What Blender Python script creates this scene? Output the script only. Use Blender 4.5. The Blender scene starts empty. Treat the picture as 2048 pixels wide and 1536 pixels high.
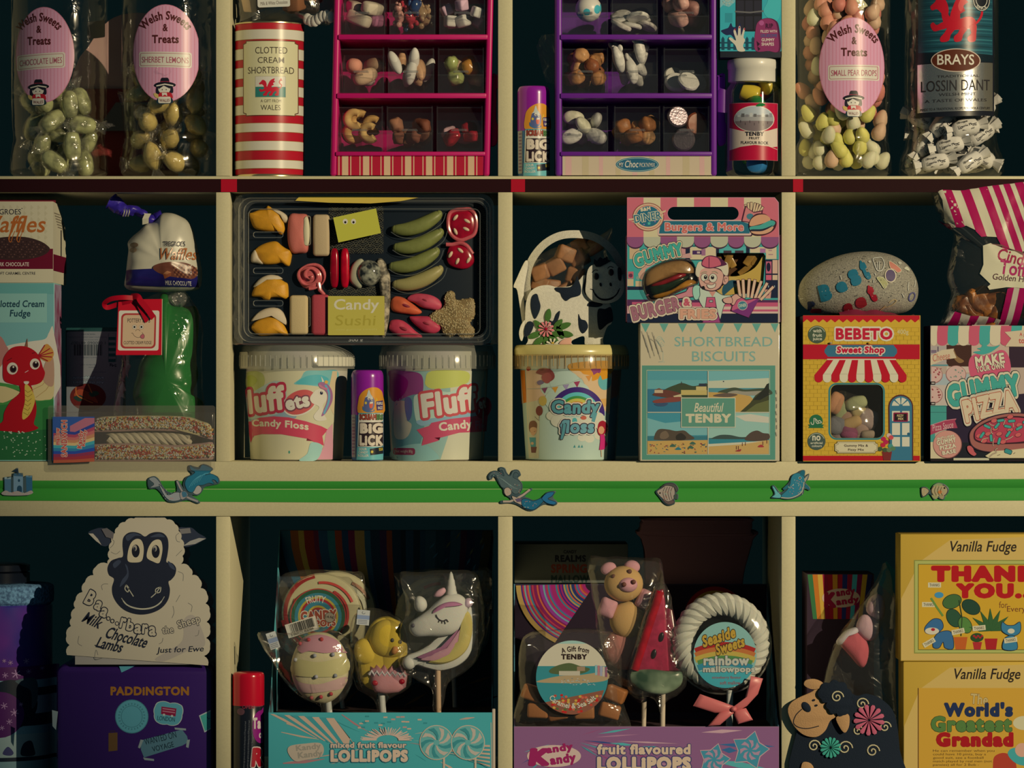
# A sweet shop display: two stacked cube shelving units filled with sweets, in low warm sun.
import bpy, bmesh, math, random
from mathutils import Vector, Matrix, Euler, noise
from mathutils.geometry import tessellate_polygon
R = random.Random(11)
pi = math.pi
D = 5.1       # camera distance from the front of the shelves (m)
S = 1600.0    # picture units per metre on the front of the shelves
sc = bpy.context.scene
col = sc.collection
# ---------------------------------------------------------------- camera, world, sun, exposure
cd = bpy.data.cameras.new('camera'); cam = bpy.data.objects.new('camera', cd); col.objects.link(cam)
cam.location = (0, -D, 0); cam.rotation_euler = (pi/2, 0, 0)
cd.sensor_width = 36; cd.lens = 36*D/(2048/S); cd.clip_start = .1; cd.clip_end = 60
sc.camera = cam
W = bpy.data.worlds.new('world'); sc.world = W; W.use_nodes = True
bg = W.node_tree.nodes['Background']; bg.inputs[0].default_value = (.36, .62, .66, 1); bg.inputs[1].default_value = .05
sl = bpy.data.lights.new('low_sun', 'SPOT'); sun = bpy.data.objects.new('low_sun', sl); col.objects.link(sun)
SUND = Vector((-.75, 1, -.28)).normalized()
aim = Vector(((2000-1024)/S, 0, (768-300)/S))
sun.location = aim - SUND*6.5
sun.rotation_euler = SUND.to_track_quat('-Z', 'Y').to_euler()
sl.energy = 1240; sl.color = (1.0, .81, .49); sl.shadow_soft_size = .022
sl.spot_size = math.radians(18.8); sl.spot_blend = .5
vs = sc.view_settings
vs.view_transform = 'Standard'; vs.look = 'None'; vs.exposure = 0; vs.gamma = 1; vs.use_curve_mapping = False
try:
    sc.cycles.transparent_max_bounces = 32; sc.cycles.max_bounces = 8; sc.cycles.diffuse_bounces = 1
    sc.cycles.caustics_reflective = False; sc.cycles.caustics_refractive = False
except Exception: pass

# ---------------------------------------------------------------- helpers
def X(px, y=0.): return (px-1024)/S*(1+y/D)
def Z(py, y=0.): return (768-py)/S*(1+y/D)
def P(px, py, y=0.): return Vector((X(px, y), y, Z(py, y)))
def l1(c):
    c /= 255.
    return c/12.92 if c <= .04045 else ((c+.055)/1.055)**2.4
T = (.556, .475, .30)     # how the warm sun tints a surface that faces it
def hx(c): return (int(c[0:2], 16), int(c[2:4], 16), int(c[4:6], 16)) if isinstance(c, str) else c
def A(c): return tuple(min(.9, l1(v)/t) for v, t in zip(hx(c), T))     # colour seen in warm sun -> own colour
MC = {}
def mat(c, rough=.5, spec=.4, metal=0., bump=0., bs=300., var=0., vs_=60., sss=0., raw=False, coat=0., c2=None, det=2.):
    k = (c, rough, spec, metal, bump, bs, var, vs_, sss, raw, coat, c2)
    if k in MC: return MC[k]
    m = bpy.data.materials.new('surface_' + (c if isinstance(c, str) else '%02x%02x%02x' % tuple(c))); m.use_nodes = True
    nt = m.node_tree; n = nt.nodes; L = nt.links; p = n['Principled BSDF']
    a = tuple(l1(v) for v in hx(c)) if raw else A(c)
    p.inputs['Base Color'].default_value = (*a, 1); p.inputs['Roughness'].default_value = rough
    p.inputs['Specular IOR Level'].default_value = spec; p.inputs['Metallic'].default_value = metal
    if coat: p.inputs['Coat Weight'].default_value = coat; p.inputs['Coat Roughness'].default_value = .08
    if sss:
        p.inputs['Subsurface Weight'].default_value = sss; p.inputs['Subsurface Scale'].default_value = .006
        p.inputs['Subsurface Radius'].default_value = (1, .6, .35)
    tc = n.new('ShaderNodeTexCoord')
    if var or c2:
        t = n.new('ShaderNodeTexNoise'); t.inputs['Scale'].default_value = vs_; t.inputs['Detail'].default_value = det
        L.new(tc.outputs['Object'], t.inputs['Vector'])
        r = n.new('ShaderNodeValToRGB'); L.new(t.outputs['Fac'], r.inputs[0]); L.new(r.outputs[0], p.inputs['Base Color'])
        b = (tuple(l1(v) for v in hx(c2)) if raw else A(c2)) if c2 else tuple(max(0, v*(1-var)) for v in a)
        e = r.color_ramp.elements; e[0].position = .38; e[1].position = .62
        e[0].color = (*b, 1); e[1].color = (*(a if c2 else tuple(min(.95, v*(1+var*.5)) for v in a)), 1)
    if bump:
        t = n.new('ShaderNodeTexNoise'); t.inputs['Scale'].default_value = bs; t.inputs['Detail'].default_value = 3
        L.new(tc.outputs['Object'], t.inputs['Vector'])
        b = n.new('ShaderNodeBump'); b.inputs['Strength'].default_value = min(1, bump); b.inputs['Distance'].default_value = .001
        L.new(t.outputs['Fac'], b.inputs['Height']); L.new(b.outputs[0], p.inputs['Normal'])
    MC[k] = m
    return m
def clear(refl=.05, rough=.12, bump=0., bs=60., haze=0., hc='c0b090', tint=(1, 1, 1), edge=.5, dist=.004):
    k = ('clear', refl, rough, bump, bs, haze, hc, tint, edge)
    if k in MC: return MC[k]
    m = bpy.data.materials.new('clear_plastic'); m.use_nodes = True
    nt = m.node_tree; n = nt.nodes; L = nt.links; n.clear()
    o = n.new('ShaderNodeOutputMaterial'); tr = n.new('ShaderNodeBsdfTransparent'); tr.inputs[0].default_value = (*tint, 1)
    gl = n.new('ShaderNodeBsdfGlossy'); gl.inputs['Roughness'].default_value = rough; gl.inputs[0].default_value = (1, 1, 1, 1)
    lw = n.new('ShaderNodeLayerWeight'); lw.inputs[0].default_value = .22
    mr = n.new('ShaderNodeMapRange'); mr.inputs['To Min'].default_value = refl; mr.inputs['To Max'].default_value = edge
    L.new(lw.outputs['Facing'], mr.inputs['Value'])
    mx = n.new('ShaderNodeMixShader'); L.new(mr.outputs[0], mx.inputs[0]); L.new(tr.outputs[0], mx.inputs[1]); L.new(gl.outputs[0], mx.inputs[2])
    if bump:
        tc = n.new('ShaderNodeTexCoord'); t = n.new('ShaderNodeTexNoise'); t.inputs['Scale'].default_value = bs; t.inputs['Detail'].default_value = 2
        t.inputs['Distortion'].default_value = 1.2
        L.new(tc.outputs['Object'], t.inputs['Vector'])
        b = n.new('ShaderNodeBump'); b.inputs['Strength'].default_value = bump; b.inputs['Distance'].default_value = dist
        L.new(t.outputs['Fac'], b.inputs['Height']); L.new(b.outputs[0], gl.inputs['Normal'])
    out = mx
    if haze:
        df = n.new('ShaderNodeBsdfDiffuse'); df.inputs[0].default_value = (*A(hc), 1)
        m2 = n.new('ShaderNodeMixShader'); m2.inputs[0].default_value = haze
        L.new(mx.outputs[0], m2.inputs[1]); L.new(df.outputs[0], m2.inputs[2]); out = m2
    L.new(out.outputs[0], o.inputs[0])
    MC[k] = m
    return m
def inkmat(name, rough=.5, spec=.3, metal=0.):
    m = bpy.data.materials.new(name); m.use_nodes = True
    nt = m.node_tree; p = nt.nodes['Principled BSDF']; a = nt.nodes.new('ShaderNodeAttribute'); a.attribute_name = 'ink'
    nt.links.new(a.outputs['Color'], p.inputs['Base Color']); p.inputs['Roughness'].default_value = rough
    p.inputs['Specular IOR Level'].default_value = spec; p.inputs['Metallic'].default_value = metal
    return m
INK = inkmat('printed_card', .55, .25); INKG = inkmat('printed_film', .3, .5)

def spl(pts, n=5, closed=True):
    """smooth curve through points"""
    out = []; N = len(pts)
    for i in range(N if closed else N-1):
        if closed: a, b, c, d = (pts[(i+j-1) % N] for j in range(4))
        else: a, b, c, d = pts[max(i-1, 0)], pts[i], pts[i+1], pts[min(i+2, N-1)]
        for k in range(n):
            t = k/n; t2 = t*t; t3 = t2*t
            out.append(tuple(.5*(2*q1 + (-q0+q2)*t + (2*q0-5*q1+4*q2-q3)*t2 + (-q0+3*q1-3*q2+q3)*t3) for q0, q1, q2, q3 in zip(a, b, c, d)))
    if not closed: out.append(tuple(pts[-1]))
    return out
def arcp(cx, cy, rx, ry, a0, a1, n=16):
    """arc in picture coordinates, degrees, 0 = right, 90 = up"""
    return [(cx+rx*math.cos(math.radians(a0+(a1-a0)*i/n)), cy-ry*math.sin(math.radians(a0+(a1-a0)*i/n))) for i in range(n+1)]
def oval(cx, cy, rx, ry=None, n=28, rot=0):
    ry = rx if ry is None else ry; c, s = math.cos(math.radians(rot)), math.sin(math.radians(rot))
    return [(cx+rx*math.cos(t)*c-ry*math.sin(t)*s, cy+rx*math.cos(t)*s+ry*math.sin(t)*c) for t in (2*pi*i/n for i in range(n))]
def rrect(x0, y0, x1, y1, r, n=5):
    o = []
    for cx, cy, a in ((x1-r, y0+r, 0), (x0+r, y0+r, 90), (x0+r, y1-r, 180), (x1-r, y1-r, 270)): o += arcp(cx, cy, r, r, a, a+90, n)
    return o
def rotp(pts, cx, cy, deg):
    c, s = math.cos(math.radians(deg)), math.sin(math.radians(deg))
    return [(cx+(x-cx)*c-(y-cy)*s, cy+(x-cx)*s+(y-cy)*c) for x, y in pts]
def star(cx, cy, r1, r2, n, rot=-90):
    return [(cx+(r1 if i % 2 == 0 else r2)*math.cos(math.radians(rot)+pi*i/n), cy+(r1 if i % 2 == 0 else r2)*math.sin(math.radians(rot)+pi*i/n)) for i in range(2*n)]
def m2(pts, y=0.): return [(X(a, y), Z(b, y)) for a, b in pts]

class B:
    """collects geometry for ONE mesh"""
    def __init__(s): s.b = bmesh.new()
    def add(s, vs, fs):
        v = [s.b.verts.new(p) for p in vs]
        for f in fs:
            try: s.b.faces.new([v[i] for i in f])
            except ValueError: pass
        return v
    def box(s, x0, x1, y0, y1, z0, z1, bev=0., seg=2):
        t = bmesh.new()
        v = [t.verts.new((x, y, z)) for x in (x0, x1) for y in (y0, y1) for z in (z0, z1)]
        for f in ((0, 1, 3, 2), (4, 6, 7, 5), (0, 4, 5, 1), (2, 3, 7, 6), (0, 2, 6, 4), (1, 5, 7, 3)): t.faces.new([v[i] for i in f])
        if bev: bmesh.ops.bevel(t, geom=t.edges[:], offset=bev, segments=seg, affect='EDGES', profile=.5)
        s.merge(t); return s
    def merge(s, t):
        mp = {v: s.b.verts.new(v.co) for v in t.verts}
        for f in t.faces:
            try: s.b.faces.new([mp[v] for v in f.verts])
            except ValueError: pass
        t.free()
    def lathe(s, cx, cy, prof, seg=40, cap=True):
        vs = []; fs = []
        for r, z in prof: vs += [(cx+r*math.cos(2*pi*i/seg), cy+r*math.sin(2*pi*i/seg), z) for i in range(seg)]
        for k in range(len(prof)-1):
            for i in range(seg): j = (i+1) % seg; fs.append((k*seg+i, k*seg+j, (k+1)*seg+j, (k+1)*seg+i))
        if cap: fs += [tuple(range(seg))[::-1], tuple((len(prof)-1)*seg+i for i in range(seg))]
        s.add(vs, fs); return s
    def tube(s, pts, r, seg=8, closed=False):
        pts = [Vector(p) for p in pts]; N = len(pts); vs = []; fs = []; up = None
        for i, p in enumerate(pts):
            d = (pts[(i+1) % N]-pts[i-1]) if closed else (pts[min(i+1, N-1)]-pts[max(i-1, 0)])
            d.normalize()
            if up is None: up = Vector((0, 0, 1)) if abs(d.z) < .9 else Vector((1, 0, 0))
            u = d.cross(up).normalized(); w = u.cross(d).normalized(); up = w
            rr = r[i] if isinstance(r, (list, tuple)) else r
            vs += [p+u*rr*math.cos(2*pi*k/seg)+w*rr*math.sin(2*pi*k/seg) for k in range(seg)]
        for i in range(N if closed else N-1):
            a = i*seg; b = ((i+1) % N)*seg
            for k in range(seg): j = (k+1) % seg; fs.append((a+k, a+j, b+j, b+k))
        if not closed: fs += [tuple(range(seg))[::-1], tuple((N-1)*seg+k for k in range(seg))]
        s.add(vs, fs); return s
    def ell(s, c, r, rot=(0, 0, 0), u=16, v=10, sq=1.):
        M = Euler(rot).to_matrix(); c = Vector(c); vs = []; fs = []
        f = lambda t: math.copysign(abs(t)**sq, t)
        for i in range(1, v):
            a = pi*i/v
            vs += [c+M @ Vector((r[0]*f(math.sin(a))*f(math.cos(2*pi*k/u)), r[1]*f(math.sin(a))*f(math.sin(2*pi*k/u)), r[2]*f(math.cos(a)))) for k in range(u)]
        t = len(vs); vs += [c+M @ Vector((0, 0, r[2])), c-M @ Vector((0, 0, r[2]))]
        for i in range(v-2):
            for k in range(u): j = (k+1) % u; fs.append((i*u+k, (i+1)*u+k, (i+1)*u+j, i*u+j))
        for k in range(u): j = (k+1) % u; fs += [(t, k, j), (t+1, (v-2)*u+j, (v-2)*u+k)]
        s.add(vs, fs); return s
    def slab(s, pts, y0, y1, rnd=0.):
        """outline (X,Z in metres) extruded from y0 (front) to y1; rnd rounds the front edge"""
        N = len(pts); tri = tessellate_polygon([[Vector((a, b, 0)) for a, b in pts]]); fs = []
        rows = [(y0, 0)]
        if rnd: rows = [(y0, -rnd), (y0+rnd*.3, -rnd*.3), (y0+rnd, 0)]
        rows.append((y1, 0)); vs = []
        ar = sum(pts[i][0]*pts[(i+1) % N][1]-pts[(i+1) % N][0]*pts[i][1] for i in range(N))
        sg = 1 if ar > 0 else -1
        for y, o in rows:
            for i in range(N):
                a, b, c = pts[i-1], pts[i], pts[(i+1) % N]
                if o:
                    n1 = Vector((b[1]-a[1], a[0]-b[0])); n2 = Vector((c[1]-b[1], b[0]-c[0]))
                    n = (n1.normalized() if n1.length else n1)+(n2.normalized() if n2.length else n2)
                    n = n.normalized()*sg*o if n.length > 1e-9 else n
                    vs.append((b[0]+n[0], y, b[1]+n[1]))
                else: vs.append((b[0], y, b[1]))
        fs = [tuple(t) for t in tri]+[tuple(i+(len(rows)-1)*N for i in t) for t in tri]
        for k in range(len(rows)-1):
            for i in range(N): j = (i+1) % N; fs.append((k*N+i, k*N+j, (k+1)*N+j, (k+1)*N+i))
        s.add(vs, fs); return s
    def panel(s, pts, holes, y0, y1):
        """flat sheet with openings, front at y0, back at y1"""
        lp = [pts, *holes]; tri = tessellate_polygon([[Vector((a, b, 0)) for a, b in q] for q in lp]); al = [p for q in lp for p in q]; n = len(al)
        fs = [tuple(t) for t in tri]+[tuple(i+n for i in t) for t in tri]; k = 0
        for q in lp:
            for i in range(len(q)): j = (i+1) % len(q); fs.append((k+i, k+j, n+k+j, n+k+i))
            k += len(q)
        s.add([(a, y0, b) for a, b in al]+[(a, y1, b) for a, b in al], fs); return s
    def puff(s, pts, y, tf, tb, n=5, c=None, pw=1.):
        """outline (X,Z) inflated: tf towards the viewer, tb away"""
        N = len(pts); cx, cz = c or (sum(p[0] for p in pts)/N, sum(p[1] for p in pts)/N); vs = []; fs = []
        ks = [math.cos(pi/2*i/n) for i in range(n)]; hs = [math.sin(pi/2*i/n)**pw for i in range(n)]
        rows = [(ks[i], -hs[i]*tf) for i in range(n-1, -1, -1)]+([(ks[i], hs[i]*tb) for i in range(1, n)] if tb else [])
        for k, h in rows: vs += [(cx+(a-cx)*k, y+h, cz+(b-cz)*k) for a, b in pts]
        for k in range(len(rows)-1):
            for i in range(N): j = (i+1) % N; fs.append((k*N+i, k*N+j, (k+1)*N+j, (k+1)*N+i))
        a = len(vs); vs.append((cx, y-tf, cz)); fs += [(a, (i+1) % N, i) for i in range(N)]
        if tb:
            vs.append((cx, y+tb, cz)); q = (len(rows)-1)*N; fs += [(a+1, q+i, q+(i+1) % N) for i in range(N)]
        else: fs.append(tuple(range((len(rows)-1)*N, len(rows)*N)))
        s.add(vs, fs); return s
    def sheet(s, f, nu, nv, cu=False):
        """f(u,v)->point grid"""
        vs = [f(i/(nu if cu else nu), j/nv) for j in range(nv+1) for i in range(nu+1)]; w = nu+1
        s.add(vs, [(j*w+i, j*w+i+1, (j+1)*w+i+1, (j+1)*w+i) for j in range(nv) for i in range(nu)]); return s
    def warp(s, amp, scale, seed=0., ax=(1, 1, 1)):
        for v in s.b.verts:
            d = noise.noise_vector(v.co*scale+Vector((seed, seed*.7, -seed)))
            v.co += Vector((d.x*ax[0], d.y*ax[1], d.z*ax[2]))*amp
        return s
    def xf(s, M):
        bmesh.ops.transform(s.b, matrix=M, verts=s.b.verts[:]); return s
    def sub(s, n=1):
        bmesh.ops.subdivide_edges(s.b, edges=s.b.edges[:], cuts=n, use_grid_fill=True); return s
    def mesh(s, name, org, smooth=True, ang=.7):
        bmesh.ops.recalc_face_normals(s.b, faces=s.b.faces[:])
        bmesh.ops.translate(s.b, vec=-Vector(org), verts=s.b.verts[:])
        if smooth:
            for f in s.b.faces: f.smooth = True
            for e in s.b.edges:
                if len(e.link_faces) == 2 and e.calc_face_angle(0) > ang: e.smooth = False
        me = bpy.data.meshes.new(name); s.b.to_mesh(me); s.b.free(); return me
    def base(s):
        xs = [v.co for v in s.b.verts]
        return Vector(((min(p.x for p in xs)+max(p.x for p in xs))/2, (min(p.y for p in xs)+max(p.y for p in xs))/2, min(p.z for p in xs)))
ORG = {}
def thing(name, label, cat, at=(0, 0, 0), group=None):
    o = bpy.data.objects.new(name, None); col.objects.link(o); o.location = at; o.empty_display_size = .01
    ORG[o.name] = Vector(at); o['label'] = label; o['category'] = cat
    if group: o['group'] = group
    return o
def part(name, b, m, par, label=None, smooth=True, ang=.7):
    org = ORG[par.name]; me = b.mesh(name, org, smooth, ang)
    o = bpy.data.objects.new(name, me); me.materials.append(m); col.objects.link(o); o.parent = par; ORG[o.name] = org
    if label: o['label'] = label
    return o
def solo(name, b, m, label, cat, group=None, smooth=True, ang=.7, kind=None):
    org = b.base(); me = b.mesh(name, org, smooth, ang)
    o = bpy.data.objects.new(name, me); me.materials.append(m); col.objects.link(o); o.location = org; ORG[o.name] = org
    if label: o['label'] = label; o['category'] = cat
    if group: o['group'] = group
    if kind: o['kind'] = kind
    return o
def dup(o, loc, rot=None, label=None, scale=None):
    c = o.copy(); col.objects.link(c); c.location = loc
    if rot is not None: c.rotation_euler = rot
    if scale: c.scale = (scale,)*3
    if label: c['label'] = label
    for ch in list(o.children):
        d = ch.copy(); col.objects.link(d); d.parent = c
        for g in list(ch.children): e = g.copy(); col.objects.link(e); e.parent = d
    return c
GC = {}
import numpy as np
def glyphs(s, off, sp=1., runs=True):
    k = (s, round(off, 4), round(sp, 3), runs)
    if k in GC: return GC[k]
    fat = abs(off) > .018
    cu = bpy.data.curves.new('t', 'FONT'); cu.body = s; cu.size = 1; cu.offset = 0 if fat else off; cu.resolution_u = 3; cu.fill_mode = 'FRONT'; cu.space_character = sp
    o = bpy.data.objects.new('t', cu); me = o.to_mesh()
    V = [(v.co.x, v.co.y) for v in me.vertices]; F = [tuple(p.vertices) for p in me.polygons]
    o.to_mesh_clear(); bpy.data.objects.remove(o); bpy.data.curves.remove(cu)
    if fat and F: r = fatten(V, F, off, runs)
    else:
        par = list(range(len(V)))          # each letter a hair above the one before it
        def root(i):
            while par[i] != i: par[i] = par[par[i]]; i = par[i]
            return i
        for p in F:
            a = root(p[0])
            for j in p[1:]: par[root(j)] = a
        ids = {}
        r = (V, F, [ids.setdefault(root(i), len(ids)) % 3*.3 for i in range(len(par))])
    GC[k] = r
    return r
def fatten(V, F, off, runs=True):
    """grow lettering by off with rounded corners, as one flat union (distance field contour)"""
    cnt = {}
    for f in F:
        for i in range(len(f)):
            e = (f[i-1], f[i]); e = e if e[0] < e[1] else e[::-1]; cnt[e] = cnt.get(e, 0)+1
    seg = np.array([(*V[a], *V[b]) for (a, b), n in cnt.items() if n == 1])
    h = .024; x0 = seg[:, [0, 2]].min()-abs(off)-2*h; y0 = seg[:, [1, 3]].min()-abs(off)-2*h
    nx = int((seg[:, [0, 2]].max()+abs(off)+2*h-x0)/h)+2; ny = int((seg[:, [1, 3]].max()+abs(off)+2*h-y0)/h)+2
    gx = x0+h*np.arange(nx); gy = y0+h*np.arange(ny); D2 = np.full((ny, nx), 9.); ins = np.zeros((ny, nx), bool); m = abs(off)+3*h
    for ax, ay, bx, by in seg:
        i0, i1 = int((min(ax, bx)-m-x0)/h), int((max(ax, bx)+m-x0)/h)+2; j0, j1 = int((min(ay, by)-m-y0)/h), int((max(ay, by)+m-y0)/h)+2
        i0, j0 = max(i0, 0), max(j0, 0); X_, Y_ = gx[i0:i1][None], gy[j0:j1][:, None]; dx, dy = bx-ax, by-ay; q = dx*dx+dy*dy or 1e-12
        t = np.clip(((X_-ax)*dx+(Y_-ay)*dy)/q, 0, 1); d = (X_-ax-t*dx)**2+(Y_-ay-t*dy)**2
        D2[j0:j1, i0:i1] = np.minimum(D2[j0:j1, i0:i1], d)
        if ay != by:
            r = (gy > min(ay, by)) & (gy <= max(ay, by))
            if r.any(): xc = ax+(gy[r]-ay)/(by-ay)*dx; ins[r] ^= gx[None] < xc[:, None]
    f = np.where(ins, -1, 1)*np.sqrt(D2)-off; I = f < 0; vs = []; fs = []
    for j in range(ny-1):
        full = I[j, :-1] & I[j, 1:] & I[j+1, :-1] & I[j+1, 1:]; any_ = I[j, :-1] | I[j, 1:] | I[j+1, :-1] | I[j+1, 1:]; i = 0
        while i < nx-1:
            if full[i]:
                k = i
                while k < nx-1 and full[k] and (runs or k < i+1): k += 1
                n = len(vs); vs += [(gx[i], gy[j]), (gx[k], gy[j]), (gx[k], gy[j+1]), (gx[i], gy[j+1])]; fs.append((n, n+1, n+2, n+3)); i = k; continue
            if any_[i]:
                cs = ((i, j), (i+1, j), (i+1, j+1), (i, j+1)); pl = []
                for c in range(4):
                    (a, b), (p, q) = cs[c], cs[(c+1) % 4]; fa, fb = f[b, a], f[q, p]
                    if fa < 0: pl.append((gx[a], gy[b]))
                    if (fa < 0) != (fb < 0): t = fa/(fa-fb); pl.append((gx[a]+(gx[p]-gx[a])*t, gy[b]+(gy[q]-gy[b])*t))
                if len(pl) > 2: n = len(vs); vs += pl; fs.append(tuple(range(n, n+len(pl))))
            i += 1
    return [(float(a), float(b)) for a, b in vs], fs, [0.]*len(vs)
class Cv:
    """flat print drawn in picture coordinates and laid on a real surface at depth y (surf(X,Z) gives y for curved ones)"""
    def __init__(s, y=0., surf=None, step=.00006): s.y = y; s.surf = surf; s.step = step; s.v = []; s.f = []; s.c = []; s.bb = []; s.clip = None
    def _put(s, pts, faces, c, dl=None):
        xs = [p[0] for p in pts]; ys = [p[1] for p in pts]; q = (min(xs), min(ys), max(xs), max(ys)); L = 1
        for b in s.bb:
            if b[4] >= L and b[0] < q[2] and b[2] > q[0] and b[1] < q[3] and b[3] > q[1]: L = b[4]+1
        s.bb.append((*q, L)); k = len(s.v)
        s.v += [(a, b, L+(dl[i] if dl else 0)) for i, (a, b) in enumerate(pts)]; s.f += [tuple(k+i for i in f) for f in faces]; s.c += [c]*len(faces)
    def poly(s, pts, c, holes=()):
        tri = tessellate_polygon([[Vector((a, b, 0)) for a, b in q] for q in (pts, *holes)]); s._put(list(pts)+[p for h in holes for p in h], tri, c); return s
    def rect(s, x0, y0, x1, y1, c, r=0): return s.poly(rrect(x0, y0, x1, y1, r) if r else [(x0, y0), (x1, y0), (x1, y1), (x0, y1)], c)
    def ell(s, cx, cy, rx, ry, c, rot=0, n=28): return s.poly(oval(cx, cy, rx, ry, n, rot), c)
    def blob(s, pts, c, ol=None, w=1.2, n=5):
        q = spl(pts, n); s.poly(q, c)
        if ol: s.line(q, w, ol, True, False)
        return s
    def line(s, pts, w, c, closed=False, smooth=False, n=5):
        if smooth: pts = spl(pts, n, closed)
        N = len(pts); vs = []
        for i in range(N):
            a = pts[i-1] if (closed or i) else pts[0]; b = pts[(i+1) % N] if (closed or i < N-1) else pts[-1]
            dx, dy = b[0]-a[0], b[1]-a[1]; l = math.hypot(dx, dy) or 1
            ww = w[min(int(i/max(N-1, 1)*(len(w)-1)+.5), len(w)-1)] if isinstance(w, (list, tuple)) else w
            nx, ny = -dy/l*ww/2, dx/l*ww/2; vs += [(pts[i][0]+nx, pts[i][1]+ny), (pts[i][0]-nx, pts[i][1]-ny)]
        s._put(vs, [(2*i, 2*i+1, (2*i+3) % (2*N), (2*i+2) % (2*N)) for i in range(N if closed else N-1)], c); return s
    def text(s, t, x0, y0, x1, y1, c, b=0., sh=0., rot=0., sag=0., ol=(), arc=0., skew=0., vert=None):
        """ink box x0..x1,y0..y1 before rotation; ol = [(colour, extra boldness)]; sag>0 bends the middle up; arc = total angle in degrees"""
        sp = 1+3*max(0, b-.012); v0, _, _ = glyphs(t, 0., sp)
        if not v0: return s
        ax, bx = min(p[0] for p in v0)-b, max(p[0] for p in v0)+b; ay, by = min(p[1] for p in v0)-b, max(p[1] for p in v0)+b
        kx = (x1-x0)/max(bx-ax, 1e-6); ky = (y1-y0)/max(by-ay, 1e-6); cx, cy = (x0+x1)/2, (y0+y1)/2
        for cc, e in list(ol)+[(c, 0.)]:
            vv, ff, dl = glyphs(t, b+e, sp, s.surf is None); out = []
            for px_, py_ in vv:
                x = x0+(px_-ax)*kx; y = y1-(py_-ay)*ky; x += sh*(y1-y)
                u = (x-cx)/(x1-x0)*2
                if sag: y -= sag*(1-u*u)
                if skew: y += skew*u
                if arc:
                    th = math.radians(arc)*u/2; rr = (x1-x0)/math.radians(arc); h = rr+(cy-y)
                    x = cx+h*math.sin(th); y = cy+rr-h*math.cos(th)
                out.append((x, y))
            if rot: out = rotp(out, cx, cy, rot)
            s._put(out, ff, cc, dl)
        return s
    def build(s, name, par, m=None, cut=0., label=None, solo_=None, cutz=0.):
        b = bmesh.new(); lay = b.loops.layers.float_color.new('ink'); ix = b.faces.layers.int.new('c')
        vs = [b.verts.new((X(p[0], s.y), -p[2]*s.step, Z(p[1], s.y))) for p in s.v]
        for f, c in zip(s.f, s.c):
            try: q = b.faces.new([vs[i] for i in f])
            except ValueError: continue
            a = (*A(c), 1)
            for lp in q.loops: lp[lay] = a
        for st, ax in ((cut, 0), (cutz, 2)):
            if not st or not b.verts: continue
            lo = min(v.co[ax] for v in b.verts); hi = max(v.co[ax] for v in b.verts); t = lo+st
            no = Vector((1, 0, 0)) if ax == 0 else Vector((0, 0, 1))
            while t < hi:
                bmesh.ops.bisect_plane(b, geom=b.verts[:]+b.edges[:]+b.faces[:], plane_co=no*t, plane_no=no, dist=1e-7); t += st
        for v in b.verts: v.co.y += s.surf(v.co.x, v.co.z) if s.surf else s.y
        b.faces.layers.int.remove(b.faces.layers.int['c'])
        for f in b.faces:
            if f.normal.y == 0: f.normal_update()
        bmesh.ops.recalc_face_normals(b, faces=[])
        org = ORG[par.name] if par else Vector(s.org)
        for v in b.verts: v.co -= org
        if cut:
            for f in b.faces: f.smooth = True
        me = bpy.data.meshes.new(name); b.to_mesh(me); b.free(); me.materials.append(m or INK)
        o = bpy.data.objects.new(name, me); col.objects.link(o)
        if par: o.parent = par
        ORG[o.name] = org
        if label: o['label'] = label
        return o
# ---------------------------------------------------------------- setting
def structure(name, b, m):
    o = solo(name, b, m, None, None, kind='structure', smooth=False); return o
structure('wall_back', B().box(-4, 3, 4.2, 4.3, -1.5, 2.2), mat((105, 150, 152), .9, raw=True))
structure('floor', B().box(-4, 3, -1., 4.2, -1.53, -1.5), mat((30, 34, 34), .8, raw=True))
structure('light_block_right', B().box(.74, 3., .3, .4, -1.5, 2.2), mat((90, 86, 78), .9, raw=True))  # unseen panel added to stop sun spilling onto the back wall
CREAM = mat('b2a26f', .55, .25, bump=.06, bs=900, var=.03, vs_=500)
DEP = .39
COLX = [(-133, -105), (432, 460), (996, 1025), (1563, 1591), (2129, 2157)]
def board(par, name, x0, x1, y0, y1, fy=0.):
    return part(name, B().box(X(x0), X(x1), fy, DEP, Z(y1), Z(y0), .0008, 2), CREAM, par)
up = thing('shelving_unit', 'cream cube shelving unit with two rows of sweets, its middle shelf taped dark red', 'shelves', (0, .195, Z(976)))
board(up, 'bottom_panel', -165, 2190, 923, 976.5)
board(up, 'top_panel', -165, 2190, -250, -188)
board(up, 'side_panel', -165, -105, -188, 923); board(up, 'side_panel', 2129, 2190, -188, 923)
for a, b_ in COLX[1:-1]: board(up, 'divider', a, b_, -188, 352); board(up, 'divider', a, b_, 384, 923)
board(up, 'shelf', -105, 2129, 352.2, 383.8, .0002)
lo = thing('shelving_unit', 'cream cube shelving unit below the green tape with lollipops and fudge', 'shelves', (0, .195, Z(1660)))
board(lo, 'top_panel', -165, 2190, 977.5, 1032.5)
board(lo, 'side_panel', -165, -105, 1032.5, 1570); board(lo, 'side_panel', 2129, 2190, 1032.5, 1570)
for a, b_ in COLX[1:-1]: board(lo, 'divider', a, b_, 1033, 1570)
board(lo, 'bottom_panel', -165, 2190, 1570, 1632)
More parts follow.
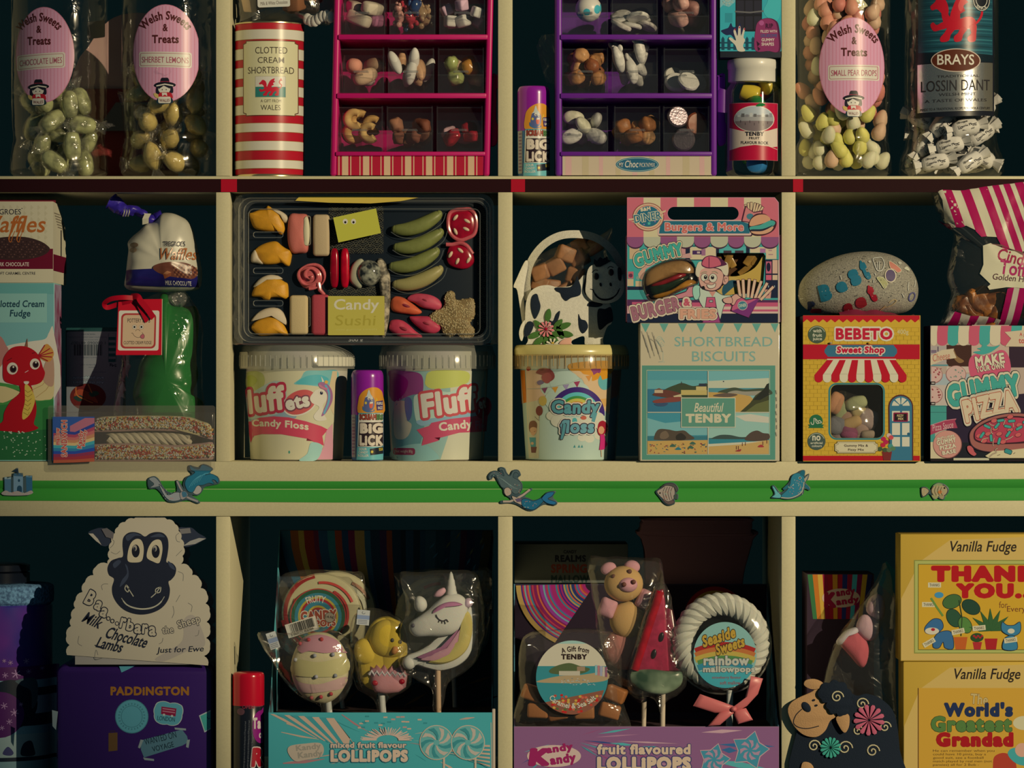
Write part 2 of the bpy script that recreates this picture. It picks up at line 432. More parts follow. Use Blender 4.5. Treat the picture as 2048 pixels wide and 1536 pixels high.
# tapes
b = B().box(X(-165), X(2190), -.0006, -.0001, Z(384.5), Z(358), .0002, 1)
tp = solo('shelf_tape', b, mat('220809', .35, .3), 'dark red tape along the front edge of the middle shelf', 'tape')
for a, c in ((442, 474), (1022, 1050), (1586, 1606)):  # lighter shading of the tape, laid on as brighter red pieces
    part('tape_sheen', B().box(X(a), X(c), -.0011, -.0006, Z(384), Z(358.5)), mat('9a0b1c', .4, .3), tp, 'brighter red patch standing for the sheen on the tape')
def tz(x, k):
    u = x/2048.
    return ((961, 976, 977.4, 979, 1001), (962.5, 977, 978.4, 980, 1005), (962, 976, 977.4, 979, 1004), (958, 975, 976.4, 978, 1001))[int(min(u, .999)*3)][k]*(1-(u*3) % 1)+\
        ((961, 976, 977.4, 979, 1001), (962.5, 977, 978.4, 980, 1005), (962, 976, 977.4, 979, 1004), (958, 975, 976.4, 978, 1001))[min(3, int(min(u, .999)*3)+1)][k]*((u*3) % 1)
b = B(); vs_ = []; fs_ = []; xs_ = [-160]+list(range(0, 2041, 60))+[2047, 2190]
for x in xs_:
    xx = min(max(x, 0), 2047)
    for k in range(5): vs_.append((X(x), -.0006 if k != 2 else .0004, Z(tz(xx, k))))
for i in range(len(xs_)-1):
    for k in range(4): fs_.append((i*5+k, i*5+k+1, i*5+k+6, i*5+k+5))
b.add(vs_, fs_)
solo('shelf_tape', b, mat('2f7a26', .5, .3, bump=.05, bs=200), 'green tape along the thick board between the two units', 'tape', ang=2)
solo('plinth', B().box(X(-150), X(2180), .01, DEP-.01, -1.5, Z(1632)-.0003, .002), mat('a89a6c', .6), 'cream plinth under the lower shelving unit, out of the picture', 'plinth')
# ---------------------------------------------------------------- shared bits
F1, F2, F3 = Z(352.2)+.0005, Z(923)+.0005, Z(1570)+.0005
def cylsurf(cx, cy, r): return lambda x, z: cy-math.sqrt(max(r*r-(x-cx)**2, 0))
def pack(cx, cy, rr, z0, zt, rad, n, front=9., tries=40, k=1.94, box=None):
    out = []
    for i in range(n):
        best = None
        for t in range(tries):
            if box: x, y = R.uniform(box[0]+rad, box[1]-rad), R.uniform(box[2]+rad, max(box[3]-rad, box[2]+rad+1e-4))
            else:
                a = R.uniform(0, 2*pi); q = (rr-rad)*math.sqrt(R.random()); x, y = cx+q*math.cos(a), cy+q*math.sin(a)
                if y > cy+front: continue
            z = z0+rad
            for p in out:
                d = (x-p[0])**2+(y-p[1])**2; m = (rad*k)**2
                if d < m: z = max(z, p[2]+math.sqrt(m-d))
            if best is None or z < best[2]: best = (x, y, z)
        if best is None or best[2] > zt: break
        out.append(best)
    return out
JAR = clear(.035, .1, .25, 30, 0, edge=.4); FILM = clear(.06, .15, .6, 42, .02, edge=.45); FILM2 = clear(.08, .15, .7, 75, .025, edge=.5)
ACRY = clear(.05, .08, 0, 1, .012, 'b0a8a0', edge=.4)
def wdragon(cv, x0, y0, x1, y1, c, rot=0):
    def q(pts, n=3): return [(x0+a*(x1-x0), y0+b*(y1-y0)) for a, b in spl(pts, n)]
    f = lambda p: rotp(p, (x0+x1)/2, (y0+y1)/2, rot) if rot else p
    cv.poly(f(q([(.20, .34), (.30, .36), (.36, .5), (.5, .56), (.66, .5), (.8, .5), (.88, .6), (.84, .72), (.7, .74), (.5, .76), (.34, .76), (.24, .62)])), c)   # body
    cv.poly(f(q([(.2, .42), (.12, .34), (.03, .36), (.0, .28), (.08, .2), (.14, .1), (.24, .12), (.31, .22), (.34, .38), (.3, .5)])), c)      # head, neck
    cv.poly(f(q([(.36, .52), (.42, .3), (.52, .1), (.7, 0), (.66, .14), (.72, .2), (.62, .28), (.66, .38), (.56, .44), (.56, .56), (.45, .6)], 2)), c)   # wing
    for L in ([(.24, .6), (.12, .66), (.05, .6), (.0, .66), (.06, .78), (.18, .76), (.3, .72)], [(.34, .7), (.26, .82), (.18, .92), (.2, 1), (.34, .98), (.38, .86), (.46, .74)],
              [(.58, .7), (.52, .82), (.44, .9), (.46, 1), (.58, .98), (.62, .86), (.7, .74)], [(.74, .68), (.78, .82), (.7, .92), (.74, 1), (.86, .98), (.88, .84), (.88, .64)]): cv.poly(f(q(L)), c)
    cv.line(f(q([(.86, .6), (.96, .52), (1, .38), (.93, .3), (.9, .2), (.97, .1)], 4)[:20]), (x1-x0)*.045, c)
    cv.poly(f([(x0+a*(x1-x0), y0+b*(y1-y0)) for a, b in ((.9, .12), (.98, -.02), (1.03, .14))]), c)
def welshlady(cv, cx, y0):
    """doll in a tall black hat, 50 px high, top at y0"""
    cv.blob([(cx-8, y0+10), (cx-7, y0+1), (cx, y0), (cx+7, y0+1), (cx+8, y0+10)], '17151a').rect(cx-8, y0+7, cx+8, y0+10, '8a2030')
    cv.blob([(cx-16, y0+17), (cx-18, y0+30), (cx-12, y0+33), (cx, y0+24), (cx+12, y0+31), (cx+17, y0+28), (cx+14, y0+15), (cx, y0+12)], '1c1a20')
    cv.ell(cx-1, y0+23, 12, 9.5, 'd0b890').poly([(cx-13, y0+17), (cx-12, y0+23), (cx-2, y0+16), (cx+10, y0+22), (cx+12, y0+16), (cx, y0+12)], '1c1a20')
    cv.blob([(cx-22, y0+15), (cx-15, y0+10), (cx, y0+8), (cx+15, y0+10), (cx+22, y0+14), (cx+17, y0+18), (cx, y0+14.5), (cx-16, y0+19)], '17151a')
    cv.line([(cx-17, y0+16.5), (cx, y0+13), (cx+17, y0+16)], 2.4, 'cfc49c').ell(cx-5, y0+24, .9, 1.2, '201010').ell(cx+3, y0+24, .9, 1.2, '201010')
    cv.blob([(cx-13, y0+42), (cx-11, y0+31), (cx, y0+29), (cx+13, y0+31), (cx+15, y0+42), (cx, y0+45)], 'a01c22').poly([(cx-6, y0+30), (cx+4, y0+30), (cx+5, y0+37), (cx, y0+34), (cx-5, y0+37)], 'd0c4a0')
    cv.blob([(cx-16, y0+51), (cx-13, y0+40), (cx, y0+38), (cx+13, y0+40), (cx+16, y0+50), (cx, y0+53)], '1a2a2c').rect(cx-13, y0+38, cx+12, y0+51, 'd4c6a2', 3).text('WALES', cx-11, y0+42, cx+10, y0+48, '6a3a30', b=.02, sag=-1)
    cv.blob([(cx-22, y0+31), (cx-14, y0+33), (cx-13, y0+41), (cx-20, y0+38)], 'b89a50')
def jar(cx, R0, label, cat='jar', pinch=280, rb=None, top=-70):
    """clear waisted jar with a dark lid; cx, R0 in picture units"""
    r = R0/S; rb = (rb or R0+3)/S; X0 = X(cx); Y0 = .012+r
    o = thing('sweet_jar', label, cat, (X0, Y0, F1))
    pf = [(rb*.9, F1+.0005), (rb, F1+.008), (rb, Z(318)), (r*.985, Z(pinch+6)), (r*.955, Z(pinch-8)), (r*.985, Z(pinch-40)), (r, Z(200)), (r, Z(top+45)), (r*.93, Z(top+25)), (r*.7, Z(top+12)), (r*.7, Z(top-5))]
    zz = []
    for i in range(len(pf)-1):
        for k in range(3): t = k/3; t = t*t*(3-2*t); zz.append((pf[i][0]*(1-t)+pf[i+1][0]*t, pf[i][1]*(1-k/3)+pf[i+1][1]*k/3))
    zz.append(pf[-1])
    part('body', B().lathe(X0, Y0, zz, 56, True), JAR, o)
    part('lid', B().lathe(X0, Y0, [(r*.76, Z(top+14)), (r*.78, Z(top+12)), (r*.78, Z(top-22)), (r*.74, Z(top-26))], 48), mat('7a2028', .4), o)
    return o, X0, Y0, r
def oval_label(o, X0, Y0, r, cx, cy, rx, ry, tx, flav, fx0, fx1, skew=0):
    cv = Cv(surf=cylsurf(X0, Y0, r+.0006))
    cv.ell(cx, cy, rx, ry, 'b06a70', n=56).ell(cx, cy, rx-1.5, ry-1.5, 'cc8488', n=56)
    x = cx-rx+5
    while x < cx+rx-4:
        h = (ry-3)*math.sqrt(max(0, 1-((x-cx)/(rx-2))**2)); cv.rect(x, cy-h, x+1.1, cy+h, 'ba7076'); x += 7
    k = rx/67.5
    cv.text('Welsh Sweets', tx-57*k, cy-85, tx+57*k, cy-67, '4a1c18', b=.03, arc=106)
    cv.text('&', tx-5, cy-59, tx+5, cy-44, '4a1c18', b=.03).text('Treats', tx-27*k, cy-37, tx+27*k, cy-20, '4a1c18', b=.035)
    w = (fx1-fx0)/2; m = (fx0+fx1)/2; sk = lambda pts: [(a, b+skew*(a-m)/w) for a, b in pts]
    cv.poly(sk(rrect(fx0, cy-3, fx1, cy+28, 4)), 'c8ba92').line(sk(rrect(fx0+3, cy, fx1-3, cy+25, 3)), 1., '9a5a58', True)
    cv.text(flav, fx0+6, cy+7, fx1-6, cy+19, '96494e', skew=skew, b=.004)
    welshlady(cv, tx-1, cy+49)
    cv.build('label', o, INKG, cut=.004)
def scatter(proto, pts, f=None, s=.06):
    for i, p in enumerate(pts):
        rot = (R.uniform(0, 6.3), R.uniform(0, 6.3), R.uniform(0, 6.3)) if f is None else f(p)
        if i == 0: proto.location = p; proto.rotation_euler = rot
        else: dup(proto, p, rot, scale=R.uniform(1-s, 1))
# ---------------------------------------------------------------- top row, first cubby: two jars
j1, jx, jy, jr = jar(106, 97, 'clear waisted sweet jar labelled chocolate limes, leftmost on the top shelf')
oval_label(j1, jx, jy, jr, 85, 108, 61, 96, 75, 'CHOCOLATE LIMES', 27, 128, -2.5)
cv = Cv(surf=lambda x, z: jy+math.sqrt(max((jr-.001)**2-(x-jx)**2, 0))); cv.rect(154, 26, 195, 61, '6a6250', 2); cv.build('price_sticker', j1, cut=.004)
t = thing('chocolate_lime', 'pale green boiled sweet in clear twist wrapper inside the leftmost jar', 'sweet', (0, 0, 0), 'chocolate limes in the leftmost jar')
lime = part('sweet', B().ell((0, 0, 0), (.0185, .0105, .0105), u=18, v=12, sq=.75).warp(.0012, 160), mat('9a9456', .35, .5, bump=.4, bs=220, var=.5, vs_=70), t)
b = B().ell((0, 0, 0), (.0205, .0118, .0118), u=20, v=12, sq=.8).warp(.0022, 120)
for s in (-1, 1):
    b.sheet(lambda u, v, s=s: Vector((s*(.018+.013*v), math.cos(2*pi*u)*(.003+.008*v), math.sin(2*pi*u)*(.003+.006*v)+.002*math.sin(u*31))), 18, 3)
part('wrapper', b, FILM2, t)
scatter(t, pack(jx, jy, jr-.008, F1+.004, Z(165), .0158, 26, .02))
j2, jx, jy, jr = jar(330, 98, 'clear waisted sweet jar labelled sherbet lemons, beside the divider')
oval_label(j2, jx, jy, jr, 329.5, 105, 67.5, 98, 329, 'SHERBET LEMONS', 275, 381, 1)
t = thing('sherbet_lemon', 'yellow lemon shaped boiled sweet in clear wrapper inside the second jar', 'sweet', (0, 0, 0), 'sherbet lemons in the second jar')
part('sweet', B().lathe(0, 0, [(.0006, -.019), (.003, -.0175), (.0085, -.012), (.0118, -.004), (.0118, .004), (.0085, .012), (.003, .0175), (.0006, .019)], 16).warp(.001, 140), mat('c09c4c', .35, .5, bump=.4, bs=200, var=.15, vs_=80, sss=.2), t)
b = B().ell((0, 0, 0), (.0132, .0132, .0205), u=18, v=12).warp(.0024, 110)
for s in (-1, 1): b.sheet(lambda u, v, s=s: Vector((math.cos(2*pi*u)*(.003+.008*v), math.sin(2*pi*u)*(.003+.006*v)+.002*math.sin(u*31), s*(.018+.011*v))), 18, 3)
part('wrapper', b, FILM2, t)
scatter(t, pack(jx, jy, jr-.007, F1+.004, Z(118), .0158, 52, .02))
o = thing('gift_box', 'pale pink round topped gift box on a red base, dim behind the first two jars', 'box', P(245, 352, .18))
part('box_top', B().slab(m2(spl([(155, 125), (175, 95), (205, 52), (240, 30), (290, 26), (330, 40), (350, 90), (350, 178), (158, 178)], 3), .16), .16, .2, .001), mat('b48a70', .6, raw=False), o)
part('box_base', B().box(X(158, .16), X(350, .16), .155, .21, F1, Z(178, .16), .001), mat('7a2a22', .6), o)
part('card_flap', B().slab(m2([(200, 250), (232, 205), (300, 205), (300, 262), (200, 262)], .15), .148, .152), mat('6a6252', .7), o)
# ---------------------------------------------------------------- second cubby: shortbread tin, fudge bag, pink stand
tx, ty, tr = X(534), .012+70/S, 70/S
o = thing('shortbread_tin', 'tall red and cream striped shortbread tin beside the pink sweet stand', 'tin', (tx, ty, F1))
part('body', B().lathe(tx, ty, [(tr*.985, F1+.0006), (tr*.99, F1+.003), (tr, F1+.005), (tr, Z(46)), (tr*.99, Z(43)), (tr*.985, Z(42))], 72), mat('a01820', .3, .5), o)
part('rim', B().lathe(tx, ty, [(tr*.98, F1), (tr*1.006, F1+.0004), (tr*1.006, F1+.002), (tr*.99, F1+.003)], 72, False), mat('b8a468', .25, metal=.9), o)
part('lid', B().lathe(tx, ty, [(tr*.99, Z(44)), (tr*1.008, Z(43.4)), (tr*1.008, Z(41)), (tr*.9, Z(40.6))], 72), mat('b8a468', .25, metal=.9), o)
cv = Cv(surf=cylsurf(tx, ty, tr+.0003))
for a, c in ((57, 76), (95, 116), (133, 154), (171, 190), (208, 227), (245, 262), (281, 299), (319, 335)):
    cv.rect(464.3, a-.8, 603.7, c+.8, '8a6a30').rect(464.3, a, 603.7, c, 'c8b98a')
def notch(x0, y0, x1, y1, n): return [(x0+n, y0), (x1-n, y0), (x1-n, y0+n*.6), (x1, y0+n), (x1, y1-n), (x1-n, y1-n*.6), (x1-n, y1), (x0+n, y1), (x0+n, y1-n*.6), (x0, y1-n), (x0, y0+n), (x0+n, y0+n*.6)]
cv.poly(notch(483.5, 79, 594.5, 230, 6), '5a3a24').poly(notch(485, 80.5, 593, 228.5, 6), 'bdb07a')
for s, a, b_, c, d in (('CLOTTED', 509, 92, 573, 105.5), ('CREAM', 514, 112.5, 567, 124.5), ('SHORTBREAD', 494, 132, 586, 145.5), ('A GIFT FROM', 520, 197.5, 561, 203.5), ('WALES', 520, 208.5, 560, 219)):
    cv.text(s, a, b_, c, d, '453a28', b=.002 if d-b_ > 8 else 0)
cv.rect(509, 151, 570, 193, '8a8060').rect(509.5, 151.5, 569.5, 172, 'd2c8a0').rect(509.5, 172, 569.5, 192.5, '2c6a58')
wdragon(cv, 517, 155, 562, 190, 'b01c28')
cv.build('wrap_print', o, inkmat('printed_tin', .28, .5), cut=.0025)
o = thing('fudge_bag', 'clear bag of milk and white chocolate fudge lying on the striped tin', 'bag', P(560, 41, .06))
zt_ = Z(40.6)+.0006
part('bag', B().puff([(X(a), Z(b_)) for a, b_ in spl([(472, 30), (480, -50), (560, -80), (640, -60), (664, -10), (660, 38), (640, 44), (600, 39), (540, 39), (480, 39)], 4)], .05, .032, .032, 5).warp(.002, 90), FILM, o)
cv = Cv(.0155); cv.poly(rotp(rrect(515, -30, 580, 14, 4), 548, 0, -2), 'b8ae90').text('Milk & White Chocolate', 521, 2, 575, 9, '5a4a3a', rot=-4).text('FUDGE', 525, -22, 570, -8, '5a4a3a', b=.01); cv.build('label', o)
b = B()
for i in range(7): b.ell((X(612+i*8), .036-.003*i, Z(33+5*math.sin(i))), (.006, .004, .0075), u=12, v=8)
part('paper_frill', b, mat('d0c8b0', .7), o)
for c, cn, n, xs_ in (('b89468', 'white chocolate', 6, (478, 548)), ('7a4a26', 'milk chocolate', 6, (560, 640))):
    t = solo('fudge_piece', B().box(-.011, .011, -.009, .009, -.009, .009, .003, 2).warp(.0015, 120), mat(c, .5, .3, bump=.3, bs=250), f'cube of {cn} fudge in the clear bag above the striped tin', 'fudge', f'{cn} fudge pieces in the bag')
    scatter(t, [(a, b_, c_) for a, b_, c_ in pack(0, 0, 0, zt_+.004, Z(-60), .011, n, box=(X(xs_[0]), X(xs_[1]), .03, .075))], lambda p: (R.uniform(-.3, .3), R.uniform(-.3, .3), R.uniform(0, 3)))
# pick and mix stands
def stand(name, label, x0, x1, colr, shear, dr, fills, front):
    o = thing(name, label, 'sweet dispenser', (X((x0+x1)/2), .06, F1)); M = Matrix.Identity(4); M[0][2] = shear; M[0][3] = -shear*F1
    m_ = mat(colr, .38, .5); pt = lambda n, b, mm=m_, **k: part(n, b.xf(M), mm, o, **k)
    for a in (x0, x1-13): pt('side_panel', B().box(X(a), X(a+13), .004, .13, F1, Z(-150), .003, 3))
    for y in (68.5, 186): pt('shelf', B().box(X(x0+10), X(x1-10), .002, .125, Z(y+10.5), Z(y), .0012))
    pt('shelf', B().box(X(x0+10), X(x1-10), .002, .125, Z(311.5), Z(303), .0012)); pt('shelf', B().box(X(x0+10), X(x1-10), .002, .125, Z(-40), Z(-50), .0012))
    pt('back_panel', B().box(X(x0+10), X(x1-10), .125, .13, F1, Z(-150)))
    pt('front_panel', B().box(X(x0+13), X(x1-13), .005, .008, F1+.001, Z(311.5)))
    cv = Cv(.005); front(cv); ob = cv.build('front_print', o)
    # one drawer
    w = 92/S; h = 91/S; d = .085; tr_ = .0011
    tray = B().box(0, w, 0, tr_, 0, h*.40).box(0, tr_, 0, d, 0, h*.55).box(w-tr_, w, 0, d, 0, h*.55).box(0, w, 0, d, 0, tr_).box(0, w, d-tr_, d, 0, h*.95)
    rail = B()
    lid = B().sheet(lambda u, v: Vector((w*u, .0005+.022*max(0, v-.06), h*.40+h*.6*v)), 1, 2).sheet(lambda u, v: Vector((w*u, .022+(d-.022)*v, h)), 1, 1).box(0, .0012, .0, .0012, .0, h*.4).box(w-.0012, w, 0, .0012, 0, h*.4).box(0, w, -.0005, .001, h*.385, h*.41).box(.001, w-.001, .019, .022, h*.975, h*1.0).box(.0, .0014, .0, .022, h*.41, h).box(w-.0014, w, 0, .022, h*.41, h)
    hd = B().tube([(w*.35, .002, h*.46), (w*.35, -.004, h*.465), (w*.65, -.004, h*.465), (w*.65, .002, h*.46)], .0016, 8)
    first = None
    for rw, yb in enumerate((68.3, 185.8, 302.8)):
        for cl in range(3):
            xx = dr[rw][cl]; at = Vector((X(xx)+shear*(Z(yb)-F1), .006, Z(yb)+.0004))
            if first is None:
                first = part('drawer', tray, ACRY, o, smooth=False); l_ = part('lid', lid, ACRY, first, smooth=False); h_ = part('handle', hd, clear(.25, .1, 0, 1, .05, edge=.6), first)
                for q in (first,): q.location = at-ORG[o.name]
                for q in (first, l_, h_):      # built at the world origin, so undo the shift to the stand's base
                    q.data.transform(Matrix.Translation(ORG[o.name]))
            else: dup(first, at-ORG[o.name])
            fills[rw*3+cl](at.x+.002, at.x+w-.002, .009, .075, at.z+.0015, h)
    return o
def sweets(label, grp, name, mk, ms, rad, n, spread=1., ht=.62, dep=1., flat=False):
    """returns a filler for one drawer; mk() -> B for one sweet at the origin, ms = materials taken in turn"""
    def go(xa, xb, ya, yb, z, h):
        ps = pack(0, 0, 0, z, z+h*ht, rad, n, box=(xa, xb, ya, ya+(yb-ya)*dep)); pr = {}
        for i, p in enumerate(ps):
            m_ = ms[i % len(ms)]; rot = (R.uniform(-.5, .5), R.uniform(-.5, .5), R.uniform(0, 6)) if not flat else (flat+R.uniform(-.3, .3), 0, R.uniform(-.5, .5))
            if m_ not in pr: pr[m_] = solo(name, mk(), m_, label, 'sweet', grp); pr[m_].location = p; pr[m_].rotation_euler = rot
            else: dup(pr[m_], p, rot, scale=R.uniform(.88, 1))
    return go
def center(b):
    c = [v.co for v in b.b.verts]; lo = [min(p[i] for p in c) for i in range(3)]; hi = [max(p[i] for p in c) for i in range(3)]
    b.xf(Matrix.Translation(-Vector([(a+d)/2 for a, d in zip(lo, hi)]))); return b
def solo0(*a, **k): return solo(*a, **k)
E = lambda r, sq=1., wp=.0: (lambda: B().ell((0, 0, 0), r, u=18, v=12, sq=sq).warp(wp, 130, R.random()*9))
sug = lambda c, **k: mat(c, .6, .3, bump=.5, bs=1300, **k); gel = lambda c: mat(c, .22, .6, sss=.25, var=.2, vs_=90); choc = lambda c, c2=None: mat(c, .42, .35, bump=.3, bs=260, var=.2, vs_=120)
def ringb(): return B().tube([(.0095*math.cos(t)*1.1, 0, .0095*math.sin(t)) for t in [2*pi*i/22 for i in range(3, 20)]], [.0045+.0012*math.sin(pi*i/16) for i in range(17)], 10)
def bear(): return B().ell((0, 0, 0), (.007, .006, .009)).ell((0, -.001, .011), (.0055, .005, .0052)).ell((-.004, -.001, .0165), (.002, .002, .002)).ell((.004, -.001, .0165), (.002, .002, .002)).ell((-.007, -.003, .003), (.0025, .003, .005)).ell((.007, -.003, .003), (.0025, .003, .005)).ell((-.005, -.003, -.009), (.003, .004, .004)).ell((.005, -.003, -.009), (.003, .004, .004))
def disc(r, h, w=.0004): return lambda: B().lathe(0, 0, [(r*.9, -h), (r, -h*.5), (r, h*.4), (r*.86, h), (r*.3, h*1.05)], 28).warp(w, 150, R.random()*9)
def mouse(): return B().ell((0, 0, 0), (.008, .008, .02), u=18, v=12).ell((-.006, -.004, .015), (.004, .003, .005)).ell((.006, -.004, .015), (.004, .003, .005)).warp(.001, 90, R.random()*5)
ps_ = 'of the pink sweet stand'
fp = [sweets('pink sugared jelly slab in the upper left drawer '+ps_, 'pink stand upper left drawer', 'jelly_sweet', E((.017, .009, .0085), .5), [sug('a4606a'), sug('b4a078')], .0115, 6),
      sweets('small clear jelly bear in the upper middle drawer '+ps_, 'pink stand upper middle drawer', 'jelly_bear', bear, [gel('b08a5a'), gel('a02a30'), gel('2a3a50'), gel('b07a60')], .0095, 9),
      sweets('pink or white marshmallow in the upper right drawer '+ps_, 'pink stand upper right drawer', 'marshmallow', lambda: B().box(-.0075, .0075, -.0075, .0075, -.0075, .0075, .0028, 3), [mat('c8948c', .8), mat('c8bc98', .8)], .0098, 12),
      sweets('peach half jelly in the middle left drawer '+ps_, 'pink stand centre left drawer', 'jelly_sweet', E((.0165, .010, .0095), .8), [sug('c49668'), sug('c8a080'), sug('c87a58')], .0118, 8, ht=.5),
      sweets('white foam shrimp in the middle drawer '+ps_, 'pink stand centre drawer', 'foam_sweet', E((.007, .007, .0165)), [mat('ccc09a', .6), mat('ccc09a', .6), mat('c88a58', .6)], .0098, 9, ht=.5),
      sweets('amber or green jelly in the middle right drawer '+ps_, 'pink stand centre right drawer', 'jelly_sweet', E((.013, .009, .010), .8, .002), [gel('b87a2c'), gel('8a8a48'), gel('c09468')], .0108, 9, ht=.6),
      sweets('orange jelly ring in the bottom left drawer '+ps_, 'pink stand bottom left drawer', 'jelly_ring', ringb, [sug('c88c48'), sug('c4924e')], .0105, 7, flat=.3, ht=.5),
      sweets('brown cola jelly in the bottom middle drawer '+ps_, 'pink stand bottom middle drawer', 'jelly_sweet', E((.014, .007, .009), .6, .002), [sug('6a3a24'), sug('8a5a3a')], .0105, 7, ht=.42),
      sweets('red and white jelly in the bottom right drawer '+ps_, 'pink stand bottom right drawer', 'jelly_sweet', E((.014, .008, .008), .7, .002), [gel('a01c24'), sug('c09080')], .0105, 8, ht=.42)]
def pfront(cv):
    cv.rect(674, 312, 966, 350.5, '9c1226')
    for i in range(7):
        a = 684+i*42.; cv.rect(a, 312, a+12.6, 350.5, 'c09668').rect(a+16.5, 312, a+18.6, 350.5, 'c09668').rect(a-7, 312, a-5, 350.5, 'c09668')
pk = stand('pick_and_mix_stand', 'pink sweet stand with nine clear drawers and a red striped base', 660, 979, 'a8104a', .022, [(672, 772, 872)]*3, fp, pfront)
pu = 'of the purple sweet stand'
def foot(c):
    def mk(): return B().ell((0, 0, 0), (.0165, .0165, .0165), u=24, v=16)
    return mk
def football_mat(c):
    m = mat('c8bc98', .35, .5).copy(); m.name = 'football_foil'; nt = m.node_tree; p = nt.nodes['Principled BSDF']
    v = nt.nodes.new('ShaderNodeTexVoronoi'); v.inputs['Scale'].default_value = 62; v.feature = 'F1'; tc = nt.nodes.new('ShaderNodeTexCoord'); nt.links.new(tc.outputs['Object'], v.inputs['Vector'])
    r = nt.nodes.new('ShaderNodeValToRGB'); r.color_ramp.interpolation = 'CONSTANT'; e = r.color_ramp.elements; e[0].color = (*A(c), 1); e[1].position = .38; e[1].color = (*A('ccc09c'), 1)
    nt.links.new(v.outputs['Distance'], r.inputs[0]); nt.links.new(r.outputs[0], p.inputs['Base Color']); return m
fq = [sweets('foil football with coloured patches in the upper left drawer '+pu, 'purple stand upper left drawer', 'chocolate_football', foot(0), [football_mat('3a9088'), football_mat('b01c20')], .0170, 5, ht=.95, dep=.7),
      sweets('white chocolate button in the upper middle drawer '+pu, 'purple stand upper middle drawer', 'chocolate_button', disc(.014, .003), [choc('b8a888'), choc('c4b48c')], .0085, 12, ht=.5),
      sweets('pink brown foam sweet in the upper right drawer '+pu, 'purple stand upper right drawer', 'foam_sweet', E((.016, .009, .010), .7), [choc('b48468'), choc('a07058')], .0115, 7, ht=.6),
      sweets('round toffee coated nut in the middle left drawer '+pu, 'purple stand centre left drawer', 'coated_nut', E((.0105, .0095, .0095), .85, .0015), [choc('a8703a'), choc('b07c46'), choc('7a4424')], .0098, 16, ht=.7),
      sweets('white chocolate mouse in the middle drawer '+pu, 'purple stand centre drawer', 'chocolate_mouse', mouse, [choc('ccc096')], .0112, 9, ht=.75),
      sweets('cream foil coin in the middle right drawer '+pu, 'purple stand centre right drawer', 'chocolate_coin', disc(.0145, .0035), [mat('c4b890', .45, bump=.6, bs=300), mat('bcb08c', .45, bump=.6, bs=300)], .0120, 6, flat=1.2, ht=.5),
      sweets('cream white chocolate fish in the bottom left drawer '+pu, 'purple stand bottom left drawer', 'chocolate_fish', E((.0145, .007, .0095), .9), [choc('c8bc94'), choc('c0b080')], .0102, 12, ht=.6),
      sweets('tan honeycomb nugget in the bottom middle drawer '+pu, 'purple stand bottom middle drawer', 'honeycomb_nugget', E((.0105, .009, .0098), .7, .0015), [choc('b8844a'), choc('8a5428')], .0098, 14, ht=.6),
      sweets('silver foil chocolate cup in the bottom right drawer '+pu, 'purple stand bottom right drawer', 'chocolate_cup', disc(.0145, .004, .0002), [mat('6a5a50', .3, metal=.6, bump=.5, bs=400), mat('7a3a1e', .35)], .0140, 4, flat=1.35, ht=.85, dep=.6)]
def ufront(cv):
    cv.rect(1125, 312, 1424, 350.5, 'b09a74')
    for i in range(9): cv.rect(1131+i*33.5, 312, 1131+i*33.5+R.uniform(8, 14), 350.5, ('b88e78', 'a89468')[i % 2])
    cv.ell(1274.5, 329, 44, 15.6, 'c0b088', n=40).ell(1274.5, 329, 43, 14.8, '20525e', n=40).line(oval(1274.5, 329, 40.5, 12.8, 40), .8, '9ab09c', True)
    cv.text('MY', 1238, 325, 1247, 334, 'c8bc98', b=.005).text('Choc', 1249, 321, 1276, 335, 'c8bc98', b=.012, sh=.12).text("PICK'N'MIX", 1279, 325.5, 1310, 334, 'c0b490')
ppl = stand('pick_and_mix_stand', 'purple sweet stand with nine clear drawers and a beige base', 1111, 1434, '5e1f6a', 0, [(1124.5, 1224, 1327), (1124.5, 1224, 1328), (1124.5, 1229, 1327)], fq, ufront)
for nm, x, y, c in (('pink', 985, 152, 'a8104a'), ('purple', 1442, 151, '5e1f6a')):
    b = B().slab(m2(spl([(x-7, y+8), (x-5, y), (x+8, y+2), (x+8, y+85), (x+11, y+100), (x+10, y+130), (x+4, y+140), (x-6, y+139), (x-9, y+120), (x-8, y+90)], 4), .03), .025, .033, .002)
    b.box(X(x+7), X(x+10), .024, .036, Z(y+22), Z(y-6))
    o = solo('sweet_scoop', b, mat(c, .4), f'{nm} plastic scoop hanging at the right side of the {nm} stand', 'scoop')
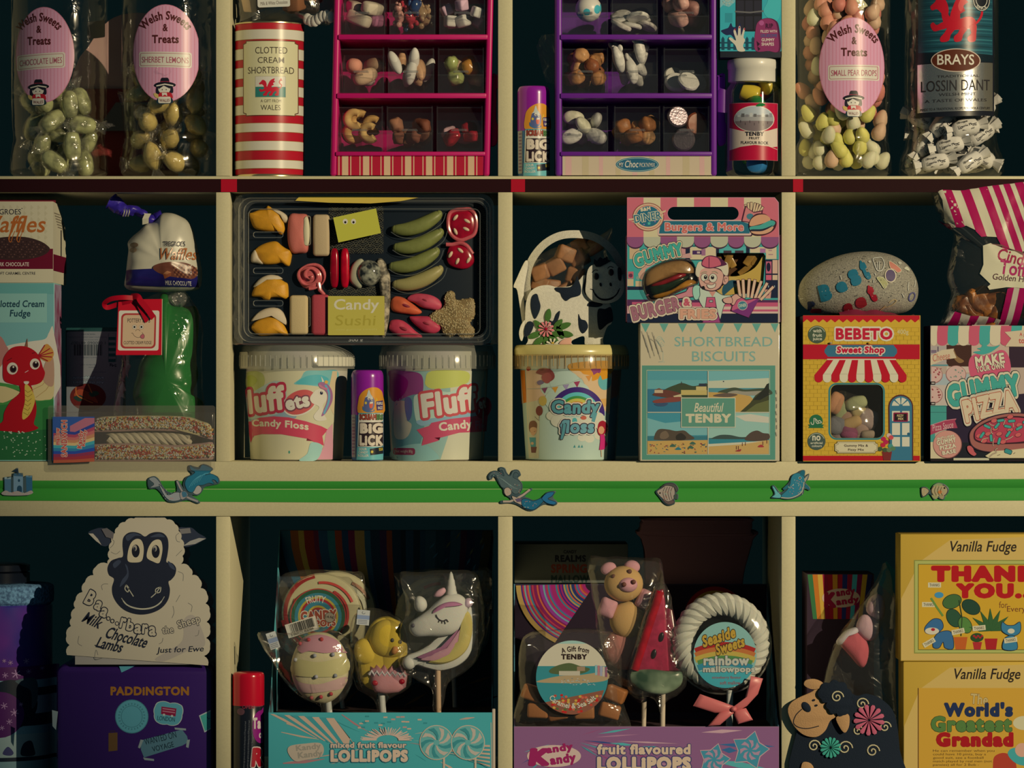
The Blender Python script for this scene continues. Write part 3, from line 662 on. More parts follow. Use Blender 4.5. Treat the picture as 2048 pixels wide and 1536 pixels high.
# ---------------------------------------------------------------- third cubby: candy roller can, rock jar, gummy carton
def roller(label, dx, dy, floor, yc):
    """push-up candy roller can; drawn for x 700-766, y 738-921 then shifted"""
    r = 32.5/S; cx = X(733+dx); o = thing('candy_roller', label, 'sweet can', (cx, yc, floor)); zy = lambda y: floor+(921-y)/S
    part('body', B().lathe(cx, yc, [(r*.93, floor+.0004), (r*.98, floor+.002), (r*.98, zy(914)), (r, zy(912)), (r, zy(829))], 48), mat('2c5a74', .3, .5), o)
    q = [(r, zy(829)), (r, zy(754))]+[(r*(.80+.2*math.cos(a)), zy(754-15*math.sin(a))) for a in (.3, .6, .9, 1.2, 1.57)]+[(r*.4, zy(738.3))]
    part('cap', B().lathe(cx, yc, q, 48), mat('7e1a72', .25, .5, coat=.3), o)
    def sh(p): return [(a+dx, b_+dy) for a, b_ in p]
    cv = Cv(surf=cylsurf(cx, yc, r+.0003)); T_ = lambda s, a, b_, c, d, co, **k: cv.text(s, a+dx, b_+dy, c+dx, d+dy, co, **k)
    cv.poly(sh(spl([(718, 829), (716, 800), (722, 786), (735, 777), (748, 774.5), (758, 778), (764.5, 790), (765, 829)], 4)), 'c87a22')
    cv.poly(sh([(765, 826), (765, 915), (713, 915), (714, 870), (716, 826)]), '4a8078').poly(sh([(713, 895), (765, 895), (765, 920), (712, 920)]), '5a9486')
    cv.poly(sh(spl([(727, 808), (729, 797), (733, 791), (734, 786), (738, 780), (740, 787), (744, 793), (748, 800), (748, 812), (744, 820), (734, 822), (727, 818)], 3)), '4a5068').poly(sh(spl([(729, 795), (733, 791), (737, 779), (741, 789), (745, 795), (740, 797), (735, 794)], 3)), 'a8a890')
    cv.poly(sh(oval(737, 797, 2.6, 3.4)), 'c8c0a0').poly(sh(oval(743, 798, 2.4, 3.2)), 'c8c0a0').poly(sh(oval(737.5, 798, 1, 1.3)), '181018').poly(sh(oval(743.5, 799, 1, 1.3)), '181018').poly(sh(spl([(738, 806), (745, 804), (744, 815), (739, 816)], 3)), 'b8482e').poly(sh([(739, 804), (745, 803), (745, 807), (739, 808)]), 'd0c8a4')
    cv.poly(sh(spl([(725, 812), (730, 820), (745, 822), (747, 818), (748, 823), (735, 825), (725, 820)], 3)), '3c5a70').poly(sh(oval(731, 806, 2.2, 2.6)), 'd0a030').poly(sh(spl([(748, 806), (752, 800), (751, 795), (754, 800)], 2)), 'd0a030')
    cv.poly(sh([(751, 803), (764.6, 801), (764.6, 820), (753, 821), (752, 812)]), '38284c'); T_('PURPLE', 752.5, 804, 764, 810, 'd0c8a4', b=.04); T_('RAZZ', 755, 813, 764, 818.5, 'd0c8a4', b=.04)
    cv.poly(sh([(716, 829), (765, 827), (765, 843), (716, 843)]), 'c8bc98'); T_('SCREAM', 718, 828.5, 752, 840, '8a3a26', b=.05, ol=(('30201c', .05),)); T_('ERS', 752.5, 829, 764.6, 840, '4a7038', b=.05, ol=(('30201c', .05),))
    cv.poly(sh([(715.5, 843), (765.2, 843), (765.2, 894), (714.5, 894)]), 'c0b894').poly(sh([(718, 845), (765, 844.5), (765, 892), (716, 893), (717, 868)]), '2a1c1c')
    T_('BiG', 719, 846, 764.8, 867.5, 'c8a884', b=.075); T_('LiCK', 718, 870, 764.8, 892, 'c8a884', b=.07)
    T_('SOUR', 717, 896, 733, 901, 'b8bca0', b=.03); T_('CANDY', 716, 902.5, 735, 907.5, 'b8bca0', b=.03); T_('ROLLER', 715, 909, 737, 914, 'b8bca0', b=.02)
    cv.poly(sh([(739, 898), (765, 894), (765, 908), (740, 911)]), '181c20'); T_('*', 741, 901, 746, 907, 'c8a030', b=.06); T_('SOUR', 757, 896, 764.6, 902, 'c8a030', b=.03, rot=-6)
    cv.poly(sh([(701.2, 830), (710, 829), (710, 915), (702, 915)]), '8a8270')
    for i in range(12): cv.poly(sh([(703, 834+i*6.6), (708.5, 834+i*6.6), (708.5, 837+i*6.6), (703, 837+i*6.6)]), '6a4a58')
    cv.build('wrap_print', o, INKG, cut=.0025)
    return o
roller('purple capped candy roller can left of the purple stand', 334.5, -569.5, F1, .012+32.5/S)
o = solo('cellophane', B().slab(m2([(1083, 70), (1112, 68), (1112, 170), (1090, 165), (1072, 95)], .12), .12, .1205).warp(.004, 40), clear(.03, .2, .8, 60, .015), 'crumpled clear cellophane hanging dim behind the purple stand left edge', 'wrapper')
# rock jar
cx, cy, r = X(1507.5), -.012+56/S, 56/S
o = thing('sweet_jar', 'glass jar of fruit rock with white lid and red label right of the purple stand', 'jar', (cx, cy, F1))
part('body', B().lathe(cx, cy, [(r*.88, F1+.0005), (r*.97, F1+.004), (r, F1+.012), (r, Z(185)), (r*.97, Z(175)), (r*.9, Z(168)), (r*.86, Z(160))], 56), clear(.04, .06, 0, 1, 0, edge=.5), o)
lr = 51/S
part('lid', B().lathe(cx, cy, [(lr*.94, Z(163)), (lr*.97, Z(162)), (lr*.97, Z(137)), (lr, Z(135)), (lr, Z(123)), (lr*.97, Z(118)), (lr*.9, Z(116)), (lr*.3, Z(115.5))], 56), mat('c4b68c', .35, .5, coat=.3), o)
cv = Cv(surf=cylsurf(cx, cy, r+.0005)); cv.rect(1458.5, 206.5, 1556, 321.5, 'a00e2a').poly([(1459.5, 256), (1480, 262), (1508, 266), (1536, 262), (1555, 256), (1555, 293), (1536, 296), (1508, 291), (1480, 296), (1459.5, 300)], 'c4a684').line([(1459, 207), (1555.5, 207), (1555.5, 321), (1459, 321)], .9, 'b07a70', True)
cv.poly([(1459.5, 321), (1459.5, 300), (1480, 294), (1508, 290.5), (1536, 293), (1555, 299), (1555, 321)], 'a00e2a').line([(1459.5, 300), (1480, 294), (1508, 290.5), (1536, 293), (1555, 299)], 1, 'c4a684')
cv.ell(1508, 239, 40.5, 26.5, 'c8b490', n=40).ell(1508, 239, 39, 25, '8a8474', n=40).poly([p for p in oval(1508, 239, 39, 25, 40) if p[1] < 234], '9a9c90').poly([p for p in oval(1508, 239, 39, 25, 40) if p[1] > 240], '6a5a50')
for i in range(9): cv.rect(1474+i*8, 231-(i*3) % 5, 1480+i*8, 235, ('a8a498', '5a564c', '787268')[i % 3])
for i in range(7): cv.rect(1480+i*9, 241+(i*5) % 9, 1481+i*9, 246+(i*5) % 9, '3a302c')
cv.text('TENBY', 1489, 264.5, 1527, 273, '1c1a1e', b=.05).text('FRUIT', 1497, 275, 1518, 280, '1c1a1e', b=.03).text('FLAVOUR ROCK', 1481, 283.5, 1536, 289.5, '1c1a1e', b=.03, skew=.5)
cv.build('label', o, INKG, cut=.003)
cols = {'blue': '2e6a86', 'orange': 'c05a20', 'yellow': 'b89a28', 'red': 'a81420', 'green': '1e6a2c', 'pale green': '6a9464'}
pr = {}
for i, p in enumerate(pack(cx, cy, r-.0058, F1+.003, Z(166), .0125, 30, .03, k=1.85)):
    k = list(cols)[(i*5+i//3) % 6] if Z(330) < p[2] else ('red', 'green', 'orange')[i % 3]
    rot = (R.uniform(0, 3), R.uniform(0, 3), R.uniform(0, 3))
    if k not in pr:
        pr[k] = solo('rock_sweet', B().lathe(0, 0, [(.006, -.012), (.0105, -.0105), (.0115, -.008), (.0115, .008), (.0105, .0105), (.006, .012)], 18), mat(cols[k], .25, .6, sss=.1), f'{k} fruit rock sweet inside the glass jar with white lid', 'sweet', f'{k} rock sweets in the jar'); pr[k].location = p; pr[k].rotation_euler = rot
    else: dup(pr[k], p, rot)
# gummy carton on the jar
o = thing('gummy_carton', 'teal graveyard themed gummy carton standing on the rock jar lid', 'carton', P(1501, 116, .02))
part('carton', B().box(X(1440), X(1562), .0, .04, Z(115.5)+.0002, Z(-120), .0008), mat('1d2226', .6), o)  # dark front left bare below the print stands for the shaded gap
cv = Cv(.0); cv.rect(1440, -100, 1562.5, 102.5, '2f8f88').rect(1471, -100, 1524, 63, '17171a')
for i in range(3):
    for k in range(4): cv.rect(1473+i*17.5, -62+k*31.5, 1488+i*17.5, -35+k*31.5, '242328', 2)
cv.line([(1470, 23), (1500, 25), (1528, 22)], 3, '5a564c').poly([(1440, -10), (1470, -10), (1470, 4), (1458, 14), (1446, 10), (1440, 16)], '6a9a90')
for i in range(5): cv.line([(1455, -2), (1455+14*math.cos(i*.6), -2+14*math.sin(i*.6))], .7, 'a8b8a0')
for r_ in (5, 10): cv.line(arcp(1455, -2, r_, r_, 200, 360, 10), .6, 'a8b8a0')
cv.rect(1450, 26, 1465, 45, '2a7c78').blob([(1442, 62), (1450, 58), (1457, 55), (1462, 46), (1466, 54), (1476, 52), (1480, 46), (1483, 56), (1488, 64), (1478, 72), (1470, 78), (1462, 70), (1452, 70)], '17203a')
for i in range(8): cv.poly([(1443+i*12, 100), (1443+i*12, 78), (1446+i*12, 73), (1449+i*12, 78), (1449+i*12, 100)], '123c44')
cv.rect(1440, 84, 1515, 87, '123c44').rect(1440, 94, 1515, 97, '123c44')
cv.blob([(1476, 102), (1470, 90), (1458, 78), (1462, 75), (1472, 81), (1467, 64), (1470, 58), (1475, 72), (1477, 54), (1481, 54), (1482, 72), (1487, 57), (1490, 58), (1487, 74), (1490, 80), (1486, 92), (1490, 102)], 'b4a886', n=4)
for a, b_ in ((1470, 59), (1479, 55), (1489, 58)): cv.ell(a, b_, 1.3, 2, '9a1c30')
cv.blob([(1536, 36), (1527, 22), (1534, 6), (1540, -8), (1556, -12), (1562, 0), (1560, 30), (1552, 42)], '3c9c92')
cv.blob([(1511, 100), (1512, 60), (1518, 42), (1534, 36), (1550, 40), (1558, 54), (1561, 101), (1540, 102)], '4a1632').blob([(1510, 100), (1511, 60), (1517, 43), (1533, 37), (1547, 41), (1554, 54), (1557, 101), (1536, 102)], '7a2a4a')
cv.text('RIP', 1531, 47, 1546, 57, '3a1028', b=.05).text('FILLED WITH', 1521, 60, 1554, 65.5, 'c4a88c', b=.02).text('GRUESOME', 1521, 68, 1554, 74.5, '3a4a66', b=.03).text('GUMMY', 1523, 76.5, 1549, 83, 'c4a88c', b=.03).text('SHAPES', 1523, 85, 1548, 91.5, 'c4a88c', b=.03)
cv.poly([(1513, 82), (1520, 88), (1515, 93), (1521, 98), (1516, 102)], '2a1020').ell(1523, 46, 5, 5, '98486a')
cv.build('front_print', o)
# ---------------------------------------------------------------- fourth cubby: pear drops and mints
j3, jx, jy, jr = jar(1694, 98, 'clear jar heaped with pink and yellow pear drops on the top shelf', top=-90)
oval_label(j3, jx, jy, jr, 1707.5, 131, 67, 98, 1710, 'SMALL PEAR DROPS', 1658, 1763, -.5)
pr = {}; pds = {'pink': 'c07c58', 'peach': 'c49468', 'cream': 'c0b07c', 'yellow': 'c0ac50', 'rose': 'b46a50'}
for i, p in enumerate(pack(jx, jy, jr-.0058, F1+.003, Z(8), .0095, 240, .0, 30, 1.82)):
    k = R.choice(('pink', 'peach', 'cream', 'peach', 'rose', 'pink') if p[2] > Z(235) else ('yellow', 'cream', 'yellow', 'peach', 'cream'))
    rot = (R.uniform(-.7, .7), R.uniform(-.7, .7), R.uniform(0, 6))
    if k not in pr:
        pr[k] = solo('pear_drop', B().lathe(0, 0, [(.001, -.0118), (.0055, -.0105), (.0088, -.006), (.0092, -.001), (.0075, .005), (.005, .0098), (.0025, .0122), (.0005, .0128)], 16), mat(pds[k], .5, .4, sss=.25, bump=.25, bs=900), f'{k} pear drop sweet in the heaped jar', 'sweet', f'{k} pear drops in the jar'); pr[k].location = p; pr[k].rotation_euler = rot
    else: dup(pr[k], p, rot)
j4, jx, jy, jr = jar(1914.5, 96, 'clear jar of white wrapped mints with a red dragon label', rb=107, pinch=275, top=-90)
cv = Cv(surf=cylsurf(jx, jy, jr+.0006)); sk = lambda pts: [(a, b_-(a-1916)*.03) for a, b_ in pts]
cv.poly(sk([(1837, -70), (1995.5, -70), (1995.5, 231), (1837, 231)]), '15171a').poly(sk([(1841, -66), (1992, -66), (1992, 122), (1841, 122)]), '1c3f40')
for i in range(16): cv.poly(sk([(1842, 0+i*7), (1900+R.uniform(0, 40), -2+i*7), (1991, 1+i*7), (1991, 3+i*7), (1900, 3+i*7)]), ('24504e', '183434', '2c5e58')[i % 3])
cv.poly(sk([(1841, 100), (1992, 108), (1992, 122), (1841, 122)]), '101c1e')
wdragon(cv, 1864, -18, 1968, 82, 'a81620')
cv.blob([(1918, 10), (1926, -8), (1934, -16), (1930, 8), (1924, 22)], 'c04038', n=3)
cv.ell(1967, -4, 19, 24, '1a1c1c').line(oval(1967, -4, 17.5, 22), 1.2, 'b8b49c', True).line(oval(1967, -4, 12, 15), 1.2, 'b8b49c', True).text('SINCE', 1955, 11, 1978, 16, 'b8b49c', arc=-90, b=.01)
cv.text('BRAYS', 1900, 110, 1930, 120, '3a1c10')
cv.build('label', j4, INKG, cut=.004)
foil = Cv(surf=cylsurf(jx, jy, jr+.0011)); foil.poly(sk([(1840, 124), (1992, 124), (1992, 221), (1840, 221)]), 'b0aa92')
fo = foil.build('foil_panel', j4, mat('c8c0a4', .22, metal=.9, bump=.25, bs=55), cut=.004)
cv = Cv(surf=cylsurf(jx, jy, jr+.0014)); tx_ = lambda s, a, b_, c, d, co='26221e', **k: cv.text(s, a, b_, c, d, co, skew=-(c-a)*.015, **k)
cv.ell(1914.7, 119, 50, 23.5, 'b09a7a', n=48).ell(1914.7, 119, 48, 21.8, '4e2212', n=48).text('BRAYS', 1877, 107, 1951, 128, 'c4b48c', b=.012, sh=.0)
tx_('TRADITIONAL', 1876, 148, 1962, 153, b=.0); tx_('LOSSIN DANT', 1846, 158, 1985, 180); tx_('WELSH MINT', 1880, 184, 1955, 190); tx_('A TASTE OF WALES', 1853, 196, 1978, 202); tx_('MADE TO A TRADITIONAL RECIPE FOR OVER A CENTURY', 1845, 213, 1986, 218)
cv.build('label_lettering', j4, cut=.004)
t = thing('wrapped_mint', 'white paper wrapped mint with tiny dark script in the dragon labelled jar', 'sweet', (0, 0, 0), 'white wrapped mints in the dragon jar')
part('mint', B().ell((0, 0, 0), (.0185, .0112, .0112), u=20, v=12, sq=.7).warp(.0022, 120), mat('c0b696', .55, .3, bump=.6, bs=160), t)
b = B()
for s in (-1, 1): b.sheet(lambda u, v, s=s: Vector((s*(.0165+.012*v), math.cos(2*pi*u)*(.0035+.008*v), math.sin(2*pi*u)*(.0035+.005*v)+.002*math.sin(u*31))), 18, 3)
part('wrapper_twist', b, mat('beb494', .55, .3), t)
cv = Cv(surf=lambda x, z: -.0113*math.sqrt(max(.05, 1-(z/.0122)**2))-.0006); o_ = lambda v: 1024+v*S
for k, (s, a, b_, c, d) in enumerate((('Brays', -.011, -.0058, .002, -.002), ('Lossin Dant', -.012, .0, .0125, .0048), ('WELSH MINT', -.008, .0062, .009, .0078))): cv.text(s, 1024+a*S, 768+b_*S, 1024+c*S, 768+d*S, '2a2622', b=.015, sh=.2)
cv.build('script_print', t)
scatter(t, pack(jx, jy, 90/S, F1+.004, Z(215), .0150, 34, .02), lambda p: (R.uniform(-.4, .4), R.uniform(-.9, .9), R.uniform(-.5, .5)))
# ---------------------------------------------------------------- middle row, first cubby
CARD = lambda c: mat(c, .6, .25)
o = thing('fudge_carton', 'teal fudge carton with a red baby dragon, standing under the waffle carton', 'carton', (X(4), .04, F2))
part('carton', B().box(X(-98), X(108), .002, .082, F2, Z(566), .0007), CARD('7ea894'), o)
cv = Cv(.002); cv.rect(-98, 567, 107.5, 920, '689484').rect(-98, 567, 107.5, 588, '5a8e7c').rect(-98, 587, 94, 645, '7aa088')
cv.text('Clotted Cream', -11, 600.5, 88, 614.5, '1c3a3e', b=.022, sh=.1).text('Fudge', 19, 619.5, 60, 637.5, '1c3a3e', b=.022, sh=.1)
cv.blob([(-98, 720), (-60, 690), (-10, 700), (20, 690), (60, 683), (90, 678), (98, 665), (107, 661), (107, 800), (-98, 800)], 'c0b890', n=4).blob([(-98, 700), (-20, 676), (0, 672), (12, 690), (16, 705), (-10, 740), (-98, 745)], 'a06a58', n=4)
cv.poly([(-98, 775), (-60, 760), (0, 765), (30, 770), (60, 780), (107, 790), (107, 920), (-98, 920)], '3f7a34').poly([(-98, 830), (0, 810), (107, 800), (107, 920), (-98, 920)], '2c6a30').poly([(-98, 870), (107, 858), (107, 920), (-98, 920)], '22582c')
cv.blob([(0, 772), (0, 805), (30, 795), (48, 780), (70, 770), (100, 745), (107, 740), (107, 792), (90, 800), (70, 800), (55, 790)], 'b8a268', n=4).line([(60, 782), (85, 770), (104, 745)], 1, '9a7a44').line([(72, 795), (92, 780), (106, 760)], 1, '9a7a44')
cv.blob([(85, 745), (96, 715), (107, 718), (107, 770), (90, 766)], 'a07a5a')
cv.blob([(78, 712), (86, 694), (95, 688), (106, 700), (107, 712), (98, 724), (82, 718)], 'b07a34')
for a, b_ in ((90, 690), (100, 697), (106, 705), (104, 714), (96, 722)): cv.line([(76, 712), (a, b_)], 2, '8c1420')
cv.blob([(-2, 715), (-14, 700), (-20, 715), (-14, 730), (0, 735)], 'b07a34')
cv.blob([(6, 735), (8, 715), (22, 697), (40, 692), (58, 695), (74, 706), (82, 722), (86, 735), (90, 748), (80, 766), (50, 772), (25, 768), (8, 760)], '9c1018')
cv.poly([(50, 693), (55, 676), (56, 694)], '7a4a30')
cv.blob([(40, 768), (40, 785), (22, 802), (9, 824), (6, 842), (-4, 850), (-4, 860), (20, 863), (40, 865), (60, 863), (77, 856), (68, 848), (72, 830), (73, 812), (68, 790), (60, 768)], '980c16')
cv.blob([(50, 770), (60, 774), (70, 796), (66, 816), (57, 832), (46, 839), (45, 825), (50, 802)], 'b89a3c')
for k in range(6): cv.line([(50-k*.6, 780+k*9), (56, 785+k*9), (66-k*1.4, 779+k*9)], 1, '7a5a20')
for a, b_, q in ((25, 737, 11), (70, 728, 10)):
    cv.ell(a, b_, q, q*1.1, 'c8c0a0').ell(a+1.5, b_+1, q*.62, q*.68, '3a1c1c').ell(a+2, b_+1, q*.4, q*.45, '120c10').ell(a+2, b_-3, 1.8, 2, 'd8d0b0')
cv.line([(50, 745), (57, 741)], 1.2, 'c8a090').blob([(48, 763), (58, 763), (56, 768), (50, 768)], 'c8b090').line([(14, 722), (24, 716)], 1.2, '4a0810').line([(64, 707), (70, 705)], 1.2, '4a0810')
for i in range(46): cv.ell(R.uniform(2, 105), R.uniform(872, 918), R.uniform(.8, 1.8), .9, 'a8b888', n=8)
for i in range(16): cv.ell(R.uniform(2, 76), 864+R.uniform(-2, 3), 1.6, 1.2, 'a8b888', n=8)
cv.build('front_print', o)
sv = part('side_print', B().box(X(108), X(108)+.0004, .004, .080, F2+.002, Z(568)), mat('9a8a88', .5, var=.4, vs_=25, c2='7a3a48'), o)
o = thing('waffle_carton', 'cream and maroon dark chocolate waffle carton with torn side, stacked on the dragon carton', 'carton', (X(3), .07, Z(565.8)))
b = B(); pr_ = [(.002, 565.4), (.002, 403), (.06, 405), (.10, 424), (.135, 447), (.15, 500), (.15, 565.4)]
v_ = [(x, d, Z(p)) for x in (X(-98), X(106)) for d, p in pr_]; n_ = len(pr_)
b.add(v_, [tuple(range(n_)), tuple(range(n_, 2*n_))]+[(i, (i+1) % n_, (i+1) % n_+n_, i+n_) for i in range(n_)])
part('carton', b, CARD('b4a67c'), o, smooth=False)
part('lid_flap', B().box(X(-98), X(106), .03, .0305, Z(404), Z(397)), CARD('6a1c24'), o)
cv = Cv(.002); cv.rect(-98, 403, 106, 565, 'b4a67c')
for i in range(14):
    for k in range(7): cv.poly([(-92+i*14, 410+k*12), (-87+i*14, 415+k*12), (-92+i*14, 420+k*12), (-93+i*14, 415+k*12)], 'ac9e74')
cv.rect(-98, 497.5, 106, 538, '5c0a1e').text('TREGROES', -26, 418, 42, 429, '26242a', b=.004).ell(44, 417, 1, 1, '26242a')
cv.blob([(-50, 497), (-30, 482), (10, 474), (50, 474), (80, 482), (97, 493), (99, 500), (88, 510), (60, 518), (20, 520), (-20, 516), (-45, 508)], '33201c', n=5)
for i in range(20):
    for k in range(8):
        a, b_ = -42+i*7+(k % 2)*3, 478+k*5
        if ((a-25)/70)**2+((b_-497)/20)**2 < 1: cv.rect(a, b_, a+2.4, b_+1.6, ('5a3a2c', '6a4838', '241412')[(i+k) % 3])
cv.text('Waffles', -50, 431, 88, 465, '9e5420', b=.012, sh=.22)
for a in (20, 36): cv.line([(a+16, 436), (a+8, 452), (a, 470), (a-2, 480), (a+2, 484), (a+5, 474), (a+10, 462)], (3, 4, 3, 1.6, 1.4, 1.2), '9e5420', smooth=True)
cv.text('DARK CHOCOLATE', -12, 524.5, 58, 532.5, 'bca488', b=.02).text('SOFT CARAMEL CENTRE', -8, 543.8, 71, 549.5, '2c2a2c', b=.012)
cv.build('front_print', o)
b = B().box(X(106)+.0001, X(106)+.0004, .004, .148, Z(541), Z(508)); part('side_band', b, CARD('5c0a1e'), o)
part('side_slit', B().box(X(106)+.0001, X(106)+.0005, .086, .094, Z(508), Z(455)), CARD('1a1416'), o)
b = B()
for i in range(6): b.box(X(106)+.0001, X(106)+.0004, .012+.008*i, .075+.012*i, Z(424+i*5.2+2), Z(424+i*5.2))
part('side_text', b, CARD('7a6c50'), o)
# small pack, upside down
o = thing('gummy_pack', 'dim grey upside-down gummy pack with barcode between fudge carton and green pouch', 'packet', (X(190), .13, F2))
part('carton', B().box(X(131, .12), X(248, .12), .12, .145, F2, Z(655, .12), .002), CARD('1c4038'), o)
cv = Cv(.12); cv.rect(133, 663, 246, 915, '74746a', 4)
cv.text('MADE IN SPAIN', 162, 667, 190, 670, '4a5454', rot=180).text('Manufactured for a sweet company in the seaside town', 137, 672.5, 214, 676, '4a5454', rot=180).text('best before see pack', 158, 678, 196, 681, '4a5454', rot=180).text('1 000060 487007', 142, 683, 211, 688.5, '2c3838', rot=180)
x = 148
while x < 206: w = R.choice((.8, 1.3, 2.2)); cv.rect(x, 689, x+w, 711, '26302f'); x += w+R.choice((.8, 1.2, 1.8))
cv.text('store in a cool place', 163, 713, 193, 717, '4a5454', rot=180).text('ingredients sugar', 160, 728, 193, 731, '4a5454', rot=180).text('gelatine', 177, 733, 193, 736, '4a5454', rot=180).text('artificial colours', 184, 743, 212, 746, '4a5454', rot=180)
for i in range(5): cv.rect(217, 674+i*11, 231, 680+i*11, '1c4a44')
cv.line([(217, 667), (232, 667), (232, 724), (217, 724)], .8, '3a4a48', True).text('54g', 219, 726.5, 233, 734, '2a3434', b=.03, rot=180)
cv.text('and pepperoni', 146, 752, 208, 759, '9a9a8c', b=.03, rot=180, ol=(('1c5048', .07),)).text('Add the peppers', 146, 761, 208, 768, '9a9a8c', b=.03, rot=180, ol=(('1c5048', .07),))
cv.ell(176, 794, 36, 27, '5a1c18').blob([(148, 790), (160, 778), (186, 790), (196, 806), (180, 800), (160, 796)], '8a3a20').blob([(147, 795), (160, 790), (168, 797), (158, 803)], '1c3428').blob([(178, 786), (192, 782), (198, 788), (184, 794)], '2c4630').line([(152, 774), (154, 790), (172, 800), (186, 806)], 2.4, 'a05a28', smooth=True).line([(176, 768), (184, 786)], 2.4, 'a05a28')
cv.build('front_print', o)
# green pouch with gift tag
o = thing('fudge_pouch', 'glossy green pottery style fudge pouch with a red smiling gift tag', 'pouch', (X(330), .06, F2))
g = m2(spl([(320, 590), (334, 588), (339, 606), (350, 612), (374, 613), (387, 612), (394, 619), (397, 632), (397, 655), (394, 690), (392, 720), (396, 748), (393, 765), (387, 780), (389, 792), (400, 799), (407, 812), (405, 880), (398, 921), (285, 921), (272, 880), (270, 812), (265, 796), (267, 772), (273, 752), (277, 730), (292, 700), (310, 660), (320, 625)], 4), .045)
b = B().puff(g, .05, .032, .032, 6, c=(X(335, .045), Z(760, .045)))
for v in b.b.verts:      # a deep crease down the right flank
    d = (v.co.x-X(383, .045))*.93+(v.co.z-Z(735, .045))*.28; w = max(0, 1-abs(v.co.z-Z(735, .045))/.055)
    if v.co.y < .05: v.co.y += .010*math.exp(-(d/.0045)**2)*w
part('pouch', b, mat('1e5a20', .3, .5, bump=.05, bs=60), o)
part('cellophane', B().puff([(a*1.0, c) for a, c in m2(spl([(250, 640), (300, 592), (345, 583), (376, 590), (402, 640), (404, 760), (409, 820), (400, 917), (262, 917), (236, 860), (228, 810), (240, 730)], 4), .045)], .045, .036, .03, 5).warp(.003, 50), clear(.05, .12, .8, 40, .01, edge=.4), o)
part('knot', B().ell((X(358, .05), .05, Z(597, .05)), (.013, .01, .012), u=14, v=10).warp(.005, 110), clear(.2, .12, 1, 120, .12), o)
tg = part('gift_tag', B().slab(m2([(237, 599), (324, 598), (323, 710), (232, 710)]), -.0005, .0035), CARD('a80a1c'), o)
part('tag_edge', B().slab(m2([(320.5, 598), (324.5, 598), (323.5, 710), (320, 710)]), -.0003, .0042), CARD('bfae80'), tg)
cv = Cv(-.0005); q = lambda x0, y0, x1, y1, r: [(a+(655-b_)*.025, b_) for a, b_ in rrect(x0, y0, x1, y1, r)]
cv.poly(q(237, 621, 318, 701, 4), 'c4b68e').poly(q(242, 626.5, 312, 697, 9), '98302a').poly(q(245.5, 630, 308.5, 693.5, 7), 'b4946a')
cv.text('POTTERY DOG', 255, 637, 300, 645, '2a2220').text('CLOTTED CREAM FUDGE', 247.5, 682, 303, 688.5, '2a2220')
for a in (269, 283): cv.ell(a, 654, 4.3, 4.5, '2a2220').ell(a, 654, 3.9, 4.1, 'd0c49e').ell(a, 654, 2, 2.2, '1a1210')
cv.line(arcp(275.6, 663, 4.5, 4, 10, 170, 8), .7, '2a2220').line([(263, 667), (265, 666), (269, 672), (276, 675), (282, 673), (286, 668), (284, 665)], .7, '2a2220', smooth=True).blob([(281, 672), (286, 668), (289, 672), (287, 677), (282, 676)], 'a05050', '2a2220', .6)
cv.build('tag_print', tg)
rib = B()
def ribbon(b, pts, w, tw=(0, 0, 1), th=.0004):
    """flat band through 3D points, width w along tw"""
    pts = [Vector(p) for p in pts]; tw = Vector(tw); vs = []
    for i, p in enumerate(pts):
        d = (pts[min(i+1, len(pts)-1)]-pts[max(i-1, 0)]).normalized(); s = d.cross(Vector((0, 1, 0)))
        s = s.normalized() if s.length > .3 else tw; s = (s*.75+tw*.25).normalized()
        vs += [p+s*w/2, p-s*w/2]
    b.add(vs, [(2*i, 2*i+1, 2*i+3, 2*i+2) for i in range(len(pts)-1)]); return b
ribbon(rib, spl([P(268, 596, -.004), P(245, 595, -.008), P(222, 598, -.006), P(209, 607, -.001), P(214, 615, .002), P(232, 610, .002), P(250, 604, -.002), P(264, 600, -.004)], 5, False), .006)
ribbon(rib, spl([P(262, 594, -.003), P(275, 593, -.009), P(282, 603, -.008), P(296, 620, -.006), P(307, 636, -.004)], 5, False), .0075)
ribbon(rib, spl([P(260, 596, -.002), P(274, 603, -.004), P(283, 620, -.003), P(294, 643, -.002)], 5, False), .006)
part('ribbon', rib, mat('9a0618', .3, .5), o, ang=3)
# waffle bag on top
o = thing('waffle_bag', 'cream and purple milk chocolate waffle bag with twisted purple neck, above the green pouch', 'bag', (X(325), .06, Z(583.5)))
g = m2(spl([(248, 574), (249, 552), (252, 524), (255, 500), (254, 484), (262, 472), (276, 460), (290, 446), (302, 443), (314, 436), (322, 426), (342, 426), (360, 432), (376, 443), (384, 458), (390, 480), (396, 510), (402, 545), (398, 574), (380, 581), (330, 583), (270, 582)], 4), .03)
sfw = lambda x, z: .03
b = B().puff(g, .045, .036, .045, 7, c=(X(326, .03), Z(520, .03)), pw=.8).warp(.004, 36, 3.1, (.3, 1, .3)).warp(.002, 95, 1.2, (.2, 1, .2))
from mathutils.bvhtree import BVHTree
tree = BVHTree.FromBMesh(b.b)
def onto(tree, back): 
    def f(x, z):
        h = tree.ray_cast(Vector((x, -.3, z)), Vector((0, 1, 0)))
        return h[0].y-.0014 if h[0] is not None else back
    return f
part('bag', b, mat('a89c78', .32, .5), o)
cv = Cv(.02, surf=onto(tree, .05)); g2 = lambda x: 538+(x-320)*-.004
cv.poly([(250, 540), (320, 537), (393, 541), (396, 574), (320, 573), (251, 570)], '1b1846')
cv.text('TREGROES', 327.5, 483, 371, 493, '26242a', b=.004).text('Waffles', 316, 496, 391, 520, '94562a', b=.008, sh=.25)
cv.blob([(307, 536), (318, 528), (345, 524), (372, 526), (392, 536), (394, 550), (384, 558), (365, 556), (340, 553), (318, 546)], '5e3422')
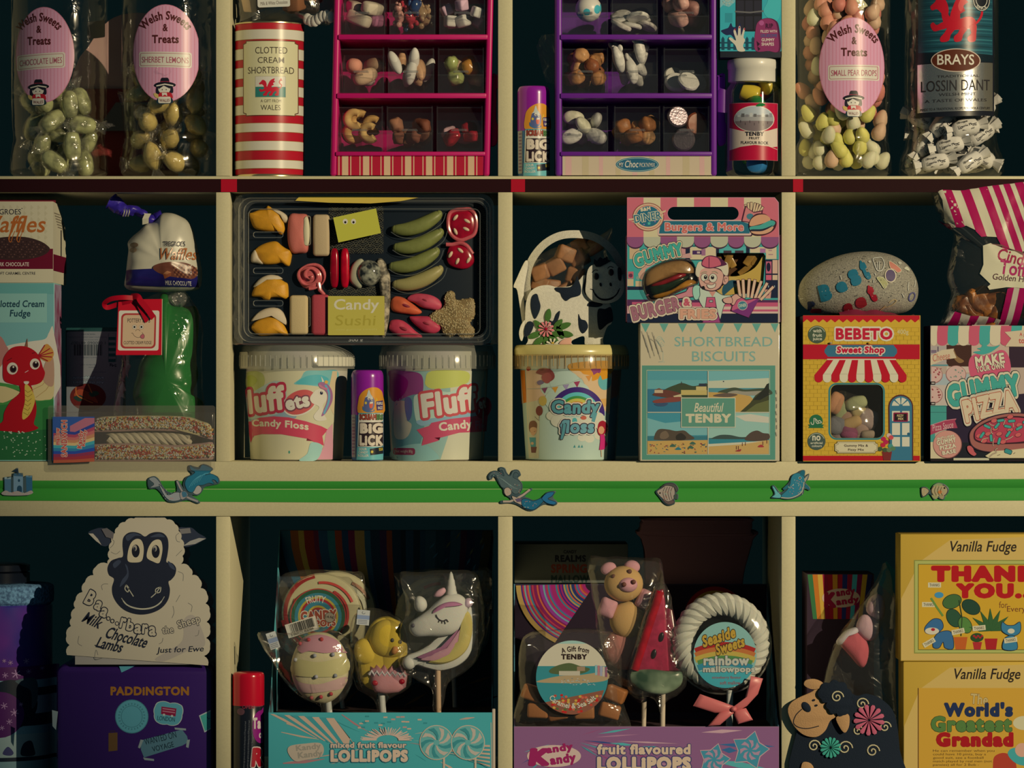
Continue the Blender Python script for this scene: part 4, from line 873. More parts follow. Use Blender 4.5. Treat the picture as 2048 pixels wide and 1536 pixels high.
for i in range(12):
    for k in range(6):
        a, b_ = 346+i*4+k, 530+k*4.6
        if ((a-368)/26)**2+((b_-541)/14)**2 < 1: cv.rect(a, b_, a+2.4, b_+2.4, ('8a5a38', '3a2018')[(i+k) % 2])
cv.poly([(327, 548), (336, 542), (344, 545), (343, 552), (330, 558)], '7a4024').poly([(327, 548), (336, 542), (344, 545), (335, 549)], '94603a')
cv.text('MILK CHOCOLATE', 331, 562, 382.5, 571, 'b8ac90', b=.02, skew=1)
cv.ell(268, 490, 9, 5, '6a5236').ell(266, 500, 8, 5, '7a6040')
cv.build('front_print', o, INKG, cut=.0025, cutz=.0025)
nk = spl([P(322, 434, .045), P(308, 438, .043), P(297, 436, .042), P(285, 426, .04), P(268, 421, .04), P(250, 421, .04), P(236, 412, .04), P(222, 402, .04)], 4, False)
rr_ = [.0075, .006, .0052, .005, .0065, .008, .010, .013]
b = B().tube(nk, [rr_[min(7, int(i/(len(nk)-1)*7))]*(1-.0*i) for i in range(len(nk))], 14).warp(.0035, 120)
ne = part('neck', b, mat('2a1c66', .3, .5, coat=.2), o)
b = B()
for p0, p1 in ((P(296, 427, .032), P(291, 448, .032)),): ribbon(b, [p0, (p0+p1)/2+Vector((-.001, -.006, 0)), p1], .008)
part('tie', b, mat('b8ac84', .45), ne)
b = B()
for k in range(3): ribbon(b, spl([P(247+k*5, 417, .033), P(249+k*5, 423, .026), P(246+k*5, 433, .033)], 4, False), .0014)
part('stripes', b, mat('b8ac84', .45), ne)
# mallow sandwich
o = thing('mallow_sandwich_pack', 'clear blister pack holding a sprinkle coated mallow sandwich, hanging over the shelf edge', 'sweet pack', (X(265), .01, F2+.0006))
part('backing_sheet', B().slab(m2(rrect(97, 811, 431, 941, 5)), -.0060, -.0056), clear(.05, .15, .3, 60, .10, '8a7c60', edge=.3), o)
z0_ = F2+.001
part('blister', B().box(X(106), X(430), -.0055, .045, z0_, Z(824), .004, 3), clear(.035, .1, 0, 1, .01, edge=.45), o)
part('sleeve', B().box(X(106.5), X(189), -.0075, -.0065, Z(921), Z(833.5)), CARD('2a4a70'), o)
cv = Cv(-.0075); cv.rect(106.5, 833.5, 189, 922.5, '2c4a78').poly([(140, 852), (170, 836), (189, 836), (189, 868), (140, 882)], '9a5a60')
for i, c in enumerate(('2a3a70', '943c48', 'a85a50', 'a8704a', 'b89a60', '3a8a84', '2a6a80', '26407c', '7a2c40', '8a2c30', '9a4a30')): cv.poly([(107, 860+i*6), (150, 864+i*5.5), (189, 846+i*7), (189, 853+i*7), (150, 870+i*5.5), (107, 866+i*6)], c)
cv.text('mallow', 98, 868, 132, 878, 'a8483c', b=.05, rot=-90, ol=(('c8bc96', .05),)).text('SANDWICH', 92, 871, 165, 883, 'a8483c', b=.045, rot=-90, ol=(('c8bc96', .05),))
cv.text('Kandy', 144, 873, 180, 885, 'a8483c', b=.05, rot=-84, ol=(('c8bc96', .06),)).text('Kandy', 153, 872, 186, 880, 'a8483c', b=.05, rot=-84, ol=(('c8bc96', .06),))
cv.build('sleeve_print', o)
top_ = [(189, 837), (230, 832), (300, 831), (370, 833), (398, 841), (426, 853), (426, 877), (400, 870), (370, 861), (300, 858), (240, 860), (189, 861)]
bot_ = [(189, 891), (240, 889), (300, 890), (350, 893), (400, 889), (424, 887), (429, 897), (428, 912), (410, 917), (300, 920), (189, 920)]
def sprinkled(nm, pts, lab):
    t = thing(nm, lab, 'sweet', (X(300), .012, Z(max(p[1] for p in pts))), None)
    part('mallow', B().puff(m2(spl(pts, 4)), .012, .010, .012, 5, pw=.5), mat('b8a468', .7, .3, var=.1), t)
    part('mallow_base', B().tube([P(a, b_, .006) for a, b_ in [(p[0], p[1]+.5) for p in spl([p for p in pts if p[1] > (858 if nm == 'a' else 855)], 3, False)]], .002, 8), mat('9c7860', .8), t)
    ys = [p[1] for p in pts]; poly = spl(pts, 4)
    def inside(x, y):
        c = False
        for i in range(len(poly)):
            (x1, y1), (x2, y2) = poly[i-1], poly[i]
            if (y1 > y) != (y2 > y) and x < (x2-x1)*(y-y1)/(y2-y1)+x1: c = not c
        return c
    groups = {c: B() for c in ('d0c090', 'a02818', 'b8862c', 'c0b070', 'a84a24')}
    for i in range(1500):
        a, b_ = R.uniform(190, 427), R.uniform(min(ys)+2, max(ys)-3)
        if not all(inside(a+dx, b_+dy) for dx, dy in ((2, 0), (-2, 0), (0, 2.5), (0, -2.5))): continue
        n = noise.noise(Vector((a*.05, b_*.09, 1))); c = 'a02818' if n > .25 and R.random() < .75 else R.choice(('d0c090', 'd0c090', 'b8862c', 'c0b070', 'a84a24'))
        groups[c].ell((X(a), .0018+R.uniform(-.0004, .0006), Z(b_)), (.00115,)*3, u=6, v=4)
    for c, bb in groups.items(): q = part('sprinkles', bb, mat(c, .4, .4), t); q['kind'] = 'stuff'
    return t
sprinkled('mallow_slab', top_, 'upper sprinkle coated mallow slab in the clear sandwich pack')
sprinkled('mallow_slab', bot_, 'lower sprinkle coated mallow slab in the clear sandwich pack')
b = B()
for s in range(4):
    pts = [(X(214+i*3.28), .017+.0055*math.cos(i*.34+s*pi/2), Z(877.5)+.0052*math.sin(i*.34+s*pi/2)) for i in range(51)]
    b.tube(pts, .0042, 8)
solo('mallow_twist', b, mat('bca87a', .75, .2, sss=.1), 'cream twisted mallow rope between the two sprinkled slabs', 'sweet')
# ---------------------------------------------------------------- middle row, second cubby: sushi tray, tubs, roller can
def tub(label, cx_, rl, rt, rb_, lidc, body, y=.014, zl=(690, 738), frost=.28, hc='a09878', topc=None):
    cx, R_ = X(cx_), rl/S; cy = y+R_; zb = F2
    o = thing('candy_floss_tub', label, 'tub', (cx, cy, zb)); rt, rb_ = rt/S, rb_/S
    part('body', B().lathe(cx, cy, [(rb_*.97, zb), (rb_, zb+.001), (rb_+(rt-rb_)*.5, (zb+Z(738))/2), (rt, Z(739)), (rt, Z(zl[0]+12))], 64), body, o)
    part('lid', B().lathe(cx, cy, [(R_*.98, Z(zl[1])), (R_, Z(zl[1])+.0005), (R_, Z(zl[0]+18)), (R_*.97, Z(zl[0]+10)), (R_*.955, Z(zl[0]+2)), (R_*.94, Z(zl[0])), (R_*.3, Z(zl[0]))], 72, False), clear(.06, .12, 0, 1, frost, hc, edge=.3), o)
    if topc: part('lid_rim', B().lathe(cx, cy, [(R_*.99, Z(zl[0]+21)), (R_*1.003, Z(zl[0]+17)), (R_*.99, Z(zl[0]+8)), (R_*.96, Z(zl[0]+1)), (R_*.94, Z(zl[0]-1)), (R_*.2, Z(zl[0]-1))], 72, False), topc, o)
    b = B()
    for i in range(60):
        a = 2*pi*i/60; b.box(-.0004, .0004, -R_-.0006, -R_+.0004, Z(zl[1]-6), Z(zl[0]+20))
        for v in b.b.verts:
            if v.tag: continue
            x, q = v.co.x, v.co.y; v.co.x, v.co.y = cx+x*math.cos(a)-q*math.sin(a), cy+x*math.sin(a)+q*math.cos(a); v.tag = True
    part('lid_ribs', b, clear(.1, .1, 0, 1, .6, hc, edge=.4), o)
    def surf(x, z):
        t = min(1, max(0, (z-zb)/(Z(739)-zb))); r = rb_+(rt-rb_)*t+.0006
        return cy-math.sqrt(max(r*r-(x-cx)**2, 0))
    return o, surf
FLOSS = mat('aaa078', .6, .3, var=.12, vs_=18, c2='a89a80')
o, sf = tub('clear candy floss tub with a white pony print, left of the small purple can', 586.5, 117, 103, 93.5, None, FLOSS)
cv = Cv(surf=sf); cv.poly([(484, 742), (671, 742), (664, 905), (662, 920), (492, 920)], 'b2a678')
cv.blob([(484, 748), (505, 742), (522, 748), (526, 765), (515, 778), (486, 780)], '9c9a50').blob([(484, 756), (498, 750), (510, 760), (500, 772), (485, 772)], '94963a')
cv.blob([(586, 768), (600, 756), (610, 742), (640, 741), (671, 741), (670, 768), (640, 773), (612, 770)], '6a9c88', n=4).blob([(590, 766), (612, 752), (640, 750), (655, 760), (630, 770), (606, 769)], '4a9488', n=4)
cv.poly([(662, 742), (671, 742), (664, 830), (650, 800)], 'b8a070')
cv.blob([(484, 790), (500, 784), (530, 768), (545, 762), (560, 764), (569, 776), (572, 800), (575, 820), (560, 830), (530, 836), (500, 842), (488, 838)], '98a088').blob([(490, 840), (520, 836), (560, 826), (575, 815), (590, 836), (540, 842), (500, 845)], '7c8c84')
cv.poly([(489, 845), (515, 836), (545, 833), (575, 835), (610, 843), (640, 853), (653, 860), (642, 873), (645, 892), (624, 884), (612, 878), (560, 869), (520, 869), (502, 873), (494, 887), (490, 870)], 'b03c46')
cv.poly([(612, 877), (624, 883), (611, 882)], '6a1020').text('Candy Floss', 498, 843, 615, 862, 'c0b084', b=.035, skew=3.5, sag=3)
cv.poly([(650, 862), (662, 848), (663, 920), (632, 920), (645, 893)], 'b8807a').blob([(620, 886), (640, 890), (640, 905), (628, 922), (596, 922), (612, 908)], '88a890')
cv.ell(597.5, 806, 36, 24.5, 'c4b898', rot=-24, n=40).ell(597.5, 804.5, 34, 23, 'ac4a40', rot=-24, n=40)
cv.text('ets', 568, 793, 617, 818, 'c0bc98', b=.05, rot=-12, ol=(('6a3a3c', .075),))
cv.text('luff', 487, 774, 567, 825, 'c2aa84', b=.05, rot=-8, sh=.04, ol=(('a02c38', .09),))
cv.blob([(622, 806), (618, 796), (624, 786), (630, 780), (640, 778), (650, 786), (650, 800), (643, 812), (646, 830), (650, 840), (632, 842), (625, 832), (636, 815)], 'c6b88c', n=4)
cv.blob([(634, 768), (640, 764), (652, 768), (661, 782), (662, 800), (656, 815), (648, 828), (640, 832), (650, 806), (652, 790), (646, 780), (638, 776)], '8a5a6c').line([(648, 770), (655, 785), (654, 805), (645, 828)], 4, '5a8c90', smooth=True).line([(636, 770), (644, 776), (652, 778)], 4, 'a86468', smooth=True)
cv.ell(650, 764, 3.4, 3.4, 'c8903a').ell(639, 785, 4.4, 4.6, 'd0c8a0').ell(640.5, 786, 3, 3.6, '1c2030').ell(641, 784, 1, 1, 'd0c8a0').ell(576, 905, 2, 3, '4a8060').poly([(642, 764), (640, 752), (646, 763)], 'c8b890')
cv.build('label_print', o, INKG, cut=.004)
cx, cy = o.location.x, o.location.y
cv = Cv(surf=cylsurf(cx, cy, 117.4/S)); cv.rect(632, 713.5, 703, 732, 'b8ac84', 4).rect(470.5, 703, 491, 736, '948a6c', 3); cv.build('lid_tab', o, cut=.003)
o, sf = tub('clear candy floss tub right of the small purple can, its logo half in shadow', 872, 118, 103, 93.5, None, FLOSS, y=.012)
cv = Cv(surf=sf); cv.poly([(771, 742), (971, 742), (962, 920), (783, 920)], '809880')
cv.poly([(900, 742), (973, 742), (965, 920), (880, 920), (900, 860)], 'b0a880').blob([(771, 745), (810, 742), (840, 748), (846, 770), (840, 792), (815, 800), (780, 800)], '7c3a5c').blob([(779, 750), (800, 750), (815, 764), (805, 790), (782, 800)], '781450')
cv.blob([(850, 760), (862, 742), (930, 742), (938, 760), (920, 772), (870, 778), (852, 772)], 'a8a64c').blob([(782, 830), (800, 800), (840, 790), (850, 830), (835, 900), (800, 920), (784, 900)], '5a8074')
cv.blob([(786, 810), (795, 802), (812, 804), (816, 820), (812, 840), (822, 850), (815, 872), (800, 880), (786, 870)], 'a89c78').blob([(810, 795), (822, 800), (822, 830), (814, 842), (808, 815)], '4a5070')
cv.blob([(783, 900), (840, 888), (870, 905), (870, 921), (784, 921)], '7a9c88').rect(783, 897, 829, 911, '7a2a3c', 5).text('Net weight 80g', 788, 900.5, 824, 908, 'b09a80')
cv.blob([(826, 800), (835, 788), (875, 782), (900, 784), (920, 772), (945, 764), (957, 770), (957, 812), (950, 830), (910, 836), (870, 842), (840, 850), (830, 838)], 'a0b098', n=4).blob([(832, 842), (870, 836), (910, 830), (955, 818), (952, 832), (910, 840), (866, 848), (842, 852)], '7a9490', n=4)
cv.poly([(832, 860), (858, 852), (862, 846), (900, 838), (975, 830), (972, 864), (918, 866), (880, 876), (876, 882), (842, 892), (846, 876)], 'ac4450').poly([(868, 876), (880, 875), (878, 881)], '4a0a18').text('Candy', 877, 842, 944, 865, 'c4b48a', b=.035, rot=-6).text('Flo', 950, 842, 968, 860, '98606a', b=.03, rot=-3)
cv.ell(966, 816, 16, 22, '8a2434', rot=15).text('et', 957, 800, 971, 818, 'b0a48c', b=.04, rot=-12)
cv.text('Fluff', 840, 779, 953, 829, 'c8bc90', b=.05, rot=-9, sh=.05, ol=(('ae4440', .085),))
cv.build('label_print', o, INKG, cut=.004)
roller('small purple capped candy roller can between the two clear candy floss tubs', 0, 0, F2, .012+32.5/S)
# sushi tray
TY = .030
o = thing('sushi_tray', 'black candy sushi tray standing on the two candy floss tubs', 'sweet tray', (X(728), TY, Z(689.5)+.001))
rim = rrect(470, 392, 985, 689.5, 24, 6)
part('tray_base', B().slab(m2(rim, 0), TY+.006, TY+.026, .002), mat('141a1c', .25, .5), o)
part('tray_rim', B().panel(m2(rrect(464, 386, 988, 690, 26, 6)), [m2(rrect(492, 404, 972, 672, 22, 6))], TY-.0085, TY-.0065), clear(.09, .1, .2, 40, .025, edge=.5), o)
b = B()
for q, yy in ((rrect(478, 396, 980, 684, 24, 8), TY-.0095), (rrect(488, 402, 974, 676, 22, 8), TY-.0085), (rrect(497, 418, 960, 668, 12, 6), TY-.004)): b.tube([P(x, y_, yy) for x, y_ in q], .0007, 6, True)
for y0 in (464, 536, 601): b.tube([P(x, y_, TY-.003) for x, y_ in rrect(507, y0, 566, y0+11, 5)], .0006, 6, True)
b.tube([P(x, y_, TY-.003) for x, y_ in rrect(612, 432, 621, 490, 4)], .0006, 6, True); b.tube([P(x, y_, TY-.003) for x, y_ in rrect(614, 594, 620, 653, 3)], .0006, 6, True)
for k in range(5):
    ox, oy = ((0, 0), (3, 36), (-5, 74), (2, 110), (2, 110))[k]
    if k < 4: b.tube([P(x+ox, y_+oy, TY-.003) for x, y_ in spl([(782, 464), (800, 474), (830, 476), (862, 462), (884, 446), (892, 426)], 4, False)], .0005, 6)
part('tray_ridges', b, clear(.3, .08, 0, 1, .12, 'a09a80', edge=.7), o)
cv = Cv(TY+.006)
def waves(cv, x0, y0, x1, y1, r=14, bgc='12181a', c='46422f'):
    cv.rect(x0, y0, x1, y1, bgc); k = 0; y = y0+r*.5
    while y < y1+r*.5:
        x = x0+(r if k % 2 else 0)
        while x < x1+r:
            for q in (r, r*.74, r*.48, r*.22):
                pts = [p for p in arcp(x, y, q, q, 12 if q == r else 25, 168 if q == r else 155, 10) if x0+.5 <= p[0] <= x1-.5 and y0+.5 <= p[1] <= y1-.5]
                if len(pts) > 2: cv.line(pts, 1.2, c)
            x += 2*r
        y += r*.55; k += 1
waves(cv, 656, 404, 768, 508); waves(cv, 656, 573, 768, 592); waves(cv, 954, 410, 978, 684, 15)
cv.rect(656, 670, 768, 688, '171a1c').text('300 g', 697, 676, 726, 685, 'b0a890', b=.02).rect(470, 687, 985, 689, '3a1410')
cv.build('sleeve_print', o)
nt_ = part('sleeve_band', B().box(X(656), X(768), TY-.0100, TY-.0096, Z(670), Z(592)), CARD('a8963a'), o)
cv = Cv(TY-.0100); cv.rect(656, 592, 768, 670, 'a8983c').text('Candy', 667, 598, 757, 626, 'c8bc88', b=.018, sh=.05).text('Sushi', 670, 630, 750, 651, '98882e', b=.0, sh=.1).text('mini gummy sweets', 672, 657, 754, 662, 'b4a650', skew=-.6)
cv.build('band_print', nt_)
part('paper_strip', B().slab(m2([(589, 400), (598, 391), (720, 391), (836, 394), (800, 401), (740, 405.5), (656, 404)]), TY-.0112, TY-.0108), CARD('b89a3a'), o)
st = part('sticky_note', B().slab(m2([(665, 434), (751, 415.5), (761, 465), (675.5, 484)]), TY-.0112, TY-.0108), CARD('a8a034'), o)
cv = Cv(TY-.0112)
for a in (690.6, 707): cv.ell(a, 443, 5, 5.4, 'd0cca8').ell(a, 444.5, 2.2, 2.4, '16100c')
cv.build('note_eyes', st)
b = B()      # gathered film at the sides
for sx, s_ in ((476, -1), (986, 1)):
    b.sheet(lambda u, v: Vector((X(sx+s_*(-6+18*u))+.0015*math.sin(v*40+u*3), TY-.006+.012*u+.002*math.sin(v*23), Z(388+300*v))), 6, 40)
part('film_wrap', b.warp(.002, 140), clear(.09, .14, 1, 120, .03, edge=.5), o)
YP = TY+.006
def gummy(name, label, pts, m_, tf=.010, pw=.6, n=5, group=None, y=YP, sm=4, c=None):
    return solo(name, B().puff(m2(spl(pts, sm)), y-.0004, tf, 0, n, pw=pw, c=c), m_, label, 'sweet', group)
ORANGE = mat('b87e1c', .45, .4, sss=.2, bump=.2, bs=700, var=.15, vs_=50); CRM = mat('b09a70', .6, .3, sss=.15)
FT = [([(495, 425), (500, 423), (515, 417), (527, 414), (532, 409), (537, 411), (542, 415), (556, 423), (562, 434), (566, 446), (568, 458), (563, 467), (556, 466), (551, 458), (544, 461), (520, 459), (505, 454), (498, 440)], [(538, 414), (555, 418), (570, 428), (575, 440), (566, 444), (558, 430), (545, 421)]),
      ([(505, 500), (517, 489), (535, 482), (550, 481), (560, 489), (568, 494), (575, 497), (581, 500), (580, 515), (576, 530), (568, 529), (560, 524), (545, 527), (522, 526), (512, 512)], [(499, 508), (505, 498), (510, 500), (515, 514), (524, 527), (510, 525), (499, 522)]),
      ([(500, 588), (505, 574), (515, 563), (530, 553), (545, 550), (558, 557), (566, 562), (573, 568), (574, 592), (568, 597), (560, 594), (540, 594), (535, 599), (525, 598), (518, 593), (504, 592)], [(503, 572), (516, 556), (535, 548), (553, 550), (562, 557), (545, 554), (525, 557), (510, 572)]),
      ([(499, 655), (505, 644), (520, 636), (537, 632), (552, 634), (562, 644), (572, 660), (576, 669), (566, 670), (555, 668), (520, 671), (506, 664)], [(499, 642), (510, 626), (528, 616), (548, 614), (562, 622), (572, 640), (570, 650), (556, 634), (538, 630), (520, 634)])]
for (a, b_), w in zip(FT, ('topmost', 'second', 'third', 'lowest')):
    t = thing('gummy_fish', f'{w} of the four orange gummy fish down the left of the sushi tray', 'sweet', (X(535), YP, Z(max(p[1] for p in a))), 'gummy fish in the sushi tray')
    part('fish_body', B().puff(m2(spl(a, 4)), YP-.0004, .011, 0, 5, pw=.6), ORANGE, t); part('cream_back', B().puff(m2(spl(b_, 4)), YP-.0004, .009, 0, 4, pw=.6), CRM, t)
SALM = mat('b4604a', .55, .35, bump=.4, bs=1500, sss=.1)
t = thing('foam_roll', 'salmon pink foam roll with cream core at the upper left of the sushi tray', 'sweet', (X(595), YP, Z(505)))
part('roll', B().puff(m2(spl([(577, 427), (595, 425), (612, 428), (614, 450), (615, 480), (612, 502), (596, 505), (581, 504), (573, 485), (572, 455)], 4)), YP, .014, 0, 6, pw=.45), SALM, t)
part('core', B().puff(m2(spl([(606, 434), (613, 432), (617, 450), (617, 475), (614, 490), (606, 488), (603, 460)], 4)), YP-.009, .0055, 0, 4, pw=.5), mat('b8a878', .6), t)
BEI = lambda c: mat(c, .65, .25, bump=.4, bs=1500)
for q, c, lb in (((624, 427, 657, 511), 'a88e60', 'beige sugared foam block beside the salmon roll'), ((577, 589.5, 614, 669), 'b09660', 'beige sugared foam block at the lower left of the sushi tray'), ((621, 588, 657, 670), '9c3a3a', 'pink red sugared foam block beside the yellow candy label')):
    b = B().box(X(q[0]), X(q[2]), YP-.012, YP-.0004, Z(q[3]), Z(q[1]), .004, 3); solo('foam_block', b, BEI(c), lb, 'sweet')
solo('gummy_rose', B().tube([P(620+(3+k*.42)*math.cos(k*.2), 551+(3+k*.36+2*math.sin(k*.33))*math.sin(k*.2), YP-.011+.0001*k) for k in range(72)], [.0018+.0007*math.sin(k*.45) for k in range(72)], 8).tube([P(637, 565, YP-.004), P(640, 580, YP-.004), P(649, 590, YP-.005)], [.003, .0028, .002], 8).puff(m2(oval(620, 552, 27, 27, 20)), YP-.0004, .006, 0, 4), gel('b4544a'), 'coral pink ribbon gummy coiled like a rose in the sushi tray', 'sweet')
for k, (a, c) in enumerate(((669, '8a0418'), (690, 'a8041c'))):
    solo('gummy_stick', B().ell(tuple(P(a, 536, YP-.007)), (.0055, .0055, .025), u=14, v=16, sq=.6), gel(c), ('darker', 'brighter')[k]+' red gummy stick in the window of the sushi sleeve', 'sweet')
t = thing('dome_candy', 'white and black speckled dome candy in the window of the sushi sleeve', 'sweet', (X(727), YP, Z(575)))
part('candy_base', B().puff(m2(spl([(697, 560), (699, 535), (709, 520), (722, 516), (728, 530), (724, 560), (722, 573), (712, 575)], 4)), YP-.0004, .009, 0, 5, pw=.6), mat('9c946c', .4, .4), t)
part('dome', B().ell(tuple(P(738, 546, YP-.006)), (.0155, .012, .0165), u=22, v=14), mat('8a8464', .12, .6, c2='23241f', vs_=130, coat=.6), t)
gummy('gummy_bar', 'cream speckled gummy bar behind the yellow candy label', [(752, 520), (762, 516), (772, 530), (779, 555), (779, 600), (776, 640), (770, 668), (762, 672), (760, 600), (756, 560)], mat('a08e68', .5, c2='4a4230', vs_=160), .009)
PEP = mat('6e6e34', .4, .4, bump=.15, bs=500, var=.12, sss=.1)
for k, (ox, oy) in enumerate(((0, 0), (3, 36), (-5, 74), (2, 110))):
    pa = spl([P(790+ox, 459+oy, YP-.006), P(812+ox, 459+oy, YP-.007), (P(838+ox, 452+oy, YP-.007)), P(860+ox, 441+oy, YP-.007), P(878+ox, 429+oy, YP-.006)], 5, False)
    rr_ = [.0093*max(.25, math.sin(pi*(.13+.74*i/(len(pa)-1))))**.55 for i in range(len(pa))]
    b = B().tube(pa, rr_, 14)
    for e, r_ in ((pa[0], rr_[0]), (pa[-1], rr_[-1])): b.ell(e, (r_*.8, r_, r_), u=12, v=8)
    solo('gummy_pepper', b, PEP if k < 3 else mat('8a7c44', .4, .4, bump=.15, bs=500, sss=.1), ('topmost', 'second', 'third', 'lowest')[k]+' of the four curved green gummy peppers in the sushi tray', 'sweet', 'gummy peppers in the sushi tray')
RG = gel('8c0a1e')
for lb, pts, rimp, seeds in (('upper red seeded gummy slice with pink rim in the sushi tray', [(898, 430), (908, 421), (926, 419), (940, 419), (950, 430), (953, 450), (948, 468), (935, 476), (920, 480), (905, 472), (897, 455)], None, ((911, 435, -50), (934, 442, 30), (932, 458, 25), (911, 463, 65))),
                             ('lower red seeded gummy slice with peeling pink rim in the sushi tray', [(894, 500), (900, 490), (920, 488), (936, 492), (946, 506), (948, 522), (938, 534), (922, 537), (900, 530), (892, 516)], 1, ((921, 501, 40), (901, 509, -60), (915, 522, -65), (937, 520, -60)))):
    t = thing('gummy_slice', lb, 'sweet', (X(922), YP, Z(max(p[1] for p in pts))))
    q = spl(pts, 4); part('flesh', B().puff(m2(q), YP-.0004, .009, 0, 5, pw=.45), RG, t)
    rq = q if not rimp else spl([(892, 489), (905, 489), (920, 486), (934, 492), (945, 508)], 4, False)
    part('rim', B().tube([P(a, b_, YP-.006) for a, b_ in rq], .0026, 8, not rimp), gel('a84a44'), t)
    b = B()
    for a, b_, rt_ in seeds: part('seed', B().ell(tuple(P(a, b_, YP-.0088)), (.0046, .0016, .0021), (0, math.radians(rt_), 0), u=10, v=8), mat('b89c70', .5), t)
    b.b.free()
PK = lambda c: mat(c, .5, .35, sss=.2, var=.12, vs_=70)
for lb, c, pts in (('orange curled gummy petal in the sushi tray', 'b4502c', [(780, 605), (786, 594), (800, 593), (815, 600), (832, 612), (843, 622), (838, 628), (815, 628), (795, 624), (782, 618)]), ('pink curled gummy petal above the sprinkle cluster', 'a83c44', [(812, 598), (822, 588), (842, 586), (866, 591), (880, 602), (882, 612), (872, 620), (852, 616), (836, 610), (826, 604)]),
                   ('crimson curled gummy petal touching the sprinkle cluster', 'a0303c', [(817, 632), (840, 632), (862, 634), (878, 648), (880, 658), (868, 667), (848, 664), (834, 654), (824, 644)]), ('pink curled gummy petal at the bottom of the sushi tray', 'a8343e', [(777, 652), (782, 640), (796, 638), (812, 646), (830, 662), (843, 672), (836, 676), (806, 676), (788, 668), (778, 660)])):
    o2 = thing('gummy_petal', lb, 'sweet', (X(sum(p[0] for p in pts)/len(pts)), YP, Z(max(p[1] for p in pts))))
    part('petal', B().puff(m2(spl(pts, 4)), YP-.0004, .0085, 0, 5, pw=.6).warp(.0012, 90), PK(c), o2)
    mx, my = sum(p[0] for p in pts)/len(pts), sum(p[1] for p in pts)/len(pts)
    part('fold', B().tube([P(mx+dx, my+dx*.42-2, YP-.0078+abs(dx)*.00012) for dx in range(-14, 21, 3)], [.0006+.0016*math.sin(pi*i/11) for i in range(12)], 8), mat('6e1420', .6), o2)
b = B()
cl = spl([(854, 638), (866, 622), (886, 612), (888, 590), (898, 580), (908, 584), (912, 598), (930, 596), (948, 598), (950, 630), (940, 645), (950, 660), (944, 675), (925, 678), (912, 668), (900, 674), (886, 668), (880, 652), (868, 648)], 5)
o2 = thing('sprinkle_cluster', 'tan star shaped gummy crusted with sugar beads at the tray lower right', 'sweet', (X(905), YP, Z(678)))
part('gummy', B().puff(m2(cl), YP-.0004, .008, 0, 5, pw=.5), mat('7a6238', .5, var=.3, vs_=80), o2)
bd = B()
tr_ = BVHTree.FromBMesh(B().puff(m2(cl), YP-.0004, .008, 0, 5, pw=.5).b)
for i in range(900):
    x, z = R.uniform(X(852), X(952)), R.uniform(Z(680), Z(578)); h = tr_.ray_cast(Vector((x, -.3, z)), Vector((0, 1, 0)))
    if h[0] is not None and h[0].y < YP-.001: bd.ell(h[0], (.0009,)*3, u=6, v=4)
q = part('sugar_beads', bd, mat('a08a58', .4, .5), o2); q['kind'] = 'stuff'
# ---------------------------------------------------------------- middle row, third cubby
o, sf = tub('candy floss tub with a rainbow print and yellow lid under the felt cow', 1143.5, 118, 103, 91.5, None, mat('9fae96', .5, .35, var=.1, vs_=15), frost=.3, hc='b08a4a', topc=mat('b8a45c', .25, .5, coat=.3))
cv = Cv(surf=sf); cv.poly([(1041, 740), (1226, 740), (1217, 920), (1053, 920)], '9aa688').poly([(1041, 740), (1050, 740), (1053, 805), (1044, 808)], 'b8661c').poly([(1052, 740), (1100, 740), (1090, 800), (1053, 806)], 'bc9870')
cv.poly([(1053, 806), (1080, 800), (1078, 918), (1058, 918)], 'aea47c')
cv.poly([(1222, 740), (1246, 740), (1240, 800), (1221, 800)], '6a4a40').poly([(1221, 800), (1240, 790), (1233, 920), (1216, 920)], '2e5a60').poly([(1140, 740), (1225, 740), (1221, 830), (1200, 812), (1180, 790), (1166, 760)], 'c09a68')
cv.blob([(1140, 740), (1145, 726), (1225, 722), (1225, 745), (1205, 754), (1186, 762), (1184, 752), (1168, 748), (1160, 742)], 'c07a1c')
for a, b_, r_ in ((1105, 775, 24), (1130, 765, 30), (1155, 785, 26), (1172, 805, 22), (1120, 800, 30), (1150, 830, 40)): cv.ell(a, b_, r_, r_*.8, 'a2ad90')
cv.blob([(1072, 745), (1082, 736), (1100, 738), (1109, 748), (1108, 758), (1096, 764), (1088, 752), (1078, 748)], '7a3a30').blob([(1084, 752), (1096, 745), (1104, 754), (1098, 766), (1088, 764)], '8a4438').blob([(1074, 764), (1082, 760), (1088, 766), (1078, 770)], '6a5864').ell(1057, 737, 4, 4.5, '8a1c1c')
for a, b_, c in ((1089, 776, '6a2c48'), (1110, 775, 'b8802c'), (1132, 770, '8a7a86'), (1154, 764, '8c3446'), (1188, 738, '7a3458'), (1178, 752, 'b8762c')): cv.poly([(a-6, b_), (a+7, b_-2), (a+1, b_+11)], c)
cv.line([(1054, 778), (1080, 777), (1110, 773), (1140, 766), (1165, 756)], .7, '8a9078').poly([(1185, 738), (1203, 737), (1202, 747), (1196, 745), (1188, 750)], '7c3454')
cv.ell(1211, 763, 13.5, 17, '5a9484').poly(star(1212, 748, 9, 4, 6), 'c08a2c').poly([(1198, 799), (1214, 797), (1216, 812), (1202, 816)], 'bc8c48').poly([(1200, 745), (1214, 742), (1220, 755), (1206, 760)], 'c07c1c')
q = [p for p in arcp(1155, 830, 56, 56, -5, 185, 30)]
for r_, c in ((56, '3a2458'), (45.5, '54a090'), (38, '3a7a34'), (33, 'b0a040'), (27, 'b86a24'), (20, '9a201c'), (11, 'a8ac90')): cv.poly(arcp(1155, 830, r_, r_*1.0, -2, 182, 32), c)
